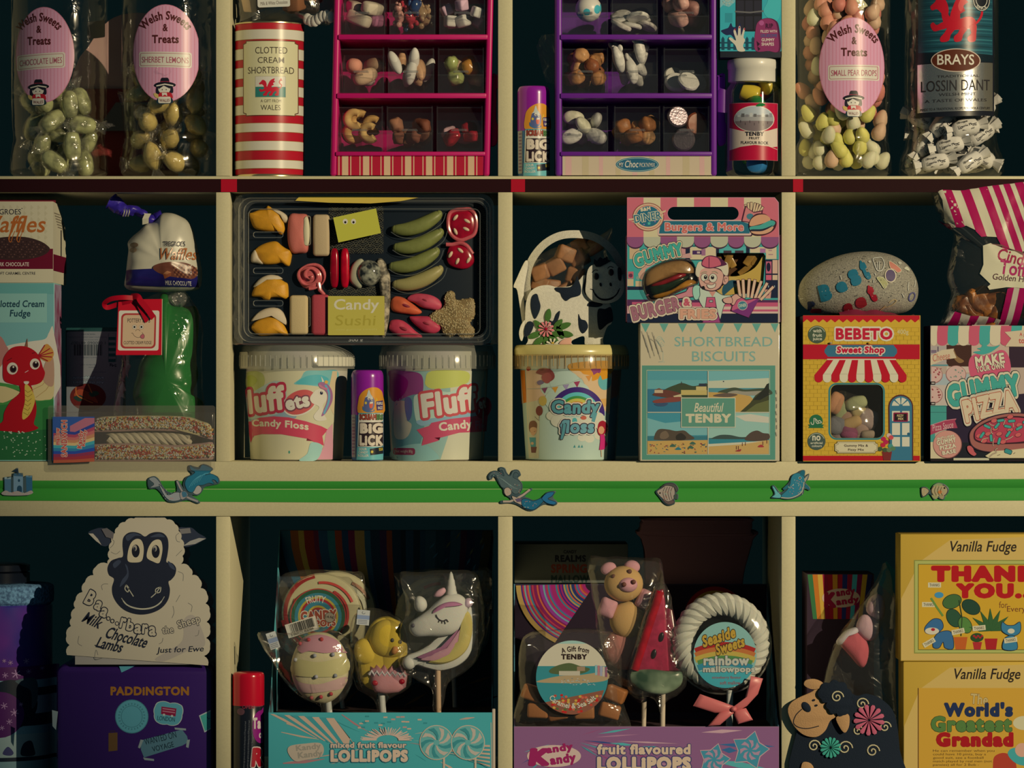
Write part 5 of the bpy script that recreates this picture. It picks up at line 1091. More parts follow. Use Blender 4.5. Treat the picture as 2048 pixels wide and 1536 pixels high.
for a, b_, r_ in ((1105, 832, 12), (1118, 842, 16), (1135, 850, 18), (1155, 852, 20), (1178, 846, 18), (1196, 836, 14), (1205, 850, 14), (1200, 872, 10), (1180, 878, 10), (1165, 876, 9)): cv.ell(a, b_, r_, r_*.8, 'b4ac88')
cv.ell(1168, 836, 6, 4, 'a85038').ell(1150, 842, 5, 6, '4a9484')
cv.ell(1079, 822, 7, 10, '64281e').line([(1079, 832), (1078, 842), (1070, 834)], .8, '4a3a30').ell(1086, 802, 8, 10, 'a88c3c')
cv.text('Candy', 1102, 799, 1199, 834, '4e8078', b=.05, sh=.06, sag=-2, ol=(('c0b492', .125), ('332a30', .06)))
cv.poly([(1186, 826), (1196, 826), (1190, 846), (1184, 846)], '4e8078')
cv.text('floss', 1120, 840, 1189, 867, '5c8680', b=.05, sh=.06, ol=(('c0b492', .125), ('332a30', .06)))
cv.line([(1130, 848), (1127, 866), (1123, 880)], (9, 9, 6), '332a30').line([(1130, 848), (1127, 866), (1123.4, 879)], (6, 6, 4), '4e8078')
cv.blob([(1058, 856), (1060, 845), (1068, 842), (1074, 847), (1074, 858), (1070, 864), (1061, 866)], '6a4028').blob([(1060, 860), (1066, 855), (1074, 858), (1072, 868), (1065, 872)], 'b88c60').poly([(1059, 876), (1072, 876), (1072, 895), (1062, 895)], '3c8078').poly([(1062, 895), (1074, 895), (1072, 907), (1063, 907)], '5a2c28').ell(1065, 888, 3, 3, 'b89468')
cv.blob([(1196, 860), (1199, 846), (1208, 842), (1217, 850), (1216, 862), (1206, 872), (1199, 870)], '8c1c26').ell(1204, 861, 6, 8, 'bc8456').poly([(1202, 870), (1210, 870), (1212, 880), (1217, 890), (1210, 900), (1200, 901), (1202, 884)], 'b02858').line([(1212, 873), (1218, 862), (1216, 856)], 2.4, 'bc8456').line([(1204, 901), (1205, 915)], 1.6, 'b49a70')
for i, a in enumerate((1150, 1159, 1165)): cv.poly([(a-3, 896), (a, 890), (a+2, 896)], '3a7468')
cv.build('label_print', o, INKG, cut=.004)
# felt cow bag of fudge
CY = .052
o = thing('felt_cow_bag', 'white felt cow gift bag with black spots and flowers standing on the yellow tub lid', 'gift bag', (X(1145), CY, Z(689)+.0004))
zb = Z(689.3)+.0006
WF = mat('bcb08a', .9, .15, bump=.5, bs=700, var=.06, vs_=300); BF = mat('1a2024', .9, .15, bump=.5, bs=700)
def felt(nm, pts, y0, y1, m_, par, sm=5, rnd=.0006): return part(nm, B().slab([(a, max(c, zb)) for a, c in m2(spl(pts, sm) if sm else pts, CY)], y0, y1, rnd), m_, par)
felt('cow_body', [(1052, 660), (1050, 640), (1052, 605), (1060, 584), (1076, 573), (1096, 570), (1115, 574), (1140, 572), (1158, 560), (1168, 550), (1182, 560), (1195, 590), (1215, 600), (1224, 620), (1224, 645), (1214, 655), (1206, 680), (1206, 692), (1172, 692), (1168, 673), (1150, 678), (1142, 684), (1140, 694), (1058, 694), (1056, 680)], CY, CY+.003, WF, o, 4)
hd = felt('cow_head', [(1171, 585), (1172, 565), (1174, 545), (1180, 533), (1192, 528), (1210, 521), (1228, 526), (1240, 540), (1247, 560), (1248, 580), (1240, 596), (1222, 606), (1200, 606), (1182, 600)], CY-.0055, CY-.0022, WF, o, 4)
felt('cow_tail', [(1050, 640), (1042, 650), (1038, 665), (1040, 678), (1044, 682), (1048, 672), (1056, 668), (1050, 655)], CY+.0005, CY+.003, WF, o)
b = B(); v_ = []
hp = spl([P(1058, 600, CY+.012), P(1054, 560, CY+.012), P(1062, 525, CY+.011), P(1085, 493, CY+.010), (P(1115, 474, CY+.010)), P(1148, 469, CY+.010), P(1185, 474, CY+.011), P(1215, 492, CY+.011), P(1236, 520, CY+.012), P(1244, 550, CY+.012)], 5, False)
for i, p in enumerate(hp):
    p = Vector(p); d = (p-P(1150, 590, p.y)).normalized(); v_ += [p+d*.0055+Vector((0, .003, 0)), p-d*.0045-Vector((0, .003, 0))]
b.add(v_, [(2*i, 2*i+1, 2*i+3, 2*i+2) for i in range(len(hp)-1)]); part('felt_handle', b, WF, o)
felt('felt_side', [(1027, 573), (1034, 555), (1050, 522), (1056, 530), (1048, 580), (1050, 620), (1054, 660), (1046, 650), (1040, 615), (1034, 580)], CY+.008, CY+.010, WF, o)
SP = [[(1062, 598), (1066, 590), (1074, 588), (1078, 600), (1081, 612), (1078, 625), (1070, 638), (1064, 628), (1061, 612)], [(1111, 575), (1140, 574), (1150, 562), (1154, 552), (1158, 562), (1162, 575), (1160, 590), (1142, 596), (1132, 602), (1124, 595), (1120, 586), (1112, 582)],
      [(1172, 590), (1166, 575), (1170, 556), (1174, 541), (1178, 548), (1176, 566)], [(1106, 642), (1112, 628), (1120, 622), (1116, 640), (1106, 652), (1098, 640)], [(1157, 628), (1162, 638), (1172, 642), (1176, 655), (1166, 667), (1158, 655)], [(1175, 612), (1182, 603), (1205, 608), (1196, 614)],
      [(1196, 619), (1210, 618), (1222, 615), (1226, 640), (1215, 648), (1200, 660), (1195, 645)]]
for p in SP: felt('cow_spot', p, CY-.0008, CY, BF, o, 4, .0003)
felt('tail_tip', [(1049, 674), (1048, 660), (1054, 645), (1063, 643), (1067, 652), (1062, 665), (1055, 672)], CY-.001, CY+.0005, BF, o)
YH = CY-.0056
felt('cow_hair', [(1187, 527), (1188, 518), (1194, 522), (1200, 514), (1206, 518), (1214, 513), (1216, 520), (1222, 522), (1212, 528), (1200, 534), (1192, 534)], YH-.0012, YH, BF, o, 0, .0002)
felt('cow_ear', [(1236, 535), (1243, 540), (1242, 560), (1237, 560), (1235, 548)], YH-.0008, YH, BF, o)
for a, b_ in ((1192.5, 553), (1222, 545)): part('cow_eye', B().puff(m2(oval(a, b_, 5.5, 7, 16), CY), YH, .0025, 0, 4), mat('10131a', .3), o)
for a, b_ in ((1201, 569.5), (1221, 569)): felt('nostril', oval(a, b_, 2.4, 4, 12, -15), YH-.0006, YH, BF, o, 0, 0)
cv = Cv(YH-.0001); cv.line([(1180, 578), (1186, 580), (1188, 585), (1195, 594), (1205, 599), (1220, 598), (1232, 590), (1238, 580), (1240, 576)], (1.4, 2, 3.5, 4, 2.5, 1.4), '10131a', smooth=True).line([(1184, 545), (1190, 540), (1196, 541)], 1.4, '10131a', smooth=True).line([(1215, 537), (1220, 533), (1227, 535)], 1.4, '10131a', smooth=True)
cv.build('face_lines', o)
def felt_flower(par, cx, cz, r1, n, cpet, ccen, y, r0=3.2, w=.28):
    f_ = None
    for k in range(n):
        a = 360*k/n+10; m_ = mat(cpet, .9, .15, bump=.4, bs=700)
        pts = [(cx+r*math.cos(math.radians(a+d)), cz+r*math.sin(math.radians(a+d))) for r, d in ((r0*.6, 0), (r1*.6, -w*34), (r1*.88, -w*36), (r1, -w*16), (r1, w*16), (r1*.88, w*36), (r1*.6, w*34))]
        pts = [(p[0], min(p[1], 688.5) if cz < 700 else p[1]) for p in pts]
        q = part('petal', B().slab([(u, v) for u, v in m2(pts, y)], y-.0018, y-.0002, .0003), m_, par)
    part('flower_centre', B().puff(m2(oval(cx, min(cz, 686), r0, r0 if cz < 680 else 2, 14), y), y-.0018, .0015, 0, 3), mat(ccen, .9, .15), par)
for a, b_, rt in ((1096, 632, -80), (1078, 652, -130), (1115, 650, -50), (1128, 652, -20), (1132, 668, 10), (1112, 668, -10), (1070, 670, 160), (1078, 682, 140), (1092, 680, 90), (1120, 664, 60), (1104, 676, 30)):
    felt('leaf', rotp(spl([(a-14, b_), (a-4, b_-6), (a+8, b_-5), (a+15, b_), (a+8, b_+5), (a-4, b_+6)], 3), a, b_, rt), CY-.0022, CY-.001, mat('3c5a24', .9, .15, bump=.5, bs=700), o, 0, .0003)
felt_flower(o, 1092, 658, 16, 11, 'bc6a60', '8e1026', CY-.0024)
felt_flower(o, 1105, 690, 14, 9, 'c4bc88', 'b8902c', CY-.0030)
felt('felt_leaf', [(1118, 688), (1128, 678), (1142, 676), (1142, 688), (1136, 690)], CY-.0022, CY-.001, mat('bc8a68', .9, .15), o)
b = B().puff(m2(spl([(1050, 640), (1050, 560), (1058, 525), (1075, 510), (1110, 496), (1150, 482), (1190, 474), (1224, 455), (1226, 470), (1214, 500), (1225, 540), (1220, 600), (1210, 650), (1120, 660)], 4), CY+.012), CY+.026, .020, .02, 5).warp(.003, 60)
part('cellophane', b, FILM, o)
FU = mat('8a5c34', .45, .3, bump=.2, bs=250, var=.15)
fl = []
t = solo('fudge_piece', B().box(-.0115, .0115, -.009, .009, -.010, .010, .003, 3).warp(.0012, 100), FU, 'caramel brown fudge cube in cellophane behind the felt cow', 'fudge', 'fudge cubes behind the felt cow')
for i, (a, b_) in enumerate(((1085, 560), (1118, 545), (1146, 565), (1125, 522), (1165, 530), (1170, 505), (1075, 585), (1100, 590), (1195, 505), (1140, 595))):
    at = P(a, b_, CY+.020+.004*(i % 3)); rt = (R.uniform(-.3, .3), R.uniform(-.6, .6), R.uniform(-.5, .5))
    if i == 0: t.location = at; t.rotation_euler = rt
    else: dup(t, at, rt)
# shortbread carton
o = thing('shortbread_carton', 'cream shortbread carton with four seaside photographs under the burger carton', 'carton', (X(1419), .03, F2))
part('carton', B().box(X(1279.5), X(1558.5), -.006, .072, F2, Z(646), .0012), CARD('b2a278'), o)
cv = Cv(-.006); cv.rect(1281, 646.5, 1557, 921, 'b4a47a')
for i in range(8): cv.poly([(1282+i*37, 647), (1300+i*37 if i < 7 else 1557, 647), (1291+i*37, 665)], '5a9076')
def serif(cv, s, x0, y0, x1, y1, c, **k):
    cv.text(s, x0, y0, x1, y1, c, **k)
serif(cv, 'SHORTBREAD', 1349, 673.5, 1545, 693, '74967e', b=.004); serif(cv, 'BISCUITS', 1384, 702.5, 1511, 723, '74967e', b=.004)
for i in range(3): cv.line(arcp(1319+i*2, 680+i*3, 6, 7, 0, 330, 14), .7, '8aa086')
cv.line([(1319, 702), (1326, 703), (1326, 722), (1317, 724), (1330, 724)], .8, '8aa086')
cv.rect(1284, 731, 1550.5, 919.5, '4e8266').line([(1293.6, 740.6), (1539.6, 740.6), (1539.6, 909), (1293.6, 909)], 1.2, 'b8ae88', True)
cv.rect(1295, 742, 1415.4, 824, '5c9488').rect(1417, 742, 1538.4, 824, '7ca094').rect(1295, 825.6, 1415.4, 908, '3c8080').rect(1417, 825.6, 1538.4, 908, '88a898')
# harbour
cv.rect(1295, 778, 1415.4, 824, '2e6672').rect(1295, 742, 1415.4, 760, '4c8a84').blob([(1306, 788), (1320, 784), (1335, 776), (1350, 770), (1365, 766), (1385, 772), (1400, 770), (1415, 768), (1415, 796), (1360, 798), (1310, 792)], '38422a').blob([(1308, 786), (1325, 780), (1345, 782), (1362, 788), (1358, 797), (1330, 794), (1310, 792)], '5e3428')
cv.rect(1309, 780, 1326, 786, 'b49a70').poly([(1308, 780), (1318, 776), (1327, 780)], '6a4a38').rect(1362, 780, 1414, 790, 'b09a54').rect(1392, 773, 1413, 781, 'b4a060').rect(1398, 767, 1412, 773, '2a3038').poly([(1346, 792), (1362, 788), (1364, 795), (1350, 796)], 'b4a070').blob([(1307, 801), (1330, 796), (1362, 794), (1362, 802), (1335, 805), (1310, 806)], '7a3c30').blob([(1309, 807), (1335, 806), (1330, 812), (1315, 812)], '34485a').poly([(1361, 770), (1363, 762), (1365, 770)], '3a3a2c')
# bay
cv.poly([(1417, 742), (1538, 742), (1538, 762), (1480, 768), (1417, 766)], '6a9c90').poly([(1417, 762), (1538, 756), (1538, 778), (1417, 776)], 'b0ae88').rect(1417, 776, 1538.4, 784, '4a807a').blob([(1436, 784), (1452, 778), (1470, 775), (1490, 779), (1520, 777), (1538, 778), (1538, 790), (1450, 788)], '3c4632').blob([(1455, 786), (1470, 781), (1490, 783), (1530, 782), (1534, 790), (1470, 790)], '8a8268')
cv.poly([(1417, 784), (1470, 787), (1500, 792), (1508, 800), (1490, 824), (1417, 824)], 'b08a44').blob([(1428, 790), (1450, 786), (1475, 789), (1460, 794), (1430, 793)], '5a4a3a').poly([(1500, 806), (1512, 790), (1526, 780), (1538, 778), (1538, 824), (1480, 824)], '3a3c22').poly([(1528, 778), (1534, 768), (1538, 766), (1538, 790), (1520, 800), (1506, 800)], '20241c').poly([(1490, 824), (1512, 808), (1538, 800), (1538, 824)], '5a5c30').ell(1447, 763, 1.5, 1.2, '2a3a44')
# island and beach
cv.poly([(1295, 836), (1330, 846), (1415, 838), (1415, 870), (1295, 872)], '6c9c92').rect(1295, 872, 1415.4, 882, '326a6a').blob([(1308, 876), (1312, 864), (1320, 858), (1337, 859), (1352, 862), (1368, 861), (1378, 868), (1388, 878), (1350, 881), (1312, 880)], '4c4030').blob([(1322, 866), (1332, 862), (1338, 872), (1330, 878), (1320, 876)], '6a5840').blob([(1352, 872), (1362, 866), (1372, 874), (1368, 880), (1354, 880)], '2c2820').poly([(1295, 882), (1415.4, 880), (1415.4, 908), (1295, 908)], 'b48e48')
for i in range(60): a, b_ = R.uniform(1297, 1412), R.uniform(885, 906); cv.rect(a, b_, a+R.uniform(1.5, 4), b_+R.uniform(1, 2.4), R.choice(('2c5a5a', '3a2420', '7a2c38', '3a6a48', '1c2a40', '8a5a38')))
for a, b_ in ((1345, 891), (1381, 894), (1356, 897), (1385, 886)): cv.blob([(a-6, b_+2), (a, b_-3), (a+7, b_+2), (a, b_+3)], ('2c6a6a', '3a5a44')[int(a) % 2], n=3)
# bay with rock
cv.poly([(1470, 832), (1500, 828), (1538, 834), (1538, 846), (1490, 842)], 'b8b490').rect(1417, 876, 1538.4, 890, '2e7474').poly([(1417, 890), (1470, 887), (1538, 880), (1538, 908), (1417, 908)], 'b4904e').blob([(1424, 876), (1440, 870), (1460, 870), (1480, 874), (1500, 874), (1500, 878), (1424, 878)], '36463c').blob([(1490, 880), (1500, 866), (1514, 861), (1526, 866), (1538, 868), (1538, 878), (1520, 882)], '4a3c30').poly([(1417, 888), (1490, 884), (1530, 882), (1480, 889), (1417, 893)], 'b8b088')
for a, b_ in ((1484, 890), (1490, 889), (1476, 897), (1472, 897), (1525, 888), (1533, 885)): cv.rect(a, b_-5, a+1.4, b_+2, '5a2a24')
cv.blob([(1515, 894), (1522, 889), (1528, 894)], '9a2c30', n=3).blob([(1470, 902), (1482, 898), (1480, 903)], '8a3030', n=3)
for q in ((1295, 823.8, 1538.4, 825.4), (1415.4, 742, 1417, 908)): cv.rect(*q, 'b8ae88')
cv.rect(1362, 795, 1471, 855, 'b8ae88').rect(1363.4, 796.4, 1469.6, 853.6, '527e62').text('Beautiful', 1388, 805.5, 1444, 824, 'b8ac84', b=.012, sh=.18).text('TENBY', 1371, 827.5, 1462, 845.5, 'b4a87e', b=.06)
cv.build('front_print', o)
part('shrink_wrap', B().box(X(1278.9), X(1559), -.0070, .0725, F2, Z(645.6), .0014), clear(.02, .12, .12, 22, .008, edge=.25), o)
b = B()
for i in range(9): b.tube([P(1284+i*3.5, 662+(i*7) % 20, -.0072), P(1290+i*4, 680+(i*11) % 26, -.0073), P(1294+i*4, 694+(i*11) % 26, -.0072)], .00025, 5)
for i in range(7): b.tube([P(1552+i % 3, 780+i*14, -.0072), P(1554, 788+i*14, -.0073)], .0004, 5)
part('shrink_wrap_creases', b, clear(.3, .1, 0, 1, .3, 'd8c8a0', edge=.7), o)
# burger carton
o = thing('burger_carton', 'pink striped gummy burger and fries carton with carry handle on the shortbread carton', 'carton', (X(1406), .03, Z(645.6)+.0006)); zb = Z(645.4)+.0008
pill = lambda x0, y0, x1, y1: rrect(x0, y0, x1, y1, (y1-y0)/2, 8)
bw = spl([(1285, 580), (1284, 560), (1290, 545), (1310, 530), (1340, 519), (1370, 517), (1386, 524), (1394, 545), (1397, 566), (1385, 572), (1350, 588), (1330, 598), (1308, 603), (1296, 600)], 4)
fw = [(1432, 506), (1527, 506), (1531, 512), (1526, 570), (1510, 588), (1480, 600), (1440, 592), (1420, 570), (1426, 520)]
ou = [(1254, 645), (1254, 395), (1549, 395), (1557, 405), (1558, 470), (1560, 645)]
hole = pill(1335, 414, 1477, 440)
part('front_panel', B().panel([(a, max(c, zb)) for a, c in m2(ou)], [m2(hole), m2(bw), m2(fw)], -.004, -.0032), CARD('b8888a'), o, smooth=False)
part('tray_body', B().box(X(1254.5), X(1559.5), .065, .066, zb, Z(475)).box(X(1254), X(1254.8), -.0031, .066, zb, Z(470)).box(X(1559.2), X(1560), -.0031, .066, zb, Z(470)).box(X(1254), X(1560), -.0031, .066, zb, zb+.0008).box(X(1254), X(1560), -.0025, .0655, Z(475), Z(474)), CARD('8a4a58'), o, smooth=False)
cv = Cv(-.004); PKc, CRc, TL, NV = 'b25a5c', 'b8a878', '2f6a68', '141c2e'
xs_ = [1254, 1287, 1321, 1354, 1388, 1421, 1456, 1488, 1522, 1558]
def hp(pts, c):
    cv.poly(pts, c)
for i in range(9):
    c = (PKc, CRc)[i % 2]; a, b_ = xs_[i], xs_[i+1]
    if i == 8: cv.poly([(a, 395.3), (1549, 395.3), (1556.5, 405), (1557.5, 474), (a, 474)], c)
    elif 2 <= i <= 6: cv.rect(a, 395.3, b_, 413.6, c).rect(a, 440.4, b_, 474, c)
    else: cv.rect(a, 395.3, b_, 474, c)
cv.poly([(1321, 413.6), (1350, 413.6)]+arcp(1348, 427, 13.3, 13.3, 90, 270, 14)+[(1350, 440.4), (1321, 440.4)], PKc)
cv.poly([(1488, 413.6), (1488, 440.4), (1462, 440.4)]+arcp(1464, 427, 13.3, 13.3, -90, 90, 14)+[(1462, 413.6)], PKc)
H = (bw, fw)
cv.poly([(1254.5, 474), (1557.5, 474), (1559, 645), (1254.5, 645)], '3a8a78', H)
# counter scene
cv.poly([(1254.5, 573), (1284, 573), (1286, 580), (1254.5, 580)], NV).poly([(1254.5, 580), (1286, 580), (1294, 598), (1254.5, 598)], '3c8876').rect(1254.5, 599, 1296, 612, '4a2440').rect(1264, 604, 1300, 612, 'aa4a5c').poly([(1254.5, 612), (1310, 612), (1310, 617), (1254.5, 617)], 'b47c7c')
cv.poly([(1340, 600), (1560, 600), (1560, 606), (1340, 606)], '4a2440').rect(1340, 605, 1559, 613, 'aa4a5c').rect(1340, 613, 1559, 619, 'b89a80').rect(1340, 619, 1559, 623, 'aa4a5c').rect(1254.5, 617, 1345, 628, 'b48878').rect(1340, 623, 1559, 628, 'b89a80').rect(1254.5, 627, 1559.3, 645, '101a2c')
cv.rect(1259, 488, 1279, 518, 'b09468').rect(1332, 490, 1371, 512, 'b07c70').rect(1371, 490, 1380, 520, NV).rect(1380, 494, 1432, 519, 'b8a478', 2).line(rrect(1379, 492, 1433, 520, 3), 1.4, NV, True).rect(1385, 501, 1403, 509, '3c2448').rect(1394, 503, 1400, 507, 'a89080').rect(1403, 498, 1411, 511, '8a5c6a').rect(1432, 488, 1438, 506, NV).rect(1440, 494, 1492, 505, '4a9484').rect(1447, 501, 1463, 506, '3a2a30').rect(1470, 501, 1487, 506, '3a2a30').rect(1492, 488, 1499, 506, NV).rect(1500, 494, 1553, 505.6, 'b8a478').rect(1520, 497, 1531, 505.6, '96607a').poly([(1532, 497), (1553, 497), (1553, 518), (1532, 518)], 'b8a078').rect(1537, 500, 1544, 502, '96706a').rect(1537, 508, 1546, 510, '96706a')
cv.rect(1530, 519, 1557, 596, NV).rect(1532, 523, 1543, 547, 'aa5460').ell(1537, 534, 4, 9, '181428').rect(1545, 520, 1555, 547, 'b89474').rect(1532, 550, 1543, 560, 'b4505c').rect(1545, 550, 1555, 560, 'b89c74').poly([(1529, 579), (1543, 579), (1541, 597), (1531, 597)], 'b08068').ell(1535, 588, 3, 3, '7a3444').line([(1537, 571), (1537, 575)], 1.6, '8aa090').line([(1549, 571), (1549, 575)], 1.6, '8aa090').rect(1556, 520, 1559, 645, 'b09c7c')
cv.rect(1256, 543, 1267, 557, 'aa5454').ell(1261.5, 551, 4, 4, '5a2c3c').rect(1255, 558, 1267, 572, 'b0986c').rect(1271, 562, 1283, 573, 'b0986c').ell(1277, 556, 5, 4, '6a8a70').poly([(1276, 548), (1290, 528), (1300, 524), (1292, 538), (1284, 560), (1278, 556)], 'b48a6c')
cv.poly([(1290, 526), (1380, 506), (1384, 516), (1330, 516), (1292, 538)], 'b08472')
# scalloped awning edge
for i in range(9):
    c = ('7e4660', 'a09c78')[i % 2]; a, b_ = xs_[i], min(xs_[i+1], 1557.5); m_ = (a+b_)/2; w_ = (b_-a)/2
    cv.poly([(a, 474), (b_, 474), (b_, 484)]+arcp(m_, 484, w_, 14, 0, -180, 12)[1:-1]+[(a, 484)], '3a2030').poly([(a, 474), (b_, 474), (b_, 482)]+arcp(m_, 482, w_, 13, 0, -180, 12)[1:-1]+[(a, 482)], c)
# sign
cv.rect(1316, 441, 1505, 473, '3a1c2c', 4).rect(1315, 440, 1503, 471, 'bc9880', 4).poly([(1322, 442), (1480, 442), (1497, 447), (1501, 455), (1499, 467), (1318, 467)], '1f5a60')
cv.text('Burgers & More', 1330, 445.5, 1487, 466.5, 'b25c4c', b=.034, ol=(('c4a08c', .05),))
cv.ell(1296.5, 434, 31.5, 28.5, '7a3a34', n=40).ell(1296.5, 434, 30, 27, 'bc9c72', n=40).ell(1296.5, 434, 27, 24, 'a85a50', n=40).ell(1296.5, 434, 25.5, 22.6, 'bc9c72', n=40).ell(1296.5, 433, 23.5, 20.5, '1f5a64', n=40)
cv.poly([(1256, 438), (1268, 436), (1268, 440), (1258, 441)], 'bc9c72').poly([(1320, 424), (1332, 420), (1331, 424), (1320, 428)], 'bc9c72').poly([(1262, 444), (1270, 441), (1270, 445)], 'bc9c72').poly([(1322, 431), (1330, 428), (1322, 434)], 'bc9c72')
cv.text('B&M', 1281, 414.5, 1301, 422, 'c0ac80', b=.05, rot=-8).text('DINER', 1268, 426, 1323, 442, '1f5a64', b=.012, rot=-9, ol=(('b8b484', .055),)).poly(star(1298, 447, 4.5, 2, 5), '4a9c80').poly(star(1310, 443, 2.4, 1, 5), '8a6a9a').poly(star(1288, 449, 2.2, 1, 5), '8a6a9a')
for dx, h_, an in ((-5, 17, -12), (-1, 20, -5), (3, 21, 2), (8, 20, 10), (12, 19, 16), (16, 17, 24), (20, 14, 32)): cv.poly(rotp([(1499+dx-2.6, 425), (1499+dx-2.6, 425-h_), (1499+dx+2.6, 425-h_), (1499+dx+2.6, 425)], 1499+dx, 425, an), '4a2028').poly(rotp([(1499+dx-1.8, 425), (1499+dx-1.8, 425-h_+1), (1499+dx+1.8, 425-h_+1), (1499+dx+1.8, 425)], 1499+dx, 425, an), 'c0a072')
cv.poly([(1483, 443), (1491, 411), (1498, 418), (1508, 424), (1526, 420), (1521, 448)], '4a1c2c').poly([(1485, 442), (1492, 414), (1499, 420), (1508, 426), (1523, 423), (1518, 446)], 'b06a60').ell(1500, 433, 7, 6, '3a6a6a')
cv.blob([(1498, 455), (1500, 440), (1512, 428), (1530, 428), (1542, 438), (1553, 444), (1548, 460), (1530, 470), (1508, 470)], '3a1820', n=5).blob([(1500, 452), (1503, 438), (1516, 430), (1532, 430), (1541, 440), (1525, 447)], 'b8845c', n=5).blob([(1500, 454), (1520, 450), (1540, 441), (1550, 444), (1546, 452), (1525, 460), (1503, 461)], '3e8a74', n=5).blob([(1502, 459), (1525, 458), (1546, 450), (1530, 460), (1510, 464)], '16202c', n=4).blob([(1502, 463), (1525, 462), (1546, 453), (1542, 462), (1528, 468), (1510, 468)], 'b88860', n=5)
cv.text('GUMMY', 1267, 497, 1366, 524, '3a8f76', b=.055, rot=-15, sag=3, sh=.02, ol=(('161a22', .13), ('bca87c', .10), ('1c4a44', .022)))
# burger hand, server
cv.poly([(1334, 594), (1372, 582), (1376, 572), (1388, 570), (1394, 594), (1376, 596), (1352, 600), (1336, 602)], '3a1c2c').poly([(1336, 596), (1372, 584), (1378, 575), (1387, 573), (1392, 592), (1374, 594), (1350, 598)], 'b0706c')
cv.blob([(1386, 575), (1394, 570), (1402, 575), (1404, 590), (1392, 600), (1386, 590)], '8ab0a0', '1c2c30', 1).blob([(1500, 588), (1462, 590), (1452, 600), (1466, 606), (1480, 602)], '8ab0a0', '1c2c30', 1)
cv.blob([(1400, 575), (1410, 580), (1430, 582), (1445, 590), (1462, 592), (1448, 612), (1436, 645), (1410, 620), (1398, 600), (1400, 590)], 'a8b094', '1c2c30', 1)
cv.poly([(1413, 594), (1430, 594), (1434, 618), (1442, 645), (1404, 645), (1410, 615)], '3a1430').poly([(1414, 595), (1429, 595), (1432, 614), (1411, 614)], 'ac4a5c').poly([(1411, 616), (1433, 616), (1440, 645), (1406, 645)], '8a3a60').rect(1418, 600, 1426, 605, '2a2030').rect(1419, 601, 1425, 604, '9a9a88').poly([(1418, 583), (1432, 583), (1425, 594)], 'b47c64')
cv.blob([(1392, 540), (1397, 528), (1406, 524), (1420, 522), (1445, 524), (1456, 535), (1457, 552), (1455, 566), (1446, 568), (1440, 578), (1425, 583), (1408, 580), (1399, 572), (1398, 555)], '3a2028', n=5).blob([(1397, 552), (1400, 540), (1412, 536), (1435, 538), (1446, 548), (1444, 566), (1436, 577), (1424, 581), (1410, 578), (1401, 570)], 'b88a70', n=5)
cv.blob([(1391, 548), (1394, 530), (1402, 523), (1425, 530), (1452, 524), (1457, 540), (1454, 552), (1447, 548), (1440, 538), (1420, 534), (1402, 540), (1398, 554)], 'b8aa84', n=5).blob([(1446, 560), (1449, 552), (1456, 553), (1457, 562), (1451, 569), (1446, 567)], 'b88a70', '3a2028', .9).line(arcp(1451.5, 560, 3, 4, 40, 260, 8), .9, '3a2028')
cv.blob([(1404, 532), (1404, 522), (1412, 513), (1424, 511), (1440, 516), (1452, 526), (1452, 530), (1436, 534), (1418, 537)], '4a1c34', n=5).blob([(1405, 530), (1406, 522), (1413, 514), (1424, 513), (1436, 517), (1442, 528), (1436, 532), (1418, 535)], 'ac5058', n=5).line([(1418, 514), (1418, 535)], 1.4, '4a1c34')
for a, b_, r_ in ((1409, 555, 7.6), (1426, 556, 8.6)): cv.ell(a, b_, r_, r_*1.1, '3a2028').ell(a, b_, r_-.9, r_*1.1-.9, 'b8b08c')
cv.ell(1411, 554.5, 3.4, 4, '14141a').ell(1425, 555, 3.4, 4, '14141a').ell(1411, 553, 1, 1, 'c8c0a0').ell(1425, 553, 1, 1, 'c8c0a0').line([(1402, 547), (1408, 544), (1414, 544)], 2, '8a7a5c', smooth=True).line([(1424, 544), (1430, 543), (1436, 547)], 2, '8a7a5c', smooth=True)
cv.blob([(1408, 564), (1412, 560), (1418, 561), (1420, 565), (1414, 567)], 'b88a70', '3a2028', .8).blob([(1414, 569), (1424, 570), (1431, 566), (1430, 574), (1422, 577), (1416, 575)], 'c0b490', '3a2028', .9).blob([(1403, 574), (1408, 572), (1410, 578), (1405, 579)], '101014')
# fries pack in his hand
for a, b_, an in ((1481, 597, -8), (1488, 596, -3), (1496, 595, 4), (1503, 596, 11), (1510, 597, 20), (1516, 598, 30), (1521, 600, 44)): cv.poly(rotp([(a-3.4, b_), (a-3.4, b_-38), (a+3.4, b_-38), (a+3.4, b_)], a, b_, an), '4a2028').poly(rotp([(a-2.5, b_), (a-2.5, b_-37), (a+2.5, b_-37), (a+2.5, b_)], a, b_, an), 'c09a74')
cv.poly([(1461, 622), (1470, 590), (1480, 592), (1492, 599), (1510, 596), (1519, 596), (1498, 636)], '3a1428').poly([(1463, 620), (1471, 592), (1480, 594), (1492, 601), (1508, 598), (1514, 598), (1494, 632)], 'a84c60').poly([(1463, 622), (1488, 612), (1514, 598), (1518, 598), (1497, 635)], '6a2a5a').ell(1485, 611, 10, 9.4, 'bc9c84').ell(1485, 611, 9, 8.4, '3a6a6c').text('DINER', 1477.5, 607.5, 1492.5, 614, 'a8b08c', b=.03, rot=-8)
cv.blob([(1462, 607), (1463, 594), (1472, 588), (1478, 592), (1482, 596), (1474, 600), (1468, 610)], 'b88a70', '3a2028', 1).blob([(1446, 598), (1462, 594), (1464, 606), (1450, 606)], 'b88a70', '3a2028', 1)
cv.text('BURGER', 1262, 603, 1360, 632, '8c5a5c', b=.06, rot=-13, ol=(('201820', .135), ('bca884', .11), ('3a2028', .02)))
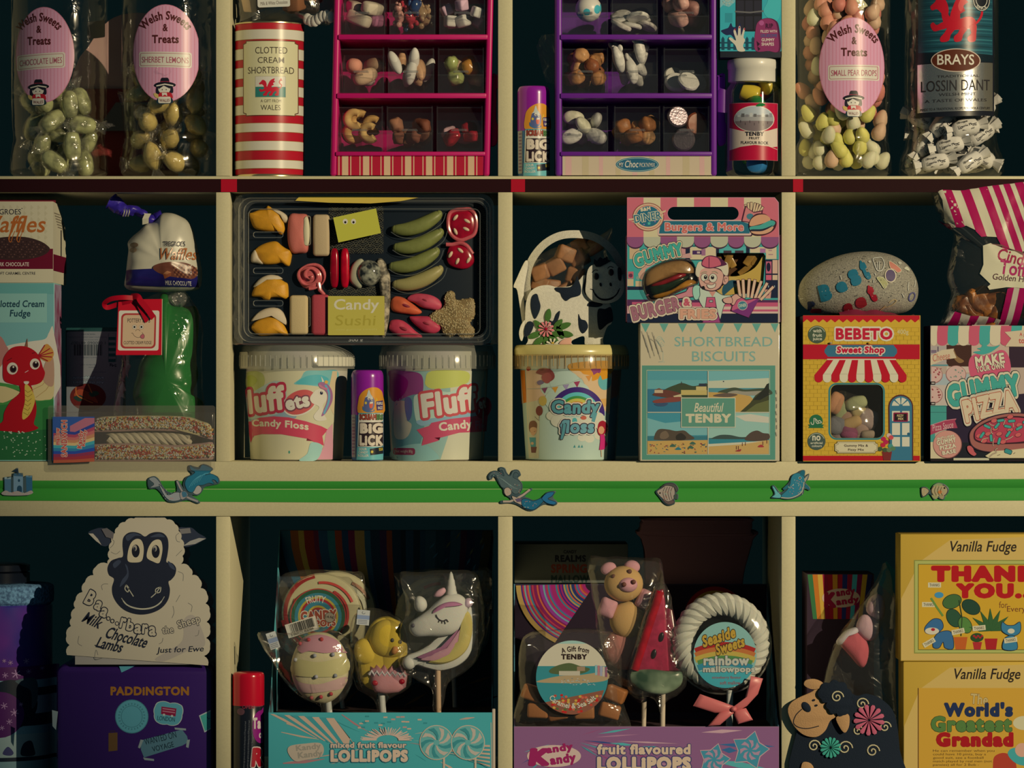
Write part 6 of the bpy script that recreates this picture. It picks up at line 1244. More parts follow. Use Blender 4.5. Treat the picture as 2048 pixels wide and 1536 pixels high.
cv.text('&', 1367, 597, 1380, 612, 'a84850', b=.05, ol=(('201820', .24), ('bca884', .2))).text('FRIES', 1360, 618, 1432, 638, 'bc8866', b=.06, rot=0, ol=(('201820', .15), ('bca884', .12), ('6a3a2c', .02)))
cv.build('front_print', o)
# gummy burger bulging through its window, fries behind the other
t = thing('gummy_burger', 'glossy layered gummy burger bulging from its window in the striped carton', 'sweet', (X(1340), .0, Z(603)))
def lay(nm, pts, c, tf, tb=.012): part(nm, B().puff(m2(spl(pts, 4)), .004, tf, tb, 6, pw=.6), gel(c), t)
lay('bun_top', [(1288, 572), (1290, 548), (1312, 532), (1342, 522), (1368, 521), (1384, 530), (1390, 546), (1360, 548), (1325, 560), (1300, 570)], '8a6434', .012)
lay('tomato', [(1300, 571), (1325, 560), (1360, 546), (1372, 546), (1370, 553), (1340, 566), (1310, 576)], '7c1c1c', .013)
lay('lettuce', [(1298, 574), (1330, 566), (1366, 552), (1376, 556), (1340, 580), (1306, 592)], '1f2a18', .012)
lay('bun_base', [(1304, 592), (1340, 580), (1374, 560), (1392, 562), (1388, 569), (1350, 584), (1330, 594), (1310, 598)], '9a641c', .011)
part('dome', B().puff([(a, max(c, zb)) for a, c in m2(bw)], -.0032, .0145, 0, 6, pw=.55), clear(.06, .1, .3, 40, 0, 'a08050', edge=.45), o)
cv_ = B().panel(m2([(1431, 507), (1527, 507), (1530, 513), (1525, 572), (1508, 590), (1460, 597), (1424, 570)]), [], .02, .021); part('fries_wrap', cv_, CARD('4a2c14'), o)
fb = Cv(.0005); fb.poly(spl([(1424, 555), (1450, 553), (1480, 551), (1510, 535), (1527, 510), (1529, 520), (1524, 572), (1508, 590), (1460, 598), (1424, 572)], 4), 'a8883a').poly([p for p in oval(1464, 580, 26, 26, 40) if p[0] < 1482 and p[1] < 592], 'ac8c44').poly([p for p in oval(1466, 582, 22, 22, 40) if p[0] < 1480 and p[1] < 594], '20464c').text('B', 1468, 567, 1474, 574, 'b09c6c', b=.05); fb.build('fries_print', o)
t0 = solo('gummy_fry', B().box(-.0045, .0045, -.004, .004, -.021, .021, .0016, 2), gel('8a6428'), 'amber gummy fry leaning inside the carton window beside the cartoon server', 'sweet', 'gummy fries in the carton window')
for i, (a, b_, an) in enumerate(((1450, 540, .3), (1468, 535, -.5), (1490, 530, .6), (1508, 532, .2), (1478, 550, .9), (1440, 530, -.2), (1515, 520, .4))):
    at = P(a, b_, .008+.0012*i)
    if i == 0: t0.location = at; t0.rotation_euler = (0, an, 0)
    else: dup(t0, at, (0, an, 0))
# ---------------------------------------------------------------- middle row, fourth cubby
# sweet shop carton with a window
o = thing('sweet_shop_carton', 'yellow brick sweet shop carton with striped awning and gummy window', 'carton', (X(1722), .06, F2))
win = rrect(1660.5, 769.5, 1766, 876, 13, 6); ou = [(1605.5, 922.6), (1605.5, 631), (1839.5, 631), (1840, 922.6)]
part('front_panel', B().panel(m2(ou), [m2(win)], -.008, -.0072), CARD('b08a2a'), o, smooth=False)
part('carton', B().box(X(1605.5), X(1605.5)+.0008, -.0071, .127, F2, Z(631)).box(X(1839.2), X(1840), -.0071, .127, F2, Z(631)).box(X(1605.5), X(1840), .126, .127, F2, Z(631)).box(X(1605.5), X(1840), -.0071, .126, Z(632), Z(631)).box(X(1605.5), X(1840), -.0071, .126, F2, F2+.0008), CARD('1a1626'), o, smooth=False)
cv = Cv(-.008); YB = 'b48e28'; H = (win,)
cv.poly([(1606, 922), (1606, 631), (1839.2, 631), (1839.6, 922)], YB, H)
for r_ in range(34):      # brick courses
    y = 655+r_*8.2
    if y > 910: break
    segs = [(1606.5, 1839)] if y < 765 or y > 880 else [(1606.5, 1656), (1770, 1839)]
    for a, b_ in segs: cv.rect(a, y, b_, y+.7, '9a7820')
    for k in range(16):
        x = 1612+k*15+(r_ % 2)*7.5
        if x < 1838 and not (1654 < x < 1772 and 758 < y < 882): cv.rect(x, y, x+.7, y+8.2, '9a7820')
z = [(1606, 631), (1839.3, 631)]
zz = [(1839.3, 644)]+[(1606+16*i+(8 if k else 0), 638.5 if k else 645) for i in range(14, -1, -1) for k in (1, 0) if 1606+16*i+(8 if k else 0) < 1839.3]
cv.poly(z+zz, 'a40e1c').rect(1606, 689, 1839.4, 718.5, 'a00c1e').rect(1606, 911.5, 1839.6, 921.5, 'a00c18').rect(1654, 717.5, 1792, 720, 'c8a888')
cv.ell(1634, 669, 18.2, 17.8, '3c4a34').line(arcp(1634, 669, 16, 15.6, 20, 160, 12), 1, 'a8a880')
cv.text('with', 1626, 658, 1643, 665, 'b8b488', b=.02).text('fruit', 1625, 667, 1644, 673.5, 'b8b488', b=.02).text('juice', 1625.5, 675, 1644, 682, 'b8b488', b=.02)
cv.text('BEBETO', 1671.5, 656, 1785, 679.5, 'a8162a', b=.045, ol=(('c8b98c', .11),)).text('400g', 1794, 659, 1817, 671, 'b8a468', b=.02)
cv.poly([(1649, 700), (1656, 690), (1787, 690), (1794, 699), (1794, 706), (1788, 713.5), (1656, 713.5), (1649, 705)], '2f5e68').text('Sweet Shop', 1673, 692.5, 1768, 710, 'a8102c', b=.055, sh=.06, ol=(('3a2428', .16), ('c8bc8e', .13)))
n = 11
for i in range(n):
    a0, a1 = 1654+i*137/n, 1654+(i+1)*137/n; b0, b1 = 1629+i*184/n, 1629+(i+1)*184/n; c = ('a40c1e', 'bdb086')[i % 2]; m_ = (b0+b1)/2
    cv.poly([(a0, 720), (a1, 720), (b1, 750), (b1, 757)]+arcp(m_, 757, (b1-b0)/2, 8, 0, -180, 8)[1:-1]+[(b0, 757), (b0, 750)], c)
    if i % 2: cv.line([(b0+1, 748), (b1-1, 748)], .8, '98906c')
cv.line(rrect(1658.5, 767.5, 1768, 878, 15, 6), 3.6, '2e6a62', True)
# arched door
cv.poly([(1778, 921)]+arcp(1801.5, 815, 25, 26, 180, 0, 18)+[(1826.5, 921)], '4a2420').poly([(1780, 921)]+arcp(1801.5, 815, 22.5, 23, 180, 0, 18)+[(1824, 921)], '2f626c')
for k in range(4): cv.poly([(1801.5+4*math.cos(math.radians(a)), 812-4*math.sin(math.radians(a))) for a in (180-k*45-8, 180-k*45-37)]+[(1801.5+18*math.cos(math.radians(a)), 813-18*math.sin(math.radians(a))) for a in (180-k*45-40, 180-k*45-22, 180-k*45-5)], 'b8b08c')
for x0, x1 in ((1784, 1800), (1804, 1819)):
    for y0, y1 in ((822, 842), (846, 870), (874, 893)): cv.rect(x0, y0, x1, y1, 'b8b08c')
cv.ell(1817, 868, 3, 3, '24505c').poly(rrect(1786.5, 825, 1816, 843.5, 2), '7a1832').rect(1789, 827.5, 1813.5, 841, '1a1014').text('FIZZY', 1794, 829, 1807, 834, 'b8a068', b=.03).text('MIX', 1796, 835.5, 1807, 840, 'b8a068', b=.03)
cv.poly([(1764, 903), (1784, 903), (1781, 921), (1767, 921)], '6a2420')
for a, b_, c in ((1767, 878, 'a01c3c'), (1772, 884, 'a01c3c'), (1766, 890, 'a81c30'), (1778, 871, 'b89a80'), (1782, 875, 'b04040'), (1781, 892, '3c7a68'), (1786, 897, '4a6a44'), (1760, 898, '3c4a2c'), (1770, 900, '3c4a2c'), (1778, 900, '5a6a44')): cv.ell(a, b_, 5, 4.5, c)
cv.ell(1632, 842, 13.5, 13, '1e5a34').poly([(1616, 849), (1648, 849), (1645, 853), (1648, 856), (1616, 856), (1619, 853)], '1e5a34')
cv.line([(1622, 844), (1623, 848), (1627, 848), (1628, 836)], 1.4, 'b8bc94', smooth=True).line([(1630, 836), (1633, 846), (1637, 846), (1632, 838)], 1.3, 'b8bc94', smooth=True).line([(1637, 846), (1643, 845), (1639, 841), (1636, 843)], 1.4, 'b8bc94', smooth=True)
cv.ell(1633, 882.5, 18, 17.6, '3c4a3c').line(arcp(1633, 882.5, 16, 15.6, 20, 160, 12), 1, 'a8a880').text('no', 1624.5, 871, 1641, 881.5, 'b8b488', b=.03).text('artificial', 1621, 883.5, 1645, 888, 'b8b488', b=.015).text('colours', 1623.5, 889.5, 1643.5, 894, 'b8b488', b=.02)
cv.poly(notch(1669, 882.6, 1756, 907, 5), '5a4a20').poly(notch(1670, 883.5, 1755, 906, 5), 'b8aa7c').poly(notch(1671.4, 885, 1753.6, 904.6, 5), '6a5a30').poly(notch(1672, 885.6, 1753, 904, 5), 'b8aa7c').text('Gummy Mix &', 1688, 888.5, 1736, 895, '3a2a20', b=.025).text('Fizzy Mix', 1696, 897, 1728, 903, '3a2a20', b=.025)
cv.build('front_print', o)
part('window_film', B().slab(m2(rrect(1659, 768, 1767.5, 877.5, 14, 6)), -.0066, -.0065), clear(.05, .14, .5, 26, .01, edge=.4), o)
fz = B().puff(m2(spl([(1664, 800), (1690, 785), (1725, 795), (1750, 830), (1756, 868), (1700, 873), (1664, 872)], 4)), .012, .014, .006, 4).warp(.004, 60)
part('inner_bag', fz, clear(.05, .13, .35, 30, .015, edge=.45), o)
gs = []
for i, (a, b_, an, c, r_) in enumerate(((1670, 806, .4, 'b0784a', (.010, .008, .014)), (1681, 824, 0, '8a8a54', (.0085, .008, .016)), (1712, 806, 1.3, '94905a', (.0085, .008, .014)), (1718, 824, 1.57, 'a0884e', (.007, .007, .011)), (1703, 846, 1.2, 'a8844a', (.008, .008, .013)), (1736, 838, .3, '9a8068', (.013, .009, .013)),
        (1672, 852, .3, '6a6458', (.012, .009, .012)), (1672, 868, .8, '7a6454', (.012, .009, .008)), (1697, 866, .3, '7c3c4a', (.012, .009, .009)), (1722, 862, 0, '94755a', (.010, .009, .011)), (1735, 869, 0, '8a7454', (.010, .009, .006)), (1690, 838, .2, '8c6a4a', (.009, .008, .010)))):
    solo('fizzy_gummy', B().ell(tuple(P(a, b_, .010+.004*(i % 2))), r_, (0, an, 0), 18, 12, .7).warp(.001, 120, i), sug(c), ('apricot', 'olive green', 'pale olive', 'small amber', 'golden', 'big tan', 'grey', 'grey brown', 'rosy', 'light brown', 'small brown', 'copper')[i]+' sugared gummy seen through the window of the sweet shop carton', 'sweet', 'gummies in the sweet shop carton')
part('top_flap', B().sheet(lambda u, v: Vector((X(1680+150*u), .0+.02*v, Z(631)+.0004+.006*math.sin(u*5)*abs(math.sin(u*9))*v+.004*v)), 16, 2), CARD('7a2030'), o)
# painted stone
so = spl([(1598, 590), (1604, 562), (1628, 536), (1664, 516), (1702, 505), (1742, 502), (1782, 508), (1812, 524), (1831, 548), (1839, 576), (1835, 602), (1818, 622), (1780, 631), (1720, 632), (1660, 631), (1622, 622), (1604, 608)], 4)
b = B().puff(m2(so, .03), .045, .042, .042, 9, c=(X(1718, .03), Z(572, .03)), pw=.9)
zmin = Z(630.6)
for v in b.b.verts: v.co.z = max(v.co.z, zmin)
tr_ = BVHTree.FromBMesh(b.b)
o = thing('painted_stone', 'grey oval painted stone lettered Best on top of the sweet shop carton', 'stone', (X(1718), .045, zmin))
part('stone', b, mat('8a8062', .75, .25, bump=.5, bs=500, c2='6e6550', vs_=650, det=4), o)
cv = Cv(.03, surf=onto(tr_, .045), step=.00003); TE = '1f5c62'
lt = lambda s, x, y, w, h, rot, c, b_=.09: cv.text(s, x-w/2, y-h/2, x+w/2, y+h/2, c, b=b_, rot=rot)
lt('B', 1648, 586, 24, 34, -14, TE); lt('e', 1680, 575, 22, 22, -18, TE); lt('s', 1706, 556, 22, 34, -24, TE, .08); lt('t', 1726, 541, 14, 42, -22, TE, .07)
lt('P', 1622, 612, 14, 18, -10, '1c2438'); lt('e', 1694, 616, 18, 18, -20, '6a1418'); lt('e', 1719, 606, 22, 22, -20, '7a1a1e'); lt('t', 1740, 588, 14, 36, -24, '8a1620', .08); lt('l', 1632, 622, 20, 8, 0, '6a1420')
cv.line(spl([(1744, 518), (1752, 516), (1762, 516), (1766, 528), (1762, 540), (1755, 543), (1750, 540), (1746, 528)], 3), 1.6, 'b0a88a', True).line([(1751, 540), (1752, 526), (1757, 523), (1755, 534), (1755, 540)], 1.4, 'b0a88a')
cv.ell(1778, 552, 12, 14, 'b0a078').ell(1778, 552, 10, 12, '4a3c4c').blob([(1777, 523), (1790, 530), (1801, 541), (1793, 546), (1786, 540), (1778, 536)], 'a8684e', 'b0a078', 1).blob([(1750, 556), (1762, 556), (1768, 562), (1772, 568), (1768, 576), (1764, 577), (1758, 568)], '8a8450', 'b0a878', 1)
cv.blob([(1807, 537), (1814, 533), (1819, 538), (1817, 543), (1812, 540)], 'b0a880').ell(1737, 524, 3, 2.4, 'a09878').ell(1799, 526, 4, 3, 'a09878')
for q in (((1816, 565), (1814, 575), (1815, 582)), ((1831, 560), (1830, 568), (1828, 575)), ((1746, 547), (1748, 552)), ((1744, 560), (1743, 566)), ((1678, 552), (1680, 560)), ((1802, 588), (1806, 596)), ((1598, 590), (1602, 598), (1606, 597))): cv.line(list(q), 1.6, 'aaa284')
cv.line(oval(1823, 594, 6, 9, 16, 25), 2.6, '4e4a60', True).line(spl([(1775, 606), (1785, 600), (1790, 603), (1780, 612), (1766, 616), (1758, 622)], 3), 1.6, '9a8252')
for i in range(240):
    a, b_ = R.uniform(1606, 1832), R.uniform(508, 628)
    if ((a-1718)/112)**2+((b_-570)/58)**2 < 1: cv.ell(a, b_, R.uniform(.5, 1.3), R.uniform(.4, 1), R.choice(('3a362c', '4a4638', 'a09a7c', '2c2a28')), n=6)
cv.build('painted_lettering', o, cut=.006)
# gummy pizza carton
o = thing('pizza_carton', 'gummy pizza carton with teal and pink awning at the right end of the middle row', 'carton', (X(1985), .03, F2))
part('carton', B().box(X(1860), X(2118), -.009, .08, F2, Z(651), .0006), CARD('2a2028'), o)
cv = Cv(-.009); DK = '241826'; CRp = 'b8a880'
cv.rect(1861, 651.5, 2117, 921, 'a08a70').rect(1861, 748, 1938, 770, '8f978a').rect(1861, 770, 1938, 812, 'a89880').rect(1861, 811, 1893, 860, '3a806c').rect(1861, 812, 1893, 812.8, '2c5a50').rect(1861, 824, 1893, 825, '2c5a50').rect(1861, 860, 1870, 885, '3a806c').rect(1861, 884, 1920, 917, 'b4a478')
cv.poly([(1893, 690), (1943, 690), (1943, 733), (1898, 733), (1893, 726)], '3a2018').blob([(1908, 700), (1914, 712), (1928, 722), (1918, 726), (1908, 716)], '7a5a34').poly([(1943, 690), (1944, 650), (2018, 650), (2018, 735), (1943, 735)], 'a88f74').rect(2018, 690, 2117, 735, '2a1a24').rect(1861, 692, 1893, 728, '988a78').rect(1875, 693, 1877, 703, '4a3a44').rect(1862, 700, 1873, 706, '6a5a60').rect(1861, 729, 1896, 732, '4a7a74').rect(1893, 733, 1945, 745, 'b09c80')
cv.poly([(1893, 812), (1925, 800), (2117, 780), (2117, 921), (1893, 921)], '221828').rect(1893, 885, 2117, 917, '12161c')
for a, b_, r_ in ((1866, 750, 19.5), (1912, 749, 20.5), (1866, 790, 19.5)):
    q = [p for p in oval(a, b_, r_, r_*.88, 36) if p[0] > 1861.5]; cv.poly(q, '8a5a50').poly([p for p in oval(a, b_-.6, r_-1.4, r_*.88-1.4, 36) if p[0] > 1861.5], 'b4927c')
for i in range(26):
    a, b_ = ((1870, 747), (1912, 748), (1870, 788))[i % 3]; x, y = a+R.uniform(-8, 12) if a < 1900 else a+R.uniform(-14, 14), b_+R.uniform(-11, 11)
    if x > 1862: cv.ell(x, y, R.uniform(1, 2.6), R.uniform(1, 2), ('8a3a3c', '6a7a64', '7a3030')[i % 3], rot=R.uniform(0, 90), n=8)
for a, b_ in ((1861, 763), (1904, 763), (1861, 804)): cv.rect(a, b_, a+16 if a > 1880 else a+9.5, b_+6.5, '201418').rect(a+2, b_+2, a+(13 if a > 1880 else 8), b_+4.5, 'a09880')
for i in range(13):
    a = 1861+(i*21.2 if i else 0); a = 1853+i*21.1; b_ = a+21.1; c = (CRp, 'ac4a54', '3c8a76')[i % 3]; x0 = max(a, 1861.4); x1 = min(b_, 2117)
    if x0 >= x1: continue
    m_ = (x0+x1)/2; cv.poly([(x0+1.5, 651.5), (min(x1+1.5, 2117), 651.5), (x1, 665), (x1, 684)]+arcp(m_, 683, (x1-x0)/2, 8.5, 0, -180, 8)[1:-1]+[(x0, 684), (x0, 665)], c)
cv.poly([(2009, 664), (2070, 658), (2117, 658), (2117, 694), (2010, 693), (2022, 677)], 'b4a078').text('A gummy to', 2039, 665, 2080, 674, 'a8503c', b=.04, ol=(('c0b090', .05),)).text('to', 2037, 677, 2049, 687, 'a8503c', b=.04, ol=(('c0b090', .05),))
cv.poly([(1861, 711), (1884, 700), (1908, 697), (1907, 702), (1913, 716), (1890, 719), (1861, 731)], 'b4a078').text('Cheese', 1864, 706, 1899, 721, 'a4624c', b=.006, rot=-9, sh=.15)
cv.blob([(1937, 730), (1941, 715), (1952, 708), (1968, 712), (1985, 707), (2000, 700), (2012, 704), (2020, 722), (2019, 745), (1990, 760), (1950, 762), (1940, 748)], 'b04a58', n=5).blob([(1946, 704), (1962, 701), (1954, 697), (1963, 694), (1966, 684), (1974, 684), (1974, 692), (1988, 693), (2000, 690), (1990, 699), (1978, 706), (1962, 709)], '3c8a76', n=3)
cv.text('MAKE', 1950, 709, 2009, 730, 'bcaf86', b=.05, rot=-8, ol=(('5a2436', .03),)).text('YOUR OWN', 1952, 729, 2008, 741, 'bcaf86', b=.045, rot=-9, ol=(('5a2436', .03),))
cv.text('GUMMY', 1894, 759, 2040, 805, '3a8a72', b=.065, rot=-10, sag=4, ol=(('161820', .125), ('b8aa82', .10), ('20584e', .018)))
cv.text('PIZZA', 1926, 790, 2034, 836, 'b8a47c', b=.06, rot=-12, sag=2, ol=(('161820', .14), ('b8a884', .11), ('9a4a30', .03)))
cv.blob([(1938, 880), (1940, 862), (1960, 842), (1990, 830), (2025, 825), (2060, 828), (2090, 845), (2100, 870), (2085, 890), (2050, 902), (2010, 906), (1970, 904), (1946, 896)], '241420', n=6).blob([(1940, 880), (1942, 862), (1962, 844), (1992, 832), (2026, 827), (2058, 830), (2088, 846), (2097, 870), (2083, 888), (2048, 900), (2010, 904), (1970, 902), (1948, 894)], '8c5244', n=6)
cv.blob([(1947, 876), (1950, 860), (1968, 846), (1996, 836), (2030, 832), (2060, 836), (2085, 850), (2088, 866), (2060, 884), (2020, 888), (1975, 888), (1955, 884)], '33141c', n=6).blob([(1950, 875), (1953, 860), (1970, 848), (1997, 839), (2030, 835), (2058, 839), (2081, 852), (2084, 865), (2058, 880), (2020, 885), (1977, 885), (1957, 881)], '9c3440', n=6)
for a, b_ in ((1988, 842), (1990, 858), (1976, 868), (1998, 868), (1968, 882), (2006, 884), (2020, 834), (2038, 850), (2020, 860), (2036, 870), (1958, 872), (2056, 862)): cv.ell(a, b_, 7, 4.6, '4a1c24', rot=-15).ell(a, b_-.4, 6, 3.8, 'b05048', rot=-15)
for a, b_, an in ((2001, 841, -8), (2023, 842, -4), (1974, 853, 25), (1994, 851, -50), (2015, 853, 12), (2038, 856, -30), (1964, 870, -55), (1982, 876, 85), (2016, 868, -55), (1998, 882, -75), (2052, 846, 20)): cv.poly(rotp(rrect(a-8, b_-3.2, a+8, b_+3.2, 3), a, b_, an), '16302c').poly(rotp(rrect(a-7, b_-2.4, a+7, b_+2.4, 2.3), a, b_, an), '3a8a74')
for q in (((1978, 846), (1982, 850), (1988, 851)), ((1982, 856), (1982, 864), (1986, 868)), ((2010, 840), (2008, 846), (2006, 850)), ((1962, 884), (1966, 878), (1976, 876)), ((1988, 876), (1986, 884), (1986, 892)), ((2026, 872), (2020, 876), (2010, 880)), ((2026, 846), (2027, 854))): cv.line(list(q), 2.2, '33141c', smooth=True).line(list(q), 1.3, 'b09a74', smooth=True)
cv.poly([(1970, 912), (1985, 902), (2020, 900), (2060, 895), (2117, 892), (2117, 916), (1978, 916)], 'b8a878').line([(1978, 914), (1985, 908), (1992, 905), (1990, 900), (1995, 896)], 2.4, '33141c', smooth=True).line([(1978, 914), (1985, 908), (1992, 905), (1990, 900), (1995, 896)], 1.3, 'b09a74', smooth=True)
cv.poly(rotp(rrect(2008, 898, 2024, 908, 3), 2016, 903, 20), '16302c').poly(rotp(rrect(2009, 899, 2023, 907, 3), 2016, 903, 20), '2f7a6c').line([(1994, 911), (2000, 909)], .9, '201418').line([(2026, 908), (2030, 905)], .9, '201418')
cv.blob([(1934, 893), (1940, 891), (1946, 896), (1949, 903), (1953, 908), (1948, 912), (1940, 908), (1935, 901)], 'a84c48', '201418', .9)
cv.poly([(1861, 850), (1890, 840), (1913, 837), (1910, 842), (1915, 856), (1898, 857), (1880, 862), (1861, 870)], '903444').line([(1861, 850.5), (1890, 841), (1912, 838)], .8, 'b88a80').text('Pizza Sauce', 1864, 846, 1906, 859, 'bc9484', b=.004, rot=-10, sh=.12)
cv.ell(1895, 889, 29, 28, '6a3a34', n=40).ell(1894.5, 888.4, 28, 27, 'b07a64', n=40)
for s, x0, y0, x1, y1 in (('INCLUDES', 1874, 872, 1909, 879), ('GUMMY', 1873, 877, 1912, 888), ('PIZZA', 1879, 889, 1912, 898), ('BASE', 1884, 900, 1912, 908)): cv.text(s, x0, y0, x1, y1, 'bfae86', b=.05, rot=-10, ol=(('6a3a30', .035),))
cv.rect(1861, 917, 1907, 921, '14120f').rect(1907, 916, 1978, 920.6, 'a8a078').rect(1978, 916.4, 2117, 921, '12100e')
cv.build('front_print', o)
# toffee bag
BY = -.018
o = thing('toffee_bag', 'clear toffee bag with pink and white stripes leaning out at the right', 'bag', (X(1990), .01, Z(650.8)+.0006)); zb = Z(650.8)+.0008
g = spl([(1866, 373), (1900, 368), (1960, 361), (2050, 351), (2118, 345), (2122, 480), (2120, 600), (2116, 650), (2000, 650), (1890, 650), (1884, 648), (1893, 622), (1898, 605), (1905, 585), (1897, 552), (1904, 510), (1910, 470), (1898, 455), (1886, 440), (1884, 421), (1874, 419)], 3)
b = B().puff([(a, max(c, zb)) for a, c in m2(g)], .018, .034, .022, 7, c=(X(2010), Z(530)), pw=.7).warp(.0026, 45, 2, (.25, 1, .25))
tr_ = BVHTree.FromBMesh(b.b); part('bag', b, clear(.07, .14, .6, 50, .02, edge=.45), o)
SF = onto(tr_, .01); INKF = INKG
cv = Cv(0, surf=SF)
low = [(2120, 492), (2046, 503), (2036, 506), (2020, 500), (2004, 489), (1992, 475), (1972, 474), (1950, 462), (1930, 452), (1912, 455), (1904, 456), (1890, 438), (1887, 421), (1884, 400), (1876, 384)]
cv.poly([(1867, 374), (1900, 369), (1960, 362), (2050, 352), (2117, 346)]+low, 'b4a67c')
def lowy(x):
    q = sorted(low)
    for (a, b_), (c, d) in zip(q, q[1:]):
        if a <= x <= c: return b_+(d-b_)*(x-a)/max(c-a, 1e-6)
    return 480
topy = lambda x: 373-(x-1866)*.108
for a, w in ((1883, 17), (1917, 18), (1954, 17), (1981, 13), (2003, 13), (2026, 17), (2056, 18), (2090, 17)):
    def edge(x0):
        y = topy(x0)
        for k in range(60):
            x = x0+(y-topy(x0))*.33
            if y > lowy(min(max(x, 1876), 2119)): break
            y += 3
        return x0+(y-topy(x0))*.33, y
    xl, yl = edge(a); xr, yr = edge(a+w)
    cv.poly([(a, topy(a)+1), (a+w, topy(a+w)+1), (xr, yr), ((xl+xr)/2, max(yl, yr)+1), (xl, yl)], '94123c' if a < 2100 else 'a02a4a')
cv.blob([(1877, 440), (1890, 446), (1905, 452), (1903, 458), (1892, 452)], '7a1a30', n=3)
cv.poly([(1963, 492), (1978, 487), (2010, 500), (2040, 506), (2117, 512), (2117, 575), (2048, 577), (2030, 576), (2010, 575), (1990, 578), (1976, 580), (1972, 574), (1978, 569), (1970, 561), (1957, 548), (1964, 530)], 'b8ac80')
cv.poly([(1975, 488), (2000, 490), (2030, 505), (2048, 515), (2048, 507), (2010, 496)], '6a4438')
cv.text('Cinder', 1991, 505, 2070, 530, '8c2438', b=.02, rot=14, sh=.05).text('Toffee', 1996, 525, 2078, 554, '98284a', b=.02, rot=8).text('Golden Honeycomb', 1981, 553, 2112, 569, '4a2a28', b=.004, rot=5, sh=.1)
for q in (((2012, 578), (2025, 575), (2010, 650), (1998, 650)), ((2036, 577), (2048, 577), (2046, 600), (2036, 650), (2022, 650)), ((1908, 623), (1922, 627), (1917, 650), (1896, 650)), ((1940, 632), (1958, 632), (1950, 650), (1935, 650)), ((1977, 634), (1992, 638), (1986, 650), (1972, 650)), ((2060, 577), (2074, 577), (2064, 650), (2050, 650)), ((2090, 580), (2106, 580), (2098, 650), (2082, 650))): cv.poly(list(q), '8a0c3c')
for q in (((1888, 648), (1900, 622), (1908, 624), (1896, 650)), ((1922, 627), (1940, 632), (1935, 650), (1917, 650)), ((1958, 632), (1977, 634), (1972, 650), (1950, 650)), ((1992, 637), (2002, 640), (1998, 650), (1986, 650)), ((2025, 576), (2036, 577), (2022, 650), (2010, 650))): cv.poly(list(q), 'a89878')
cv.build('label_print', o, INKG, cut=.004, cutz=.004)
for i, (a, b_, r_) in enumerate(((1930, 612, .017), (1962, 605, .021), (1990, 598, .016), (1945, 632, .014), (1984, 630, .015), (2055, 610, .022), (2090, 620, .02))):
    solo('toffee_lump', B().ell(tuple(P(a, b_, .012)), (r_, .011, r_*.8), (0, R.uniform(0, 3), 0), 22, 16, .8).warp(.006, 70, i).warp(.002, 240, i), mat('9a5a1c', .35, .5, bump=.5, bs=160, c2='5a2e10', vs_=55), ('small left', 'largest front', 'narrow upper', 'low left', 'low middle', 'far right', 'rightmost')[i]+' golden cinder toffee lump inside the pink striped bag', 'toffee', 'toffee lumps in the striped bag')
# ---------------------------------------------------------------- glitter stickers along the green tape
def sticker(name, label, outline, draw, n=5, th=.0012, y=-.0026):
    q = spl(outline, n) if n else outline
    o = solo(name, B().slab(m2(q), y, y+th, .0002), mat('3a4a46', .4, .4), label, 'sticker')
    cv = Cv(y); draw(cv)
    R2 = random.Random(len(label)); xs = [p[0] for p in outline]; ys = [p[1] for p in outline]
    cv.build('sticker_print', o, INKG); return o
def glit(cv, x0, y0, x1, y1, n, cs=('c0c890', 'b8885a', '8ac0b0', 'b86a58')):
    for i in range(n): a, b_ = R.uniform(x0, x1), R.uniform(y0, y1); cv.ell(a, b_, R.uniform(.5, 1), R.uniform(.5, 1), R.choice(cs), n=6)
def d(cv):
    cv.poly([(9, 958), (22, 958), (22, 988), (10, 985)], '4a6a74').poly([(52, 953), (64, 953), (65, 982), (53, 986)], '2f5a6c').rect(27, 951, 46, 985, '6a8488').poly([(28, 952), (28, 947), (33, 947), (33, 950), (37, 950), (37, 946), (41, 946), (41, 950), (46, 950), (46, 953)], '3a5a66').poly([(9, 958), (9, 954), (14, 954), (14, 957), (22, 954), (22, 958)], '8a9a90').poly([(52, 954), (52, 951), (57, 951), (57, 953), (64, 951), (64, 955)], '5a7a80')
    cv.poly([(34, 984)]+arcp(39, 977, 5, 6, 180, 0, 8)+[(44, 984)], '24424e').ell(38, 961, 2.2, 3, '24424e').poly([(27, 941), (36, 937), (36, 946)], '1f2c34').line([(36, 937), (36.5, 948)], .9, '24424e').blob([(3, 986), (12, 981), (22, 985), (35, 982), (48, 986), (62, 981), (66, 986), (55, 990), (30, 991), (8, 990)], '9a8c78'); glit(cv, 6, 982, 62, 989, 12)
sticker('castle_sticker', 'grey blue sandcastle sticker at the left end of the green tape', [(2, 987), (9, 981), (9, 954), (22, 953), (26, 955), (27, 946), (35, 946), (34, 944), (26, 942), (36, 935), (38, 946), (46, 946), (47, 955), (52, 951), (65, 951), (65, 980), (67, 986), (56, 991), (30, 992), (8, 991)], d, 0)
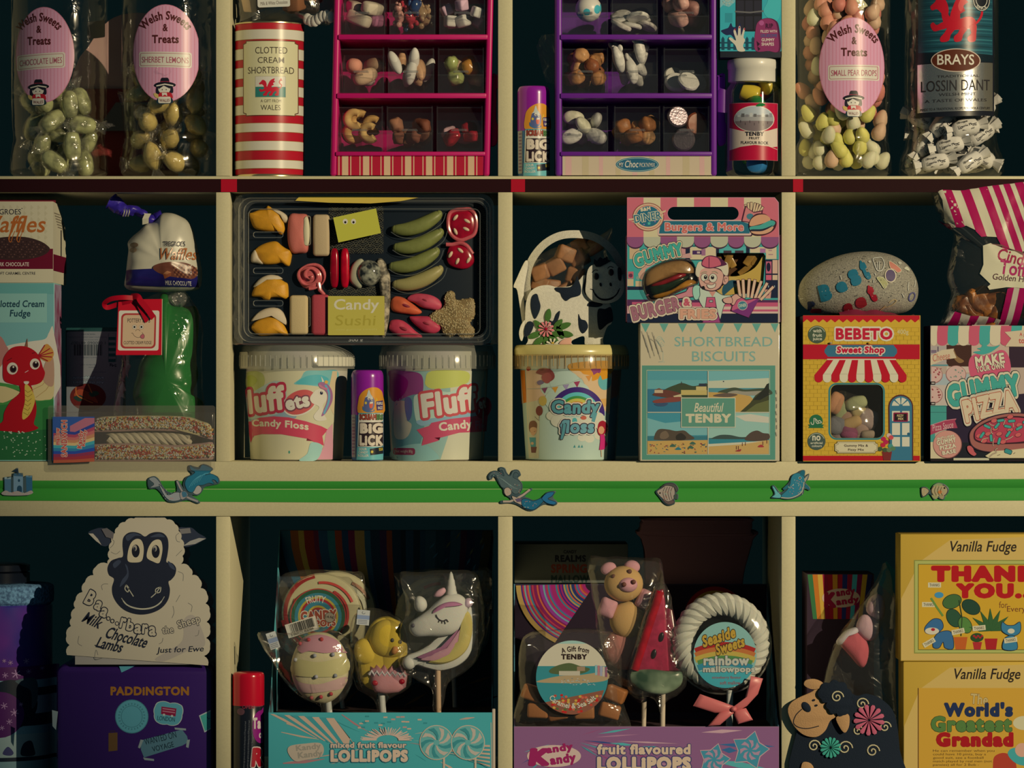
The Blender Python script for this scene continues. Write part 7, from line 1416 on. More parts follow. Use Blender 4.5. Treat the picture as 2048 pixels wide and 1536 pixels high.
def d(cv):
    cv.blob([(298, 958), (308, 954), (316, 960), (322, 970), (312, 974), (300, 975), (308, 968)], '7a7c70', '2a3434', .8).blob([(318, 968), (328, 980), (336, 990), (350, 985), (360, 986), (362, 998), (350, 1002), (338, 1000), (328, 990)], '86867a', '2a3434', .8).line([(366, 985), (360, 975), (354, 962)], 3.4, '8a8070').line([(370, 992), (382, 998), (396, 1003)], 3.6, '8a8070').blob([(360, 986), (370, 982), (376, 990), (368, 998), (362, 998)], '8a8070', '2a3434', .7).blob([(364, 984), (372, 984), (374, 992), (366, 994)], '3a6068')
    cv.blob([(385, 975), (395, 970), (403, 976), (402, 984), (394, 989), (386, 985)], '98907c', '2a3434', .7)
    cv.blob([(370, 968), (374, 956), (384, 950), (390, 944), (382, 940), (380, 932), (388, 936), (398, 938), (404, 930), (414, 932), (424, 938), (418, 946), (410, 950), (424, 948), (436, 956), (436, 966), (430, 960), (424, 960), (428, 968), (418, 966), (406, 970), (394, 972), (386, 984), (376, 982)], '24606a', '1c3438', .8)
    for k in range(5): cv.line([(378+k*5, 975-k*3), (388+k*5, 960-k*3), (402+k*5, 950-k)], .8, '4a8a8c', smooth=True)
    glit(cv, 325, 978, 360, 1000, 14)
sticker('mermaid_sticker', 'mermaid sticker with flowing teal hair on the left of the green tape', [(296, 958), (308, 952), (318, 958), (326, 972), (338, 984), (354, 982), (352, 962), (358, 962), (368, 978), (366, 968), (372, 954), (384, 948), (378, 940), (379, 930), (390, 933), (400, 934), (405, 928), (416, 930), (427, 938), (420, 946), (436, 953), (440, 966), (428, 970), (410, 974), (404, 984), (396, 991), (384, 990), (400, 1003), (396, 1007), (376, 1000), (352, 1005), (334, 1002), (322, 986), (312, 977), (298, 977)], d, 3)
def d(cv):
    cv.blob([(979, 950), (978, 958), (984, 958), (982, 952), (990, 950), (997, 962), (1003, 974), (1012, 977), (1020, 980), (1030, 988), (1040, 984), (1044, 970), (1036, 960), (1026, 954), (1030, 944), (1037, 948), (1036, 954), (1040, 950), (1036, 941), (1026, 942), (1020, 952), (1012, 946), (1008, 938), (1000, 936), (1000, 942), (1004, 940), (1008, 952), (996, 944), (986, 943)], '4a5850', '1c2a2c', .8)
    for k in range(5): cv.line([(998+k*4, 955+k*3), (1010+k*4, 962+k*3), (1024+k*3, 978)], .8, '6a7a6c', smooth=True)
    cv.blob([(1009, 978), (1016, 975), (1022, 980), (1022, 988), (1014, 992), (1009, 986)], 'a08c70', '2a2420', .7).line([(1006, 1003), (1020, 1003), (1032, 998), (1046, 990), (1060, 979)], 4, 'a08c70').blob([(1024, 992), (1036, 996), (1046, 1000), (1045, 1010), (1034, 1006), (1028, 1002)], 'a08c70', '2a2420', .7).poly([(1030, 998), (1042, 996), (1044, 1003), (1034, 1004)], '5a4a5a')
    cv.blob([(1044, 999), (1056, 998), (1066, 1002), (1078, 998), (1088, 994), (1090, 998), (1080, 1010), (1068, 1019), (1056, 1018), (1045, 1012)], '1f5a68', '12282e', .9).blob([(1084, 996), (1094, 986), (1108, 984), (1104, 992), (1096, 998), (1112, 1004), (1108, 1009), (1096, 1007), (1088, 1002)], '24607a', '12282e', .9); glit(cv, 1048, 1002, 1074, 1015, 14); glit(cv, 1016, 966, 1042, 985, 12); glit(cv, 985, 944, 1004, 960, 6)
sticker('mermaid_sticker', 'mermaid sticker with curling grey hair and teal tail below the middle divider', [(976, 952), (984, 942), (996, 942), (1002, 948), (998, 940), (1000, 934), (1010, 936), (1014, 945), (1020, 950), (1026, 940), (1037, 940), (1042, 950), (1036, 956), (1044, 966), (1045, 978), (1040, 988), (1050, 984), (1062, 976), (1064, 980), (1050, 992), (1058, 996), (1068, 1000), (1084, 994), (1094, 984), (1112, 982), (1106, 994), (1115, 1004), (1110, 1011), (1094, 1008), (1082, 1012), (1068, 1021), (1054, 1020), (1034, 1009), (1018, 1006), (1002, 1007), (1002, 1001), (1022, 999), (1008, 988), (1006, 977), (998, 968), (990, 953), (980, 960)], d, 3)
def d(cv):
    cv.blob([(1314, 984), (1324, 976), (1334, 970), (1346, 972), (1350, 985), (1346, 1000), (1336, 1004), (1326, 998)], '94846c', '2a2420', .9).blob([(1322, 974), (1334, 967), (1348, 968), (1355, 976), (1353, 984), (1347, 974), (1334, 971)], '4a463c', '2a2420', .8).blob([(1326, 998), (1336, 1003), (1346, 1000), (1348, 1006), (1338, 1009), (1330, 1005)], '5a4a40', '2a2420', .8).blob([(1348, 990), (1355, 988), (1354, 998), (1348, 996)], '3c4638').ell(1320, 986, 1.6, 1.6, '16120e')
    for k in range(4): cv.line([(1330+k*5, 974), (1326+k*5, 986), (1330+k*5, 1000)], .8, '4a3a30', smooth=True)
    glit(cv, 1324, 980, 1344, 1002, 18, ('b86a4a', 'b89a6a', '9ab08a'))
sticker('fish_sticker', 'tan striped fish sticker on the green tape right of the middle', [(1311, 983), (1321, 975), (1332, 966), (1348, 966), (1357, 977), (1352, 988), (1356, 988), (1356, 998), (1350, 999), (1349, 1008), (1338, 1011), (1328, 1006), (1318, 994)], d)
def d(cv):
    cv.blob([(1562, 992), (1574, 980), (1580, 968), (1582, 956), (1588, 948), (1598, 946), (1606, 950), (1610, 960), (1608, 975), (1604, 986), (1590, 994), (1574, 996)], '2c6e74', '16302e', .9).blob([(1600, 948), (1604, 941), (1609, 942), (1609, 948), (1606, 952)], '1f5a60').blob([(1544, 994), (1550, 988), (1545, 974), (1548, 973), (1556, 984), (1562, 990), (1560, 996)], '5a9aa0', '16302e', .8).poly([(1608, 958), (1617, 949), (1614, 958), (1610, 964)], '9a8c6c').blob([(1566, 978), (1574, 970), (1578, 974), (1570, 979)], '245e60').blob([(1610, 968), (1618, 974), (1618, 979), (1610, 975)], '245e60').ell(1600, 956, 2.6, 2.6, 'b8b090').ell(1600, 956, 1.6, 1.8, '101418').line([(1562, 995), (1580, 996), (1598, 989), (1606, 978), (1608, 964)], 2, 'a09878', smooth=True)
    glit(cv, 1576, 960, 1606, 990, 40, ('c8d0a0', 'b8985a', '9ad0c0', 'b87a6a')); glit(cv, 1548, 980, 1562, 992, 6)
sticker('dolphin_sticker', 'glittery teal dolphin sticker below the right divider', [(1542, 996), (1548, 987), (1543, 973), (1549, 971), (1560, 984), (1568, 980), (1565, 977), (1574, 968), (1580, 960), (1584, 950), (1596, 944), (1603, 940), (1610, 941), (1610, 952), (1618, 947), (1616, 958), (1611, 965), (1620, 975), (1618, 981), (1609, 978), (1606, 988), (1592, 996), (1574, 999), (1560, 997)], d)
def d(cv):
    cv.blob([(1862, 982), (1868, 972), (1880, 969), (1892, 974), (1895, 982), (1890, 990), (1876, 993), (1866, 990)], '98885c', '2a2a18', .9).blob([(1844, 976), (1852, 976), (1858, 982), (1852, 990), (1846, 993), (1843, 985)], '98885c', '2a2a18', .9).blob([(1866, 972), (1876, 966), (1886, 969), (1876, 972)], '7a8452').blob([(1864, 990), (1876, 993), (1872, 998), (1866, 996)], '8a8452').blob([(1878, 990), (1888, 990), (1886, 998), (1880, 996)], '8a7c52').ell(1880, 984, 4, 3.6, 'b06a2c').ell(1889, 976, 1.8, 1.9, '14120c')
    for k in range(4): cv.line([(1866+k*6, 973), (1863+k*6, 982), (1867+k*6, 991)], 1, '4a4428', smooth=True)
    glit(cv, 1864, 970, 1892, 992, 16); glit(cv, 1844, 978, 1854, 992, 6)
sticker('clownfish_sticker', 'olive striped small fish sticker near the right end of the green tape', [(1842, 975), (1852, 974), (1860, 980), (1866, 970), (1876, 965), (1888, 968), (1897, 976), (1896, 986), (1890, 992), (1888, 999), (1879, 998), (1874, 995), (1868, 1000), (1862, 992), (1858, 988), (1850, 993), (1843, 993)], d)
# ---------------------------------------------------------------- bottom row, first cubby: sheep carton, travel tin, festive tin
def scallop(pts, k=.32, n=5):
    out = []
    for i in range(len(pts)):
        (x0, y0), (x1, y1) = pts[i], pts[(i+1) % len(pts)]; nx, ny = (y0-y1), (x1-x0); f = k if not (len(pts[i]) > 2) else 0
        for j in range(n): t = j/n; b_ = 4*t*(1-t)*k; out.append((x0+(x1-x0)*t-nx*b_, y0+(y1-y0)*t-ny*b_))
    return out
tz_ = Z(1330, .006)
o = thing('travel_tin', 'dark purple travel themed tin with stickers, under the sheep carton', 'tin', (X(272, .05), .14, F3))
def rbox(b, x0, x1, y0, y1, z0, z1, r, n=6):
    pts = [(x0+r+r*math.cos(a), z0+r+r*math.sin(a)) for a in [pi+pi/2*i/n for i in range(n+1)]]+[(x1-r+r*math.cos(a), z0+r+r*math.sin(a)) for a in [1.5*pi+pi/2*i/n for i in range(n+1)]]+[(x1-r+r*math.cos(a), z1-r+r*math.sin(a)) for a in [pi/2*i/n for i in range(n+1)]]+[(x0+r+r*math.cos(a), z1-r+r*math.sin(a)) for a in [pi/2+pi/2*i/n for i in range(n+1)]]
    return b.slab(pts, y0, y1, .008)
YT = .014
part('body', rbox(B(), X(112, YT), X(425, YT), YT, .25, F3, tz_, .012), mat('2c1446', .25, .5, coat=.2), o)
part('handle', B().tube([P(230, 1330, .15), P(235, 1322, .15), P(310, 1322, .15), P(315, 1330, .15)], .003, 8), mat('2c1446', .3), o)
cv = Cv(YT); TQ = '4f8a88'
cv.text('PADDiNGTON', 221, 1373, 378, 1391, '8a5a1c', b=.05).poly([(238, 1332), (271, 1331), (258, 1338), (243, 1345)], TQ)
cv.ell(263.6, 1433, 33.5, 34, '3a6a6a', n=40).ell(263.6, 1433, 32, 32.4, TQ, n=40).line(oval(263.6, 1433, 21, 21.4, 40), 1, '3a6a6a', True)
for i in range(26):
    a = 360*i/26; cv.poly(rotp([(262.6, 1406), (264.8, 1406), (264.4, 1409.5), (262.8, 1409.5)], 263.6, 1433, a), '3c6c6c')
sq = scallop([(310, 1412), (316, 1404), (340, 1406), (364, 1411), (365, 1430), (356, 1449), (334, 1449), (312, 1443), (308, 1428)], .12, 5)
cv.poly(sq, 'a0a898').poly([(337+(a-337)*.95, 1428+(b_-1428)*.95) for a, b_ in sq], TQ)
cv.poly([(323, 1413), (353, 1417), (351, 1433), (322, 1428)], '7a1830').line([(325, 1417), (350, 1420.5)], 2, 'a06a6c').line([(325, 1422), (350, 1425.5)], 2, 'a06a6c').ell(328, 1429.5, 2.4, 2.4, 'a0a898').ell(344, 1432, 2.4, 2.4, 'a0a898').text('LONDON', 315, 1433, 350, 1442, '24484c', rot=6)
cv.poly([(281, 1481), (364, 1459), (374, 1472), (377, 1484), (365, 1491), (288, 1515), (282, 1500)], '4a6a6c').text('WANTED ON', 288, 1470, 353, 1483, '16282c', rot=-14).text('VOYAGE', 304, 1488, 348, 1499, '16282c', rot=-14)
for p in (((276, 1495), (281, 1479), (287, 1480), (280, 1497)), ((349, 1455), (372, 1457), (372, 1461), (350, 1459)), ((372, 1494), (374, 1480), (380, 1479), (377, 1496)), ((286, 1515), (308, 1518), (308, 1522), (289, 1520))): cv.poly(list(p), '7a8478')
cv.poly([(398, 1431), (421, 1420), (421, 1458), (409, 1465)], '9aa090').poly([(400.5, 1432), (421, 1423), (421, 1456), (410, 1462)], '3c8a76').line([(414, 1434), (417, 1438), (420, 1436)], 1.4, '1c3a40').poly([(217, 1466), (235, 1465), (235, 1501), (217, 1503)], '5a4020').line([(221, 1466), (221, 1462), (230, 1462), (230, 1465)], 1.2, '3a2814').poly([(104, 1420), (116, 1423), (112, 1460), (105, 1452)], '7a8478')
cv.build('front_stickers', o, INKG)
# sheep carton
YS = .006
o = thing('sheep_carton', 'white sheep shaped chocolate carton with a black face standing on the purple tin', 'carton', (X(276), YS+.03, tz_+.0004))
body_ = [(134, 1310), (139, 1290), (133, 1272), (142, 1252), (143, 1236), (150, 1216), (151, 1200), (165, 1184), (170, 1164), (187, 1150), (191, 1134), (215, 1127)]
body_r = [(362, 1128), (380, 1136), (384, 1150), (399, 1158), (401, 1176), (414, 1188), (411, 1207), (419, 1222), (413, 1244), (420, 1258), (412, 1276), (420, 1292), (408, 1312), (416, 1331)]
head_l = [(219, 1118), (219, 1100), (223, 1084), (230, 1066), (236, 1054), (250, 1044), (268, 1037), (290, 1035), (312, 1035), (334, 1039), (350, 1048), (357, 1062), (362, 1078), (367, 1094), (365, 1112)]
ol = scallop(body_+head_l+body_r, .20, 4)
k_ = [i for i, p in enumerate(ol) if p == (416, 1331)][0]; ol = ol[:k_+1]
bz = lambda x: 1310+(x-134)*21/282.
PZ = lambda pts, y: [(a, c) for a, c in m2(pts, y)]
part('front_card', B().slab(PZ(ol, YS), YS, YS+.0012), CARD('a89a78'), o)
part('box_body', B().box(X(150, YS), X(400, YS), YS+.0012, YS+.075, tz_+.0005, Z(1200, YS)), CARD('8f8672'), o)
part('side_scallop', B().slab(PZ([(a+11, b_+6) for a, b_ in ol], YS+.05), YS+.05, YS+.0512), CARD('7c7668'), o)
lp_ = part('ear', B().slab(PZ(spl([(176, 1066), (190, 1058), (205, 1056), (222, 1064), (224, 1080), (214, 1092), (200, 1090), (190, 1080)], 4), YS), YS+.001, YS+.002), CARD('262c34'), o)
part('ear', B().slab(PZ(spl([(356, 1058), (372, 1055), (384, 1056), (396, 1066), (412, 1076), (404, 1082), (388, 1090), (366, 1092)], 4), YS), YS+.001, YS+.002), CARD('262c34'), o)
cv = Cv(YS); FK = '1c2028'; CRs = 'a89a78'
cv.poly([(177, 1067), (186, 1067), (196, 1078), (203, 1090), (192, 1082)], 'a09478').poly([(203, 1058), (214, 1056), (228, 1066), (226, 1078), (212, 1074)], '5a544c').poly([(366, 1092), (380, 1082), (398, 1076), (412, 1077), (390, 1088)], '8a8470').poly([(358, 1058), (380, 1056), (382, 1066), (362, 1068)], '6a6458')
cv.blob([(368, 1240), (385, 1230), (400, 1250), (410, 1290), (380, 1300), (330, 1322), (310, 1318), (340, 1300), (365, 1280)], '988b72').line(oval(294, 1262, 10, 10), .1, CRs)
for q in (((205, 1180), (203, 1172), (208, 1168), (216, 1168)), ((356, 1143), (366, 1148), (366, 1162)), ((346, 1212), (348, 1225), (344, 1236)), ((376, 1206), (384, 1212), (382, 1224)), ((196, 1310), (192, 1300), (190, 1318), (205, 1316)), ((326, 1276), (324, 1284), (318, 1288)), ((158, 1272), (156, 1286), (164, 1292)), ((398, 1260), (396, 1270), (390, 1272)), ((360, 1190), (352, 1204))): cv.line(list(q), 1.1, '6e6856', smooth=True)
for q in (((222, 1078), (228, 1082), (226, 1090), (220, 1096)), ((222, 1104), (232, 1108), (240, 1102)), ((358, 1066), (352, 1072), (354, 1082), (360, 1084)), ((364, 1100), (356, 1108), (352, 1112))): cv.line(list(q), 1, '6e6856', smooth=True)
cv.blob([(245, 1090), (247, 1075), (256, 1066), (268, 1064), (280, 1067), (290, 1073), (300, 1067), (312, 1064), (326, 1066), (335, 1076), (337, 1092), (335, 1110), (333, 1124), (344, 1126), (352, 1136), (350, 1150), (342, 1160), (337, 1164), (340, 1180), (336, 1200), (322, 1217), (300, 1227), (276, 1229), (252, 1222), (236, 1209), (226, 1192), (224, 1175), (228, 1158), (218, 1150), (215, 1136), (222, 1122), (236, 1116), (246, 1112)], FK, n=5)
cv.blob([(226, 1128), (236, 1120), (242, 1124), (230, 1136)], '343a42').blob([(244, 1160), (254, 1146), (250, 1128), (256, 1136), (256, 1156), (240, 1174)], '343a42').blob([(336, 1122), (346, 1130), (350, 1140), (340, 1134)], '343a42').blob([(252, 1072), (268, 1066), (284, 1072), (270, 1072), (256, 1082)], '343a42').blob([(300, 1074), (318, 1067), (330, 1074), (316, 1074)], '343a42')
cv.blob([(256, 1122), (256, 1104), (262, 1086), (272, 1078), (282, 1080), (287, 1092), (287, 1108), (283, 1122), (270, 1125)], 'b0a078').blob([(294, 1115), (296, 1098), (304, 1084), (314, 1079), (322, 1082), (325, 1096), (323, 1112), (318, 1126), (306, 1123)], 'b0a078')
cv.ell(271.5, 1102, 8, 13, '14171e').ell(311.5, 1103, 8, 13, '14171e').ell(270, 1096, 4, 6, '8a8068').ell(310, 1097, 4, 6, '8a8068').ell(269, 1098, 2.4, 4, '2a2c30').ell(309, 1099, 2.4, 4, '2a2c30')
cv.line([(252, 1170), (250, 1178), (256, 1184), (257, 1175), (252, 1170), (260, 1182), (267, 1193)], 1.8, 'a09878', smooth=True).line([(321, 1174), (312, 1178), (312, 1185), (320, 1184), (321, 1174), (312, 1186), (302, 1195)], 1.8, 'a09878', smooth=True).line([(243, 1196), (252, 1208), (266, 1215), (285, 1218), (305, 1215), (320, 1206), (329, 1193)], (1.2, 2.6, 3, 3, 2.6, 1.2), 'a09878', smooth=True)
xs = [(s, x, y, r_, h_) for s, x, y, r_, h_ in (('B', 181, 1196, 28, 30), ('a', 197, 1211, 28, 19), ('a', 208, 1225, 26, 19), ('.', 217, 1237, 0, 6), ('.', 225, 1242, 0, 6), ('.', 234, 1247, 0, 6), ('r', 246, 1246, 14, 21), ('b', 261, 1250, 12, 24), ('a', 276, 1258, 8, 18), ('r', 290, 1258, 4, 19), ('a', 305, 1262, 3, 19))]
for s_, x, y, r_, h_ in xs:
    if s_ == '.': cv.line(oval(x, y, 3.6, 3.8, 14), 1.5, FK, True)
    else: w_ = {'B': 17, 'r': 11}.get(s_, 14); cv.text(s_, x-w_/2, y-h_/2, x+w_/2, y+h_/2, CRs, b=.035, rot=r_, ol=((FK, .055),))
cv.text('the', 324, 1252, 347, 1267, CRs, b=.02, rot=-5, ol=((FK, .05),)).text('Sheep', 355, 1235, 401, 1256, CRs, b=.02, rot=-18, ol=((FK, .05),))
cv.text('Milk', 166, 1228, 203, 1251, FK, b=.016, rot=24, sh=.25).text('Chocolate', 210, 1262, 294, 1286, FK, b=.014, rot=15, sh=.25).text('Lambs', 193, 1278, 244, 1300, FK, b=.014, rot=13, sh=.25).line([(190, 1290), (208, 1298)], 1.6, FK)
cv.text('Just for Ewe', 312, 1293, 406, 1308, FK, b=.012, rot=-2, sh=.22)
cv.build('front_print', o)
# festive tin
cx, cy, r = X(-8, .14), .07+.072, .072
o = thing('festive_tin', 'dim round festive tin with snowflakes and a knitted blue band at the lower left corner', 'tin', (cx, cy, F3))
za = lambda y: Z(y, .07)
part('body', B().lathe(cx, cy, [(r*.98, F3), (r, F3+.003), (r, za(1216)), (r*.97, za(1212))], 56), mat('2c2a66', .22, .5, coat=.3, c2='5a2a6a', vs_=14), o)
part('knitted_band', B().lathe(cx, cy, [(r*.97, za(1213)), (r*1.02, za(1208)), (r*1.03, za(1190)), (r*1.02, za(1176)), (r*.96, za(1172))], 56), mat('5a7a9a', .8, .2, bump=1, bs=320, var=.5, vs_=260), o)
part('lid', B().lathe(cx, cy, [(r*.5, za(1173)), (r*.6, za(1170)), (r*.6, za(1150)), (r*.55, za(1148)), (r*.6, za(1146)), (r*.6, za(1134)), (r*.5, za(1131))], 48), mat('101418', .2, .5), o)
cv = Cv(.07, surf=cylsurf(cx, cy, r+.0006))
cv.rect(-100, 1335, 106, 1362, '4a1a48')
for y0, y1, c in ((1362, 1378, '7a9890'), (1378, 1394, '14202a'), (1394, 1430, '8a9088'), (1430, 1454, '14202a'), (1454, 1470, '7a9890'), (1470, 1516, '90a098'), (1516, 1524, '14202a'), (1524, 1560, '7a9890')): cv.rect(-100, y0, 103, y1, c)
cv.ell(20, 1410, 50, 50, '161e24').ell(0, 1430, 46, 46, '4c1a4c').blob([(30, 1362), (66, 1360), (70, 1400), (60, 1420), (58, 1385), (40, 1372)], '3a4a48').poly([(102, 1420), (116, 1425), (112, 1462), (102, 1450)], 'a0a498')
def flake(x, y, r_):
    for k in range(3): a = pi*k/3+.3; cv.line([(x-r_*math.cos(a), y-r_*math.sin(a)), (x+r_*math.cos(a), y+r_*math.sin(a))], max(1, r_*.2), 'a07aa0')
for x, y, r_ in ((8, 1322, 4), (20, 1326, 5), (50, 1324, 6), (10, 1351, 6), (31, 1349, 9), (54, 1345, 5), (78, 1340, 4), (8, 1412, 7), (28, 1426, 8), (18, 1444, 6), (40, 1410, 4), (4, 1456, 5)): flake(x, y, r_)
cv.blob([(40, 1512), (44, 1490), (58, 1484), (64, 1500), (64, 1514)], '1c2a30').blob([(5, 1508), (15, 1494), (26, 1506), (20, 1512)], '3a3a5a')
cv.build('tin_print', o, INKG, cut=.004)
# ---------------------------------------------------------------- bottom row, second cubby: lollipop display
cx, cy, r = X(494.5), .004+32/S, 32/S
o = thing('spray_can', 'black sweet spray can with red cap beside the lollipop display', 'can', (cx, cy, F3))
part('body', B().lathe(cx, cy, [(r*.95, F3), (r, F3+.003), (r, Z(1413)), (r*.96, Z(1411))], 48), mat('15171b', .25, .5, coat=.2), o)
part('cap', B().lathe(cx, cy, [(r, Z(1413)), (r, Z(1356))]+[(r*(.86+.14*math.cos(a)), Z(1356-9*math.sin(a))) for a in (.4, .8, 1.2, 1.57)]+[(r*.3, Z(1346))], 48), mat('a8081c', .2, .6, coat=.3), o)
cv = Cv(surf=cylsurf(cx, cy, r+.0004)); cv.text('OPEN', 484, 1411, 508, 1418, '8a2c34', b=.02)
cv.line([(509, 1414.5), (524, 1413.5)], 1, '8a2c34').ell(481, 1424, 8, 7, '5a3a38').poly([p for p in oval(521, 1455, 17, 33) if p[0] < 525], '7a1458').text('Ta', 504.5, 1436, 521, 1459, 'c0a890', b=.05).text('o', 517, 1467, 523, 1478, 'c0a890', b=.05).poly([(518, 1428), (525, 1416), (525, 1430)], '7a1458')
cv.text('R', 501, 1496, 524, 1535, '9a1420', b=.07, sh=.1, ol=(('b8a898', .045),)).text('D', 525, 1497, 526.5, 1520, '9a1420')
for i in range(3): cv.text('Ingredients sugar glucose syrup acid citric flavouring colour E129 keep out of reach', 440+i*7.5, 1490-i*2, 538+i*7.5, 1494-i*2, '6a6a64', rot=-88)
cv.build('can_print', o, INKG, cut=.003)
def display(name, label, x0, x1, yf, yback_top, back, inner, front, side, floorc, rimw, depth=.235):
    """lollipop display carton: low printed front, tray floor level with it, sloping side walls, tall printed back"""
    o = thing(name, label, 'display carton', (X((x0+x1)/2), .1, F3)); zf = Z(yf); zt = Z(yback_top, depth)
    part('front_panel', B().box(X(x0), X(x1), 0, .0012, F3, zf), CARD(front), o)
    part('tray_floor', B().box(X(x0)+.001, X(x1)-.001, .0012, depth, zf-.012, zf-.011), mat(floorc, .6, c2=floorc and '1c1618', vs_=26), o)
    for k, x in ((0, x0), (1, x1)):
        xx = X(x); t = .0012 if k == 0 else -.0012; pr_ = [(.0005, F3), (.0005, zf), (.035, zf+.012), (depth*.8, zf+(zt-zf)*.72), (depth, zt), (depth, F3)]
        v_ = [(xx+d, y, z) for d in (0, t) for y, z in pr_]; n_ = len(pr_)
        part('side_panel', _side(v_, n_), mat(side, .6, c2=inner, vs_=22), o, smooth=False)
    part('back_panel', B().box(X(x0), X(x1), depth, depth+.0012, F3, zt), CARD(back), o)
    return o
def _side(v_, n_):
    b = B(); b.add(v_, [tuple(range(n_)), tuple(range(n_, 2*n_))]+[(i, (i+1) % n_, (i+1) % n_+n_, i+n_) for i in range(n_)]); return b
LF = Z(1425)-.011
o = display('lollipop_display', 'teal lollipop display carton with swirl printed back in the second bottom cubby', 537, 985, 1425, 1060, '2a2c30', '3a2424', '3c8a80', '4a9488', '4a3428', 0)
YB_ = .235
cv = Cv(YB_); x0, x1 = 561, 983; fx, fy = 830, 1400
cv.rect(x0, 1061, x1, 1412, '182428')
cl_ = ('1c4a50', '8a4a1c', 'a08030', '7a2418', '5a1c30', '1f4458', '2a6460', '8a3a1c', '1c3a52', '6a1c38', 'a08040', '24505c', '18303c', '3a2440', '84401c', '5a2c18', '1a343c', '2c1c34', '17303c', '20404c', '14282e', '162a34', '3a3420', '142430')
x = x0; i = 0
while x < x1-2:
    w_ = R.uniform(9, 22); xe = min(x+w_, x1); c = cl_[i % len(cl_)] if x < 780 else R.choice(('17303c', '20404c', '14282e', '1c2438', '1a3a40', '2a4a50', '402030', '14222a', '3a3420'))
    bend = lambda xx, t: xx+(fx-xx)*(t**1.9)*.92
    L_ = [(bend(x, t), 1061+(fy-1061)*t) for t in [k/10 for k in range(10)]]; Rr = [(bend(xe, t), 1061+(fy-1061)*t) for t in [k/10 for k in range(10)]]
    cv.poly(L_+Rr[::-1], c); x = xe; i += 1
for i in range(26):
    a = R.uniform(860, 975); b_ = R.uniform(1065, 1290); cv.poly(rotp([(a-9, b_), (a, b_-2), (a+9, b_), (a, b_+2)], a, b_, -40-(a-830)*.2), R.choice(('3a6a70', '5a5a38', '2a5058')))
for i in range(12):
    a = R.uniform(640, 975); b_ = R.uniform(1330, 1405); cv.poly(rotp([(a-30, b_), (a, b_-3), (a+30, b_), (a, b_+3)], a, b_, -30+(a-830)*.1), R.choice(('5a4020', '2a2420', '4a3018', '1f3a3c')))
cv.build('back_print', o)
cv = Cv(0); cv.rect(537.5, 1426, 984.5, 1560, '3f8f84')
fx, fy = 775, 1482
for i in range(74):
    a = R.uniform(0, 2*pi); r0, r1 = R.uniform(40, 200), R.uniform(90, 330); w_ = R.uniform(.008, .03); c = R.choice(('b09474', 'b09474', '2f7a72', 'a88a70', '9a6a62'))
    q = []
    for rr, ww in ((r0, .2), ((r0+max(r1, r0+30))/2, 1), (max(r1, r0+30), .3)): q.append((rr, ww))
    pts = [(fx+rr*math.cos(a+.0012*rr+w_*ww), fy+.62*rr*math.sin(a+.0012*rr+w_*ww)) for rr, ww in q]+[(fx+rr*math.cos(a+.0012*rr-w_*ww), fy+.62*rr*math.sin(a+.0012*rr-w_*ww)) for rr, ww in q[::-1]]
    if all(538.5 < p[0] < 983.5 and 1427 < p[1] < 1559 for p in pts): cv.poly(pts, c)
for k in range(9): cv.poly([(540+k*14, 1428+k*1), (548+k*15, 1428+k*1), (640+k*9, 1470+k*3), (700, 1476), (632+k*8, 1476+k*3)], ('b09474', '3a847c')[k % 2])
for k in range(40):
    a = pi+pi*k/39; cv.line([(775+22*math.cos(a), 1480+10*math.sin(a)), (775+(48+R.uniform(-6, 8))*math.cos(a), 1480+(24+R.uniform(-3, 5))*math.sin(a))], 1.6, 'b89c80')
for k in range(20):
    a = pi*1.25+pi*.5*k/19; rr = R.uniform(40, 70); cv.rect(775+rr*1.6*math.cos(a)-4, 1482+rr*.75*math.sin(a)-2, 775+rr*1.6*math.cos(a)+4, 1482+rr*.75*math.sin(a)+1, R.choice(('b09474', '2f7a72', 'a8806c')))
for k in range(16): cv.poly([(818+k*10, 1486+k*3), (830+k*11, 1486+k*3.4), (980, 1494+k*4), (980, 1490+k*4)], ('b09474', '3a847c')[k % 2]) if k < 12 else None
cv.text('mixed fruit flavour', 661, 1484, 813, 1496, 'b89c7c', b=.045, ol=(('2a5a5c', .06),)).text('LOLLiPOPS', 661, 1499, 816, 1524, 'bca07e', b=.07, ol=(('2a5a5c', .06),))
cv.blob([(576, 1505), (580, 1492), (610, 1487), (640, 1486), (648, 1500), (640, 1514), (610, 1520), (590, 1522)], 'a89678').text('Kandy', 592, 1488, 642, 1503, '8a8068', b=.03, rot=-6).text('Kandy', 596, 1502, 645, 1518, '8a8068', b=.03, rot=-6)
for a in (873, 936):
    cv.rect(a+13, 1515, a+17, 1560, 'b09c7c').ell(a, 1485, 34, 35, 'b09c7c', n=40).ell(a, 1485, 32.4, 33.4, '5a9484', n=40)
    for k in range(9):
        t0 = 2*pi*k/9; cv.poly([(a+r_*math.cos(t0+.55-r_*.03), 1485+r_*math.sin(t0+.55-r_*.03)) for r_ in (6, 14, 22, 30)]+[(a+r_*math.cos(t0+.2-r_*.03), 1485+r_*math.sin(t0+.2-r_*.03)) for r_ in (31, 22, 14, 6)], ('a89a80', '347a72')[k % 2])
cv.line([(982, 1445), (984, 1560)], 1.4, 'a89474')
cv.build('front_print', o)
b = B().box(X(985)-.0004, X(985)+.0035, -.0006, .010, F3, Z(1418), .0008); part('torn_edge', b, CARD('a89474'), o)
def stick(par, x, y0, y1, y, r_=.0030, m_=None, lean=0): return part('stick', B().tube([P(x+lean, y0, y), (X(x, 0), y, y1)], r_, 12), m_ or mat('b09a74', .6), par)
def wrapper(par, pts, y, tf=.016, tb=.016, m_=None): return part('wrapper', B().puff(m2(spl(pts, 4), y), y, tf, tb, 5, pw=.6).warp(.0025, 55, len(pts)).warp(.0008, 170, 2), m_ or FILM, par)
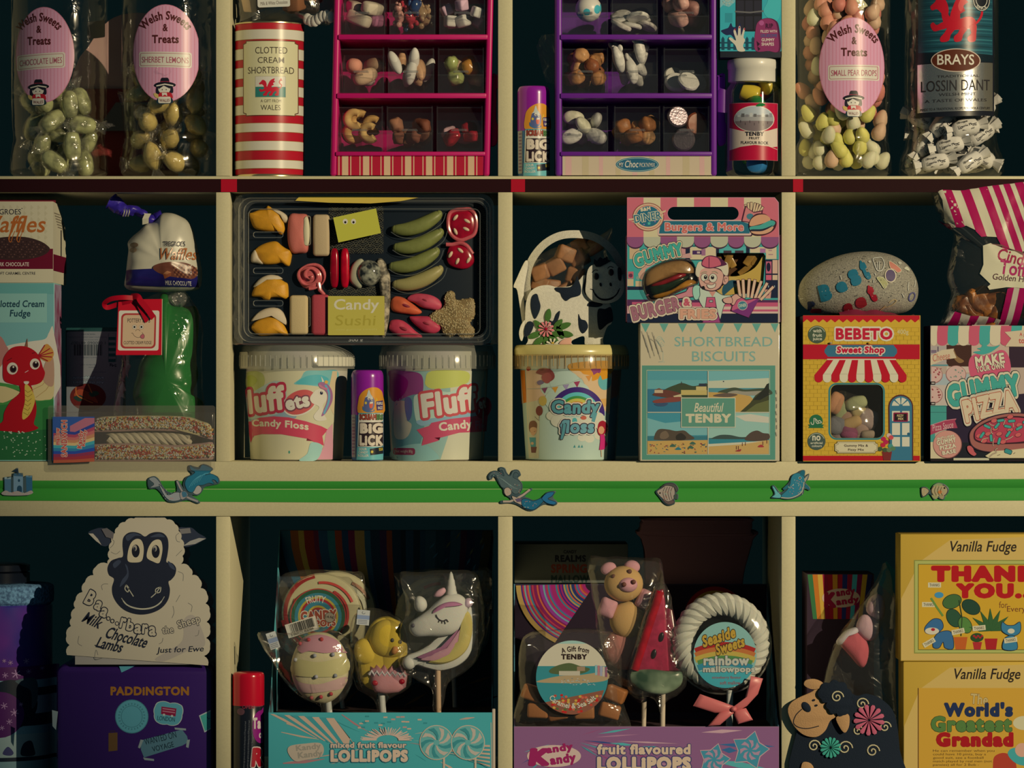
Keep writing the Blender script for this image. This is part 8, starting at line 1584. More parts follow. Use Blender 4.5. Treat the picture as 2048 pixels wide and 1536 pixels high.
def tagl(par, x0, y0, x1, y1, rot, y):
    q = part('price_label', B().slab(m2(rotp([(x0, y0), (x1, y0), (x1, y1), (x0, y1)], (x0+x1)/2, (y0+y1)/2, rot), y), y-.0003, y), CARD('a8a490'), par)
    cv = Cv(y-.0003); cx_, cy_ = (x0+x1)/2, (y0+y1)/2; rr = lambda a, b_, c, d: rotp([(x0+(x1-x0)*a, y0+(y1-y0)*b_), (x0+(x1-x0)*c, y0+(y1-y0)*b_), (x0+(x1-x0)*c, y0+(y1-y0)*d), (x0+(x1-x0)*a, y0+(y1-y0)*d)], cx_, cy_, rot)
    cv.poly(rr(0, .35, 1, .62), '78828a').line(rotp(oval(cx_, y0+(y1-y0)*.18, (x1-x0)*.12, (y1-y0)*.08), cx_, cy_, rot)[:20], .8, '3a3a3a')
    for k in range(3): cv.poly(rr(.1, .68+k*.1, .85, .72+k*.1), '6a6a68')
    cv.build('label_print', q); return q
def round_lolly(label, cx_, cy_, r_, y, swirl, stripes, group=None):
    t = thing('round_lollipop', label, 'lollipop', (X(cx_, y), y, LF), group)
    b = B().puff(m2(oval(cx_, cy_, r_, r_, 40), y), y, .008, .008, 6, pw=.5); part('candy', b, mat('a89a68', .3, .5, sss=.1), t)
    if stripes:
        cv = Cv(y, surf=lambda x, z: y-.0085*max(.05, 1-(((x-X(cx_, y))**2+(z-Z(cy_, y))**2)/(r_/S*(1+y/D))**2)**3)**.5-.0004)
        for k, (c, rr, a0, a1, w_) in enumerate(stripes): cv.line([(cx_+(rr-.06*r_*j/20)*math.cos(math.radians(a0+(a1-a0)*j/20)), cy_-(rr-.06*r_*j/20)*math.sin(math.radians(a0+(a1-a0)*j/20))) for j in range(21)], w_, c)
        cv.build('swirl', t, INKG, cut=.004)
    stick(t, cx_, cy_+r_*.9, LF, y, m_=mat('b0a48c', .5)); return t
YL = .18
t = round_lolly('red and cream swirl lollipop with a fruity rainbow label behind the egg lollipop', 643, 1226, 80, YL, 1, [('8c1a1a', 75, 100, 215, 8), ('a83428', 66, 20, 95, 5), ('98201c', 58, 150, 250, 6), ('9a2c24', 55, -30, 60, 5), ('8c1418', 77, 190, 260, 10)])
cv = Cv(YL, surf=lambda x, z: YL-.0098)
for r_, c in ((56, '9c2c24'), (54, '1f4a2c'), (47, '2c6a6c'), (40, 'a08a2c'), (36, '8c1c20'), (31, '2c6a6c'), (22, 'a08a2c'), (18, '8a2a20'), (13, '3a3a5a')): cv.ell(637, 1232, r_, r_, c, n=44)
cv.text('FRUITY', 613, 1190, 651, 1204, 'c0b49c', b=.02, arc=42, rot=-3).text('CANDY', 602, 1220, 674, 1240, '8a3a24', b=.06, rot=-4, ol=(('b8a888', .08),)).text('POPS', 632, 1238, 672, 1252, '8a3a24', b=.06, rot=-4, ol=(('b8a888', .08),)).ell(660, 1234, 10.5, 10.5, '2a2420').ell(660, 1234, 9.6, 9.6, '8a7c60').text('14.6g', 652, 1230, 668, 1237, '2a2420', b=.02)
cv.build('label', t, INKG)
q = part('barcode_label', B().slab(m2(rotp([(572, 1240), (636, 1240), (636, 1268), (572, 1268)], 604, 1254, -17), YL-.02), YL-.0203, YL-.02), CARD('aca082'), t)
cv = Cv(YL-.0203); x = 580
while x < 630: w_ = R.choice((.8, 1.4, 2)); cv.poly(rotp([(x, 1242), (x+w_, 1242), (x+w_, 1260), (x, 1260)], 604, 1254, -17), '3a362c'); x += w_+R.choice((.9, 1.6))
cv.text('5 060123 456789', 582, 1261, 628, 1266, '3a362c', rot=-17); cv.build('barcode', q)
wrapper(t, [(556, 1170), (580, 1143), (640, 1138), (700, 1142), (728, 1150), (735, 1230), (720, 1290), (660, 1330), (640, 1380), (625, 1330), (570, 1300), (556, 1250)], YL, .014, .012)
round_lolly('plain cream swirl lollipop mostly hidden behind the fruity rainbow one', 672, 1222, 80, .205, 1, [('8a5a3a', 70, 20, 60, 6), ('a8a078', 60, 0, 80, 8)])
t = round_lolly('cream and red swirl lollipop behind the unicorn lollipop', 872, 1234, 82, .200, 1, [('9a9068', 70, 60, 170, 10), ('a83a2c', 68, 82, 112, 6), ('9a9068', 50, 90, 200, 8)])
wrapper(t, [(790, 1160), (792, 1145), (860, 1138), (930, 1140), (985, 1142), (982, 1250), (960, 1310), (890, 1350), (868, 1390), (850, 1340), (800, 1290)], .2, .012, .012)
round_lolly('pink edged swirl lollipop far back at the right of the display', 905, 1226, 66, .222, 1, [('6a2430', 60, -60, 40, 6)])
# egg lollipop
YE = .045
MM = lambda c, **k: mat(c, .75, .2, sss=.2, bump=.25, bs=900, **k)
t = thing('egg_lollipop', 'cream and pink mallow egg lollipop with sugar dots, front left of the display', 'lollipop', (X(640), YE, LF))
eg = [(636, 1264), (660, 1268), (680, 1284), (692, 1306), (697, 1335), (694, 1362), (680, 1388), (660, 1404), (640, 1407), (618, 1402), (598, 1384), (585, 1358), (582, 1330), (588, 1305), (600, 1282), (616, 1269)]
b = B().puff(m2(spl(eg, 4), YE), YE, .021, .018, 8, pw=.75); tr_ = BVHTree.FromBMesh(b.b); part('mallow', b, MM('b4a26e', var=.1, vs_=40), t)
SE = onto(tr_, YE)
cv = Cv(YE, surf=SE); cv.blob([(594, 1292), (606, 1276), (640, 1268), (672, 1278), (688, 1298), (694, 1306), (678, 1302), (650, 1304), (620, 1300), (604, 1304)], 'a4706a').blob([(586, 1350), (600, 1362), (640, 1366), (692, 1352), (688, 1374), (660, 1380), (620, 1384), (596, 1378)], 'b08a74').blob([(592, 1318), (640, 1322), (692, 1314), (695, 1345), (640, 1352), (584, 1346)], 'a89a5c'); cv.build('icing_bands', t, cut=.003, cutz=.003)
for i, (a, b_, c) in enumerate(((618, 1278, '9a2a2c'), (644, 1277, '9a2420'), (601, 1286, '9a3a38'), (631, 1309, '8a8478'), (592, 1318, '908a78'), (667, 1307, '8a8478'), (634, 1351, '8a8478'), (672, 1349, '7c7a70'), (643, 1392, '9a2a2c'), (663, 1386, '9a2a2c'), (624, 1394, '9a4a40'))):
    z_ = P(a, b_, YE); part('sugar_dot', B().ell((z_.x, SE(z_.x, z_.z)-.001, z_.z), (.0026, .0024, .0026), u=10, v=8), mat(c, .5), t)
stick(t, 656, 1400, LF, YE, .0042, mat('b0aa98', .35))
wrapper(t, [(514, 1268), (540, 1262), (562, 1268), (600, 1262), (640, 1254), (690, 1270), (705, 1310), (706, 1360), (694, 1392), (668, 1412), (660, 1436), (648, 1436), (640, 1414), (600, 1392), (560, 1350), (535, 1308)], YE, .025, .02)
tagl(t, 536, 1264, 556, 1298, -18, YE-.014)
# chick lollipop
YC = .07
t = thing('chick_lollipop', 'yellow mallow chick lollipop hatching from a pink eggshell in the lollipop display', 'lollipop', (X(765), YC, LF))
YEL = MM('b4942e', var=.08, vs_=40)
b = B().puff(m2(spl([(716, 1320), (722, 1290), (735, 1262), (745, 1245), (762, 1234), (785, 1234), (803, 1246), (812, 1270), (815, 1300), (812, 1350), (800, 1372), (770, 1384), (740, 1378), (722, 1360)], 4), YC), YC, .014, .016, 6, pw=.6); part('body', b, YEL, t)
part('head', B().puff(m2(spl([(738, 1285), (742, 1262), (752, 1246), (768, 1238), (786, 1240), (802, 1252), (812, 1272), (814, 1294), (804, 1310), (786, 1316), (764, 1314), (748, 1304)], 4), YC), YC-.004, .020, .01, 7, pw=.7), YEL, t)
part('wing', B().puff(m2(spl([(709, 1300), (713, 1284), (726, 1276), (740, 1282), (748, 1296), (752, 1312), (744, 1326), (726, 1328), (713, 1320)], 4), YC), YC-.006, .013, .008, 6, pw=.7), YEL, t)
for a, b_ in ((784.5, 1280.5), (800, 1284)): part('eye', B().ell(tuple(P(a, b_, YC-.0235 if a < 790 else YC-.021)), (.0024, .0018, .0027), u=10, v=8), mat('4a4434', .4), t)
part('beak', B().puff(m2(spl([(784, 1298), (788, 1290), (796, 1292), (798, 1300), (790, 1307), (784, 1304)], 4), YC), YC-.0215, .004, 0, 4), mat('b0743a', .6), t)
zig = [(740, 1330), (746, 1336), (752, 1326), (760, 1337), (768, 1326), (777, 1338), (786, 1327), (794, 1337), (803, 1328), (811, 1338), (815, 1352), (812, 1374), (798, 1384), (772, 1387), (750, 1384), (741, 1366)]
part('eggshell', B().puff(m2(zig, YC), YC-.004, .016, .004, 6, pw=.5), MM('b4786c'), t)
b = B().tube([P(738+i*5.2, (1342 if i % 2 else 1349)+.3*i, YC-.0185+.00002*(i-7)**2*3) for i in range(15)], .0021, 8); part('icing_zigzag', b, mat('a89c88', .6), t)
for a, b_ in ((750, 1366), (803, 1363)): part('icing_heart', B().ell(tuple(P(a, b_, YC-.0165)), (.0042, .003, .0036), u=12, v=8), mat('940f1e', .4), t)
stick(t, 763, 1384, LF, YC, .0042, mat('b0aa98', .35))
wrapper(t, [(700, 1260), (712, 1224), (748, 1216), (790, 1228), (812, 1250), (822, 1300), (824, 1350), (812, 1382), (776, 1400), (770, 1430), (755, 1430), (750, 1400), (716, 1380), (702, 1340)], YC, .024, .02)
tagl(t, 714, 1220, 739, 1250, 5, YC-.02)
# unicorn lollipop
YU = .042
t = thing('unicorn_lollipop', 'white mallow unicorn lollipop with pink and yellow mane at the right of the display', 'lollipop', (X(878), YU, LF))
WM = MM('b8ae90')
nk_ = [(806, 1328), (806, 1318), (815, 1310), (836, 1302), (856, 1290), (872, 1276), (900, 1262), (925, 1240), (940, 1210), (950, 1222), (953, 1250), (950, 1285), (936, 1315), (912, 1334), (880, 1342), (850, 1336), (830, 1330), (815, 1337)]
part('neck', B().puff(m2(spl(nk_, 4), YU), YU+.002, .010, .010, 5, c=(X(908, YU), Z(1296, YU)), pw=.6), WM, t)
hd_ = [(818, 1254), (822, 1243), (838, 1232), (856, 1220), (872, 1204), (890, 1190), (910, 1186), (928, 1194), (936, 1212), (932, 1236), (922, 1256), (906, 1268), (884, 1272), (858, 1272), (834, 1273), (822, 1266)]
part('head', B().puff(m2(spl(hd_, 4), YU), YU-.004, .016, .008, 7, pw=.65), WM, t)
part('horn', B().lathe(0, 0, [(.0075, 0), (.007, .006), (.0062, .008), (.0058, .013), (.005, .015), (.0044, .021), (.0034, .023), (.0022, .029), (.0005, .032)], 16).xf(Matrix.Translation(P(903, 1194, YU-.004)) @ Euler((0, -.02, 0)).to_matrix().to_4x4()), WM, t)
part('ear', B().puff(m2(spl([(828, 1208), (832, 1194), (842, 1192), (852, 1200), (854, 1214), (844, 1224), (832, 1220)], 4), YU), YU-.004, .010, .006, 5), WM, t)
part('ear', B().puff(m2(spl([(926, 1210), (930, 1198), (940, 1196), (946, 1206), (940, 1214), (930, 1216)], 4), YU), YU-.004, .010, .006, 5), MM('b0928a'), t)
part('cheek_curl', B().ell(tuple(P(818, 1326, YU)), (.0085, .008, .0085), u=16, v=10), WM, t)
for c, pts, dy in (('8a5460', [(832, 1314), (860, 1306), (886, 1292), (906, 1274), (918, 1256), (914, 1270), (900, 1292), (876, 1308), (850, 1318)], 0), ('b07a74', [(838, 1319), (866, 1314), (894, 1300), (916, 1276), (928, 1246), (932, 1258), (926, 1284), (906, 1308), (880, 1320), (856, 1322)], .0004), ('b09a4c', [(856, 1324), (884, 1320), (910, 1306), (930, 1282), (938, 1250), (926, 1226), (936, 1222), (944, 1238), (944, 1268), (934, 1298), (912, 1318), (884, 1327)], .0008), ('98626c', [(864, 1226), (872, 1214), (890, 1204), (910, 1202), (926, 1208), (910, 1210), (890, 1212), (876, 1220)], -.007), ('b08478', [(868, 1192), (874, 1180), (888, 1174), (892, 1182), (882, 1192)], -.004)):
    N = len(pts); part('mane_lock', B().puff(m2(spl(pts, 4), YU), YU-.009+dy, .006, .003, 4, pw=.6, c=None), MM(c), t)
cv = Cv(YU-.0205)
for a, b_, c, d in ((874, 1234, 872, 1229), (879, 1239, 877, 1245), (884, 1241, 884, 1247), (889, 1242, 891, 1248), (893, 1239, 897, 1244)): cv.line([(a, b_), (c, d)], 1.8, '2a2422')
cv.line([(872, 1232), (878, 1239), (886, 1242), (893, 1239)], 2.4, '2a2422', smooth=True); cv.build('eyelashes', t)
part('nostril', B().ell(tuple(P(826, 1251, YU-.0145)), (.0026, .002, .0026), u=10, v=8), mat('4a4440', .4), t)
stick(t, 876, 1338, LF, YU+.002, .0034, mat('b08c60', .6))
wrapper(t, [(800, 1150), (830, 1144), (900, 1140), (950, 1142), (962, 1180), (968, 1250), (958, 1310), (930, 1345), (896, 1370), (884, 1420), (868, 1420), (862, 1380), (826, 1356), (798, 1330), (800, 1260), (812, 1210)], YU, .022, .016)
# ---------------------------------------------------------------- bottom row, third cubby
LF = Z(1453)-.011
o = display('lollipop_display', 'pink and teal lollipop display carton with swirl print in the third bottom cubby', 1028, 1558, 1453, 1168, '2a2430', '2c2030', '8a6a70', '4a7a7c', '4a3430', 0)
cv = Cv(.235); cv.rect(1029, 1170, 1534, 1425, '20141e')
for i in range(60):
    r_ = 20+i*3.0; cv.line([(1190+r_*1.05*math.cos(a), 1168-r_*.9*math.sin(a)) for a in [pi+.02+k*.085 for k in range(13)]], 3.3, R.choice(('8a1c50', '3a1a5c', '9a2c34', '9a7a3c', '2a6a70', '5a8a7c', '6a1440', '1c2a54', 'a8502c', '7a2a6a'))) if 1190-r_*1.05 > 1031 else None
for k, c in enumerate(('8c1c1c', 'a87a2c', '2c5a3c', '2a2c5a')): cv.line(arcp(1430, 1235, 58-k*8, 58-k*8, 10, 170, 20), 8, c)
cv.build('back_print', o)
cv = Cv(0); cv.rect(1028.5, 1454, 1557.5, 1560, '7a5068')
for i in range(230):
    a = R.uniform(0, 2*pi); r0 = R.uniform(20, 320); r1 = r0+R.uniform(30, 130); w_ = R.uniform(.01, .035); p = lambda r, d: (1135+r*math.cos(a+d), 1478+.8*r*math.sin(a+d)); q = [p(r0, 0), p((r0+r1)/2, w_), p(r1, 0), p((r0+r1)/2, -w_)]
    if all(1029 < u < 1557 and 1454.5 < v < 1559 for u, v in q): cv.poly(q, R.choice(('3c8a84', '2c5a78', '9a6a78', 'b08a84', '8a3a58', '24406a', '4a9488')))
cv.ell(1108, 1512, 54, 22, 'b89c84', n=40).text('K', 1056, 1496, 1098, 1532, '8a1c48', b=.09, sh=.12).text('andy', 1092, 1488, 1146, 1508, '8a1c48', b=.06, rot=-8).text('andy', 1100, 1508, 1152, 1532, '8a1c48', b=.06, rot=-8)
cv.text('fruit flavoured', 1194, 1488, 1381, 1509, 'bca07c', b=.05, ol=(('3a3a58', .05),)).text('LOLLiPOPS', 1194, 1513, 1382, 1542, 'bca07c', b=.075, ol=(('3a3a58', .06),))
for a, b_, r_ in ((1428, 1519, 34), (1500, 1500, 40)):
    cv.poly(star(a, b_, r_, r_*.62, 5, -75), 'b08a80').poly(star(a, b_, r_-2, r_*.62-2, 5, -75), '3a7a80')
    for k in range(7): t0 = 2*pi*k/7; cv.poly([(a+q*math.cos(t0-q*.04), b_+q*math.sin(t0-q*.04)) for q in (4, 12, 21)]+[(a+q*math.cos(t0+.45-q*.04), b_+q*math.sin(t0+.45-q*.04)) for q in (20, 12)], '9a7a80')
cv.build('front_print', o)
zb = Z(1168, .236)+.0006
o = thing('mallow_carton', 'dim grey spring mallow carton lying behind the pig lollipop', 'carton', (X(1140), .30, zb))
part('carton', B().box(X(1029, .25), X(1256, .25), .25, .36, zb, Z(1088, .25), .001), CARD('5c5c4a'), o); part('support', B().box(X(1040, .26), X(1250, .26), .26, .35, F3, zb-.0003), CARD('2a2a26'), o)
cv = Cv(.25)
for s, a, b_, c, d, k in (('CANDY', 1127, 1100, 1153, 1107, '1a1c20'), ('REALMS', 1110, 1110, 1172, 1124, '14161c'), ('SPRING', 1102, 1128, 1174, 1146, '7a3420'), ('MALLOW', 1102, 1150, 1178, 1166, '2a3a30')): cv.text(s, a, b_, c, d, k, b=.05)
cv.build('front_print', o)
o = thing('gift_box', 'dim mauve gift tub with a scalloped lid at the back of the third bottom cubby', 'box', (X(1395), .28, F3))
part('tub', B().slab(m2(spl([(1290, 1105), (1284, 1080), (1290, 1060), (1500, 1060), (1506, 1080), (1498, 1110), (1486, 1165), (1480, 1300), (1300, 1300), (1292, 1165)], 4), .26), .26, .33, .002), mat('8a5c54', .7), o)
part('lid', B().slab(m2(spl([(1283, 1056), (1286, 1044), (1300, 1036), (1490, 1036), (1504, 1046), (1502, 1062), (1490, 1072), (1296, 1072)], 4), .255), .255, .335, .002), mat('8a5c54', .7), o); part('base', B().box(X(1310, .26), X(1480, .26), .262, .328, F3, Z(1299, .26)), mat('6a4640', .7), o)
# pig lollipop
YP3 = .045; t = thing('pig_lollipop', 'peach mallow pig lollipop with pink snout and paws behind the watermelon lollipop', 'lollipop', (X(1250), YP3, LF)); PE = MM('b48a4c'); PI = MM('b88074')
pf = lambda n, pts, m_, y, tf, tb=.008: part(n, B().puff(m2(pts, YP3), YP3+y, tf, tb, 7, pw=.7), m_, t)
pf('belly', oval(1256, 1240, 37, 38), PE, 0, .018); pf('lower_body', oval(1252, 1298, 46, 42), MM('a86a54'), .002, .014); pf('head', oval(1247, 1167, 39, 36), PE, -.006, .02)
for a, b_, r_ in ((1217, 1137, -20), (1264, 1133, 10)): pf('ear', oval(a, b_, 16, 13, 24, r_), PI, -.004, .008)
for a, b_, r_ in ((1215, 1215, 20), (1290, 1199, 25)): pf('paw', rotp(rrect(a-17, b_-20, a+17, b_+20, 8), a, b_, r_), PI, -.006, .012)
pf('snout', oval(1255, 1168, 19, 15), PI, -.022, .009, .004)
for a, b_, y in ((1248, 1169, -.0315), (1267, 1164, -.031), (1227, 1153, -.021), (1259, 1143, -.022)): part('eye' if b_ < 1160 else 'nostril', B().ell(tuple(P(a, b_, YP3+y)), (.003, .002, .003), u=10, v=8), mat('5a3424', .6), t)
stick(t, 1290, 1330, LF, YP3+.01, .003, lean=-.006); wrapper(t, [(1175, 1120), (1215, 1112), (1290, 1115), (1325, 1130), (1330, 1250), (1310, 1350), (1290, 1400), (1270, 1400), (1210, 1340), (1190, 1220)], YP3, .034, .02)
# watermelon lollipop
YW = .018; t = thing('watermelon_lollipop', 'red watermelon wedge lollipop with green rind in front of the pig', 'lollipop', (X(1320), YW, LF))
part('flesh', B().slab(m2([(1318, 1180), (1326, 1178), (1330, 1200), (1338, 1342), (1266, 1342)], YW), YW-.007, YW+.007, .003), gel('9a2438'), t); part('edge', B().tube([P(1320, 1182, YW-.006), P(1269, 1340, YW-.006)], .0055, 10), gel('9a0a18'), t); part('second_slice', B().slab(m2([(1332, 1215), (1345, 1220), (1362, 1342), (1326, 1342)], YW), YW+.002, YW+.010, .002), gel('6a1428'), t)
part('rind', B().puff(m2(spl([(1262, 1342), (1300, 1336), (1340, 1342), (1364, 1344), (1362, 1370), (1330, 1388), (1290, 1384), (1264, 1368)], 4), YW), YW, .012, .01, 6, pw=.5), mat('2a4028', .3, .5, c2='8a9468', vs_=28), t)
for a, b_ in ((1323, 1274), (1308, 1308)): part('seed', B().ell(tuple(P(a, b_, YW-.008)), (.003, .0018, .0062), (0, .2, 0), 10, 8), mat('181616', .3), t)
stick(t, 1326, 1384, LF, YW, .0032); wrapper(t, [(1300, 1190), (1318, 1165), (1335, 1172), (1350, 1230), (1372, 1340), (1368, 1380), (1335, 1400), (1322, 1430), (1310, 1400), (1262, 1385), (1254, 1345)], YW, .017, .016)
# rainbow mallow pop
YR = .022; t = thing('mallow_lollipop', 'white twisted mallow lollipop with a rainbow label and pink bow at the right', 'lollipop', (X(1444), YR, LF)); b = B()
for s in range(3): b.tube([(X(1444)+(.047+.0075*math.cos(k*.42+s*2.094))*math.cos(2*pi*k/150), YR+.0075*math.sin(k*.42+s*2.094), Z(1285)+(.047+.0075*math.cos(k*.42+s*2.094))*math.sin(2*pi*k/150)) for k in range(150)], .0075, 8, True)
part('mallow_rope', b, MM('b4aa86'), t)
cv = Cv(YR-.0165); lab = oval(1450, 1310, 63, 66, 60); cv.poly(lab, '7ca4a0'); cl2 = lambda y0, y1: [p for p in lab if y0 <= p[1] <= y1]
for k, c in enumerate(('9c1c18', 'b0642c', 'b0963c', '4a7a3c', '2c7a80')):
    q = [p for p in arcp(1450, 1440+k*9, 150, 150, 62, 118, 24) if ((p[0]-1450)/62)**2+((p[1]-1310)/65)**2 < 1]; cv.line(q, 12, c)
cv.poly(cl2(1338, 1380), '3c9490').text('Seaside', 1401, 1262, 1470, 1286, 'b08a2c', b=.045, rot=-18, sh=.2, ol=(('2a1c18', .05),)).text('Sweets', 1428, 1280, 1488, 1303, 'b08a2c', b=.045, rot=-18, sh=.2, ol=(('2a1c18', .05),))
cv.text('rainbow', 1407, 1311, 1498, 1331, 'b0ac90', b=.05, ol=(('4a4a48', .035),)).text('mallowpops', 1406, 1332, 1510, 1348, 'b0ac90', b=.05, ol=(('4a4a48', .035),)).text('strawberry flavour', 1424, 1352, 1482, 1359, '8a3a3c', b=.01).text('soft mallow', 1440, 1362, 1481, 1369, '8a3a3c', b=.01).build('label', t)
part('clear_dome', B().puff(m2(oval(1444, 1290, 98, 98, 48), YR), YR+.004, .026, .004, 6, pw=.35), clear(.05, .1, .2, 25, .01, edge=.5), t); part('dome_rim', B().tube([P(a, c, YR+.002) for a, c in oval(1444, 1290, 98, 98, 48)], .0012, 6, True), clear(.3, .08, 0, 1, .1, edge=.7), t)
stick(t, 1460, 1380, LF, YR, .0042, mat('b0aa98', .35))
BW = mat('b45c50', .35, .5)
for n_, pts in (('bow_loop', [(1467, 1412), (1440, 1402), (1400, 1388), (1386, 1412), (1430, 1426), (1464, 1424)]), ('bow_loop', [(1466, 1414), (1490, 1396), (1502, 1352), (1526, 1357), (1516, 1388), (1494, 1412), (1472, 1424)]), ('bow_tail', [(1462, 1418), (1440, 1424), (1416, 1452), (1440, 1450), (1468, 1426)]), ('bow_tail', [(1470, 1420), (1492, 1416), (1506, 1440), (1476, 1448), (1468, 1430)]), ('bow_knot', oval(1467, 1418, 7, 6, 12))): part(n_, B().puff(m2(pts, -.004), -.004, .004 if n_ != 'bow_knot' else .007, .002, 4), BW, t)
# Tenby fudge bag
YF = .024; o = thing('fudge_bag', 'clear fudge bag with a round harbour label at the left of the third bottom cubby', 'bag', (X(1144), YF, LF+.001))
part('bag', B().puff([(a, max(c, LF+.0012)) for a, c in m2(spl([(1040, 1290), (1060, 1266), (1120, 1258), (1220, 1262), (1240, 1300), (1246, 1400), (1250, 1466), (1044, 1466), (1038, 1380)], 4), YF)], YF, .022, .018, 6, pw=.6).warp(.002, 50), FILM, o)
cv = Cv(YF-.0245); L = oval(1144, 1355, 72, 74, 60); cp = lambda q: [(a, b_) for a, b_ in q if ((a-1144)/71)**2+((b_-1355)/73)**2 <= 1.02]; cv.poly(L, 'b4a884').poly([p for p in L if p[1] > 1329], '2f7670').poly([p for p in L if p[1] < 1289], '8aa698')
cv.blob([(1073, 1364), (1090, 1358), (1120, 1352), (1160, 1350), (1212, 1344), (1214, 1360), (1170, 1366), (1110, 1366)], '9a8258', n=4).blob([(1098, 1342), (1112, 1332), (1138, 1326), (1160, 1332), (1180, 1338), (1160, 1348), (1110, 1348)], '4a5430').rect(1118, 1342, 1160, 1351, 'a89c7c').rect(1154, 1333, 1170, 1342, '8a7050')
for k in range(5): cv.rect(1190+k*5, 1330+k, 1194.5+k*5, 1350+k, ('7a9a98', 'a06a64', '8a8a94', 'a89a80', '7a4a54')[k])
for i in range(40): cv.rect(*(lambda a, b_: (a, b_, a+3, b_+1.2))(R.uniform(1120, 1190), R.uniform(1356, 1370)), R.choice(('8a9a90', '5a6a68', 'a8a088')))
cv.poly([p for p in L if p[1] > 1398 and p[0] > 1090]+[(1208, 1380)], '7a4a34')
for i in range(90):
    a = R.uniform(1104, 1208); b_ = R.uniform(1390, 1426)
    if ((a-1144)/69)**2+((b_-1355)/71)**2 < 1: cv.ell(a, b_, 3.2, 2.6, R.choice(('a8201c', 'b08a38', 'a83a28', '4a5a2c', 'b0583c')), n=8)
cv.text('A Gift from', 1122, 1292, 1179, 1303, '2a1c18', b=.03, arc=38).text('TENBY', 1122, 1308, 1174, 1319, '2a1c18', b=.06).text('Caramel & Sea Salt', 1096, 1406, 1194, 1417, 'b8b094', b=.02, arc=-92).build('label', o)
ft = solo('fudge_piece', B().box(-.013, .013, -.009, .009, -.0095, .0095, .003, 3).warp(.0012, 100), mat('8a5428', .45, .3, bump=.2, bs=250), 'brown fudge cube at the bottom of the harbour label bag', 'fudge', 'fudge cubes in the harbour label bag')
for i, (a, b_) in enumerate(((1168, 1438), (1120, 1440), (1075, 1436), (1215, 1436), (1060, 1400), (1226, 1402))):
    if i: dup(ft, P(a, b_, YF-.004), (0, R.uniform(-.4, .4), R.uniform(-.3, .3)))
    else: ft.location = P(a, b_, YF-.004)
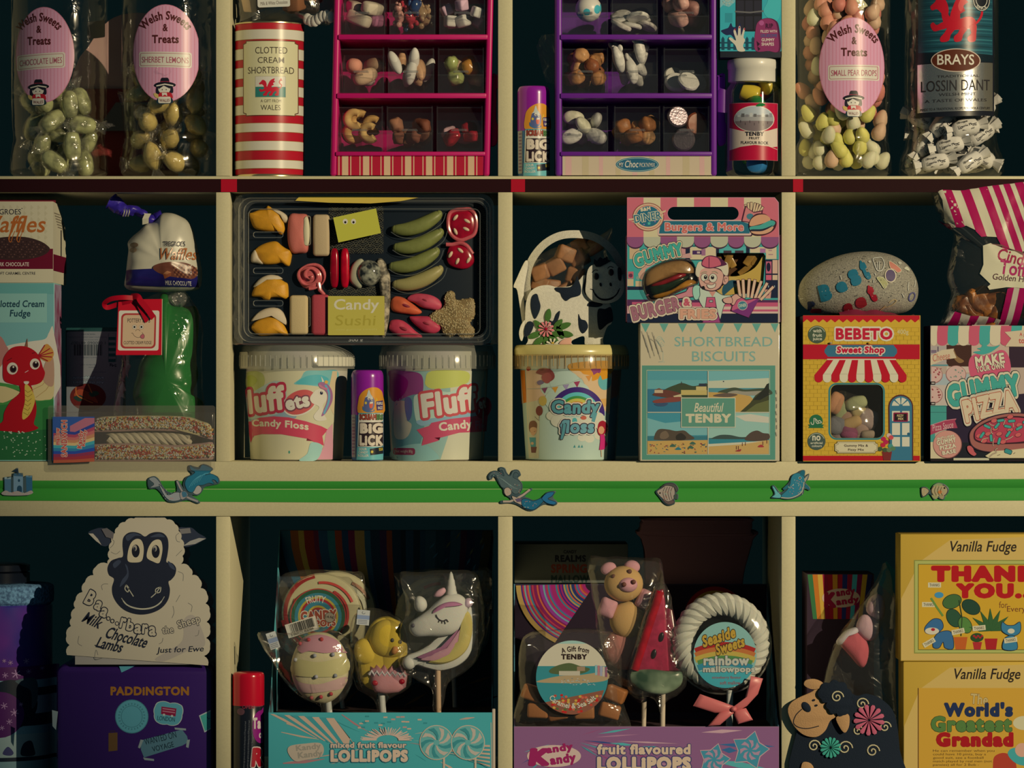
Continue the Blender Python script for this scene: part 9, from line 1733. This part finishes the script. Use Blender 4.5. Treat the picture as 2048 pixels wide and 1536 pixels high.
# ---------------------------------------------------------------- bottom row, fourth cubby
for k, (x0, y0, y1, lb) in enumerate(((1806, 1323, 1570, 'lower yellow vanilla fudge carton lettered for a grandad'), (1800, 1068, 1322.6, 'upper yellow vanilla fudge carton lettered thank you'))):
    o = thing('fudge_carton', lb, 'carton', (X(1950), .03, F3 if not k else Z(1323)+.0003)); part('carton', B().box(X(x0), X(2112), -.003, .062, (F3 if not k else Z(1323)+.0003), Z(y0), .0015), CARD('b08c30'), o); cv = Cv(-.003)
    cv.poly([(x0+2, y1-2), (x0+2, y0+130), (1840, y0+55), (1900, y0+12), (2050, y0+6), (2110, y0+20), (2110, y1-2)], 'b4944a').text('Vanilla Fudge', 1895+k*0+(8 if not k else 0), y0+14, 2030+(8 if not k else 0), y0+42, '241c14', b=.012, sh=.2)
    if k:
        cv.rect(1828, 1120, 2110, 1307, '7a7a34').rect(1830, 1122, 2110, 1305, '9a9a4c').rect(1836, 1128, 2110, 1300, '2f3a1c').rect(1837, 1129, 2110, 1299, 'b48a22').text('THANK', 1862, 1131, 2075, 1164, '9c0c14', b=.09).text('YOU...', 1912, 1166, 2075, 1197, '9c0c14', b=.09).text('for', 1998, 1203, 2015, 1216, '6a3a1c', b=.0).text('Everything', 2014, 1212, 2085, 1227, '6a3a1c')
        for a, b_, r_, an, c in ((1904, 1203, 20, -20, '3a5a2c'), (1942, 1214, 20, 30, '1c3a28'), (1908, 1236, 20, 60, '24462c'), (1930, 1250, 18, 60, '4a7030')): cv.ell(a, b_, r_, r_*.72, '16241a', an).ell(a, b_, r_-1.2, r_*.72-1.2, c, an)
        cv.line([(1918, 1200), (1924, 1235), (1922, 1272)], 2, '2a3a20').poly([(1907, 1274), (1935, 1274), (1931, 1299), (1911, 1299)], 'a8501c').poly([(1969, 1277), (1995, 1277), (1992, 1299), (1972, 1299)], '94181c').poly([(1945, 1284), (1964, 1284), (1961, 1299), (1948, 1299)], '9a2424').ell(1954, 1275, 13, 9, '24401f')
        for an in range(-80, 81, 26): cv.poly(rotp([(1982, 1262), (1977, 1240), (1982, 1216), (1987, 1240)], 1982, 1262, an), '2c5028')
        for i in range(5): cv.ell(1948+i*4, 1272+(i*3) % 6, 2.6, 2, '9a1c24')
        cv.blob([(1850, 1254), (1866, 1238), (1882, 1240), (1886, 1256), (1870, 1268), (1852, 1266)], '2f5a74', '1a2030').ell(1864, 1262, 14, 7, 'b8ac88').ell(1866, 1259, 4, 3, '9a1c24').blob([(1868, 1276), (1880, 1264), (1902, 1264), (1907, 1296), (1890, 1296), (1886, 1284), (1878, 1296), (1866, 1294)], '2f5a74', '1a2030')
        cv.blob([(2004, 1262), (2004, 1244), (2014, 1250), (2028, 1250), (2040, 1244), (2040, 1264), (2024, 1272)], '2f6a7a', '1a2030').blob([(2006, 1298), (2010, 1276), (2028, 1272), (2034, 1298)], '2f6a7a', '1a2030').ell(2022, 1262, 7, 5, 'b8ac88')
        for x, y, an in ((1869, 1170, 0), (1857, 1209, 0), (1858, 1285, -30), (1916, 1263, -12), (1958, 1256, -6), (2021, 1280, -8)): cv.poly(rotp([(x-13, y-5), (x+13, y-5), (x+13, y+5), (x-13, y+5)], x, y, an), 'b8ac80').text('THANKS', x-10, y-3, x+10, y+3, '2a2420', rot=an)
        cv.ell(1878, 1190, 9, 6, '3a7a8c').line([(1862, 1196), (1872, 1212), (1886, 1232)], 4, '5a7a34')
    else:
        cv.rect(1836, 1376, 2110, 1565, 'b4872a').line([(1836.5, 1376), (1836.5, 1565)], 1.6, '4a2a14').text('The', 1941, 1388, 1976, 1409, 'b0985a', b=.02, rot=4, ol=(('5a3a20', .02),)).text("World's", 1888, 1404, 2026, 1434, '182640', b=.075).text('Greatest', 1862, 1432, 2024, 1464, '4a6a30', b=.06, ol=(('20301c', .02),)).text('Grandad', 1872, 1464, 2027, 1494, '920c14', b=.08)
        for i, s_ in enumerate(('He can remember when you', 'could have 10 pints, buy a', 'good suit, see a football', 'match played by real men (not', 'pansies) all for 2 Bob -')): cv.text(s_, 1866, 1499+i*7, (1989, 1972, 1967, 1984, 1958)[i], 1505+i*7, '4a3014')
        cv.blob([(1986, 1530), (1990, 1512), (2010, 1506), (2030, 1520), (2030, 1560), (1990, 1560)], '9a3420', n=4).blob([(2016, 1510), (2026, 1496), (2060, 1500), (2090, 1530), (2040, 1530)], '3a8a7c').ell(2044, 1500, 14, 14, 'b88a6a').ell(2048, 1446, 22, 14, 'b4a878')
    cv.build('front_print', o)
o = thing('kandy_carton', 'rainbow striped sweet carton dim behind the black felt sheep', 'carton', (X(1680), .12, F3)); part('carton', B().box(X(1614, .11), X(1748, .11), .11, .2, F3, Z(1148, .11)), CARD('2a1c24'), o); cv = Cv(.11)
for i, c in enumerate(('2a5a30', 'a05a18', 'a8822c', '7a0c24', '84101c', 'a8701c', '8a1020', '1c2450', '7a0c24', '3a8a84', '6a0c34', 'a07a1c', '181c3a')): cv.poly([(1615+i*10, 1149), (1625+i*10, 1149), (1634+i*8.2, 1238), (1626+i*8.2, 1238)], c)
cv.ell(1682, 1196, 38, 19, 'a88a6c').text('K', 1648, 1184, 1672, 1216, '84102c', b=.09).text('andy', 1672, 1176, 1710, 1195, '84102c', b=.06, rot=-8).text('andy', 1672, 1194, 1718, 1212, '84102c', b=.06, rot=-8).build('front_print', o)
YG = .05; t = thing('mallow_figure_pack', 'clear cone bag with a pink and white mallow pig figure behind the felt sheep', 'sweet pack', (X(1715), YG, F3)); gp = lambda n, pts, c, y, tf: part(n, B().puff(m2(spl(pts, 4), YG), YG+y, tf, .008, 6, pw=.7), MM(c), t)
gp('head', [(1732, 1218), (1738, 1198), (1752, 1188), (1766, 1194), (1770, 1216), (1766, 1236), (1752, 1240), (1738, 1230)], 'b08a7c', 0, .014); gp('body', [(1712, 1252), (1724, 1230), (1744, 1232), (1758, 1244), (1756, 1272), (1738, 1282), (1720, 1272)], 'b08a7c', 0, .013); gp('dress', [(1676, 1280), (1700, 1258), (1716, 1262), (1738, 1290), (1738, 1316), (1724, 1336), (1700, 1312)], 'a84c48', .002, .014); gp('hem', [(1672, 1282), (1690, 1262), (1712, 1254), (1716, 1264), (1696, 1272), (1680, 1290)], 'b0a08c', -.002, .013)
part('bag_corner', B().slab(m2([(1755, 1165), (1772, 1122), (1790, 1140), (1788, 1196)], YG), YG, YG+.0006), CARD('2a6a58'), t); wrapper(t, [(1772, 1125), (1790, 1200), (1790, 1340), (1780, 1569), (1620, 1569), (1640, 1400), (1668, 1290), (1740, 1180)], YG, .024, .02)
YS4 = -.010; o = thing('felt_sheep', 'black felt sheep with tan face, spiral wool and flowers leaning on the right divider', 'felt toy', (X(1690), YS4, F3)); CY = YS4; TN = mat('a07848', .9, .15, bump=.5, bs=700); CRM4 = mat('b0a070', .9, .15); fs = lambda n, pts, y, m_, sm=4: part(n, B().slab([(a, max(c, F3)) for a, c in m2(spl(pts, sm) if sm else pts, YS4)], YS4+y, YS4+y+.003, .0005), m_, o)
fs('body', [(1592, 1470), (1620, 1420), (1660, 1380), (1700, 1386), (1715, 1392), (1735, 1388), (1765, 1400), (1790, 1430), (1800, 1500), (1800, 1572), (1594, 1572)], .003, BF)
fs('head', [(1576, 1425), (1580, 1408), (1596, 1396), (1626, 1382), (1640, 1366), (1660, 1400), (1672, 1430), (1660, 1442), (1650, 1462), (1632, 1474), (1608, 1470), (1588, 1452)], -.001, TN); fs('ear', [(1608, 1370), (1612, 1360), (1630, 1358), (1646, 1366), (1640, 1376), (1622, 1378)], -.003, TN); fs('ear', [(1672, 1434), (1696, 1428), (1698, 1450), (1690, 1465), (1680, 1456)], -.004, TN)
fs('wool', scallop([(1640, 1376), (1658, 1366), (1678, 1364), (1694, 1376), (1700, 1396), (1696, 1416), (1686, 1430), (1672, 1426), (1656, 1418), (1654, 1404), (1642, 1398)], .3, 5), -.005, BF, 0); fs('leg', [(1602, 1536), (1608, 1524), (1626, 1532), (1632, 1572), (1600, 1572)], 0, TN)
part('nose', B().puff(m2(oval(1612, 1414, 8, 12, 16, -40), YS4), YS4-.001, .002, 0, 3), BF, o); cv = Cv(YS4-.0012); cv.ell(1627, 1400.5, 3.6, 2.2, '14161a', -15).ell(1632, 1411, 3.6, 2.2, '14161a', -15).line([(1604, 1418), (1592, 1430), (1587, 1445), (1596, 1454), (1615, 1457), (1638, 1452)], 1.8, '14161a', smooth=True).build('face_lines', o)
for a, b_, s_, y in ((1674, 1394, 13, -.0055), (1628, 1492, 13, .0025), (1690, 1496, 15, .0025), (1745, 1502, 14, .0025), (1724, 1408, 13, .0025), (1770, 1454, 12, .0025), (1716, 1462, 11, .0025)): part('wool_spiral', B().tube([P(a+s_*(1-k/26)*math.cos(k*.42), b_-s_*(1-k/26)*math.sin(k*.42), YS4+y) for k in range(25)], .0009, 6), CRM4, o)
felt_flower(o, 1738, 1440, 31, 13, 'a8525a', 'b88a2c', YS4+.002); felt_flower(o, 1661, 1495, 21, 14, '3a8a6c', '8a7a5c', YS4+.0015)
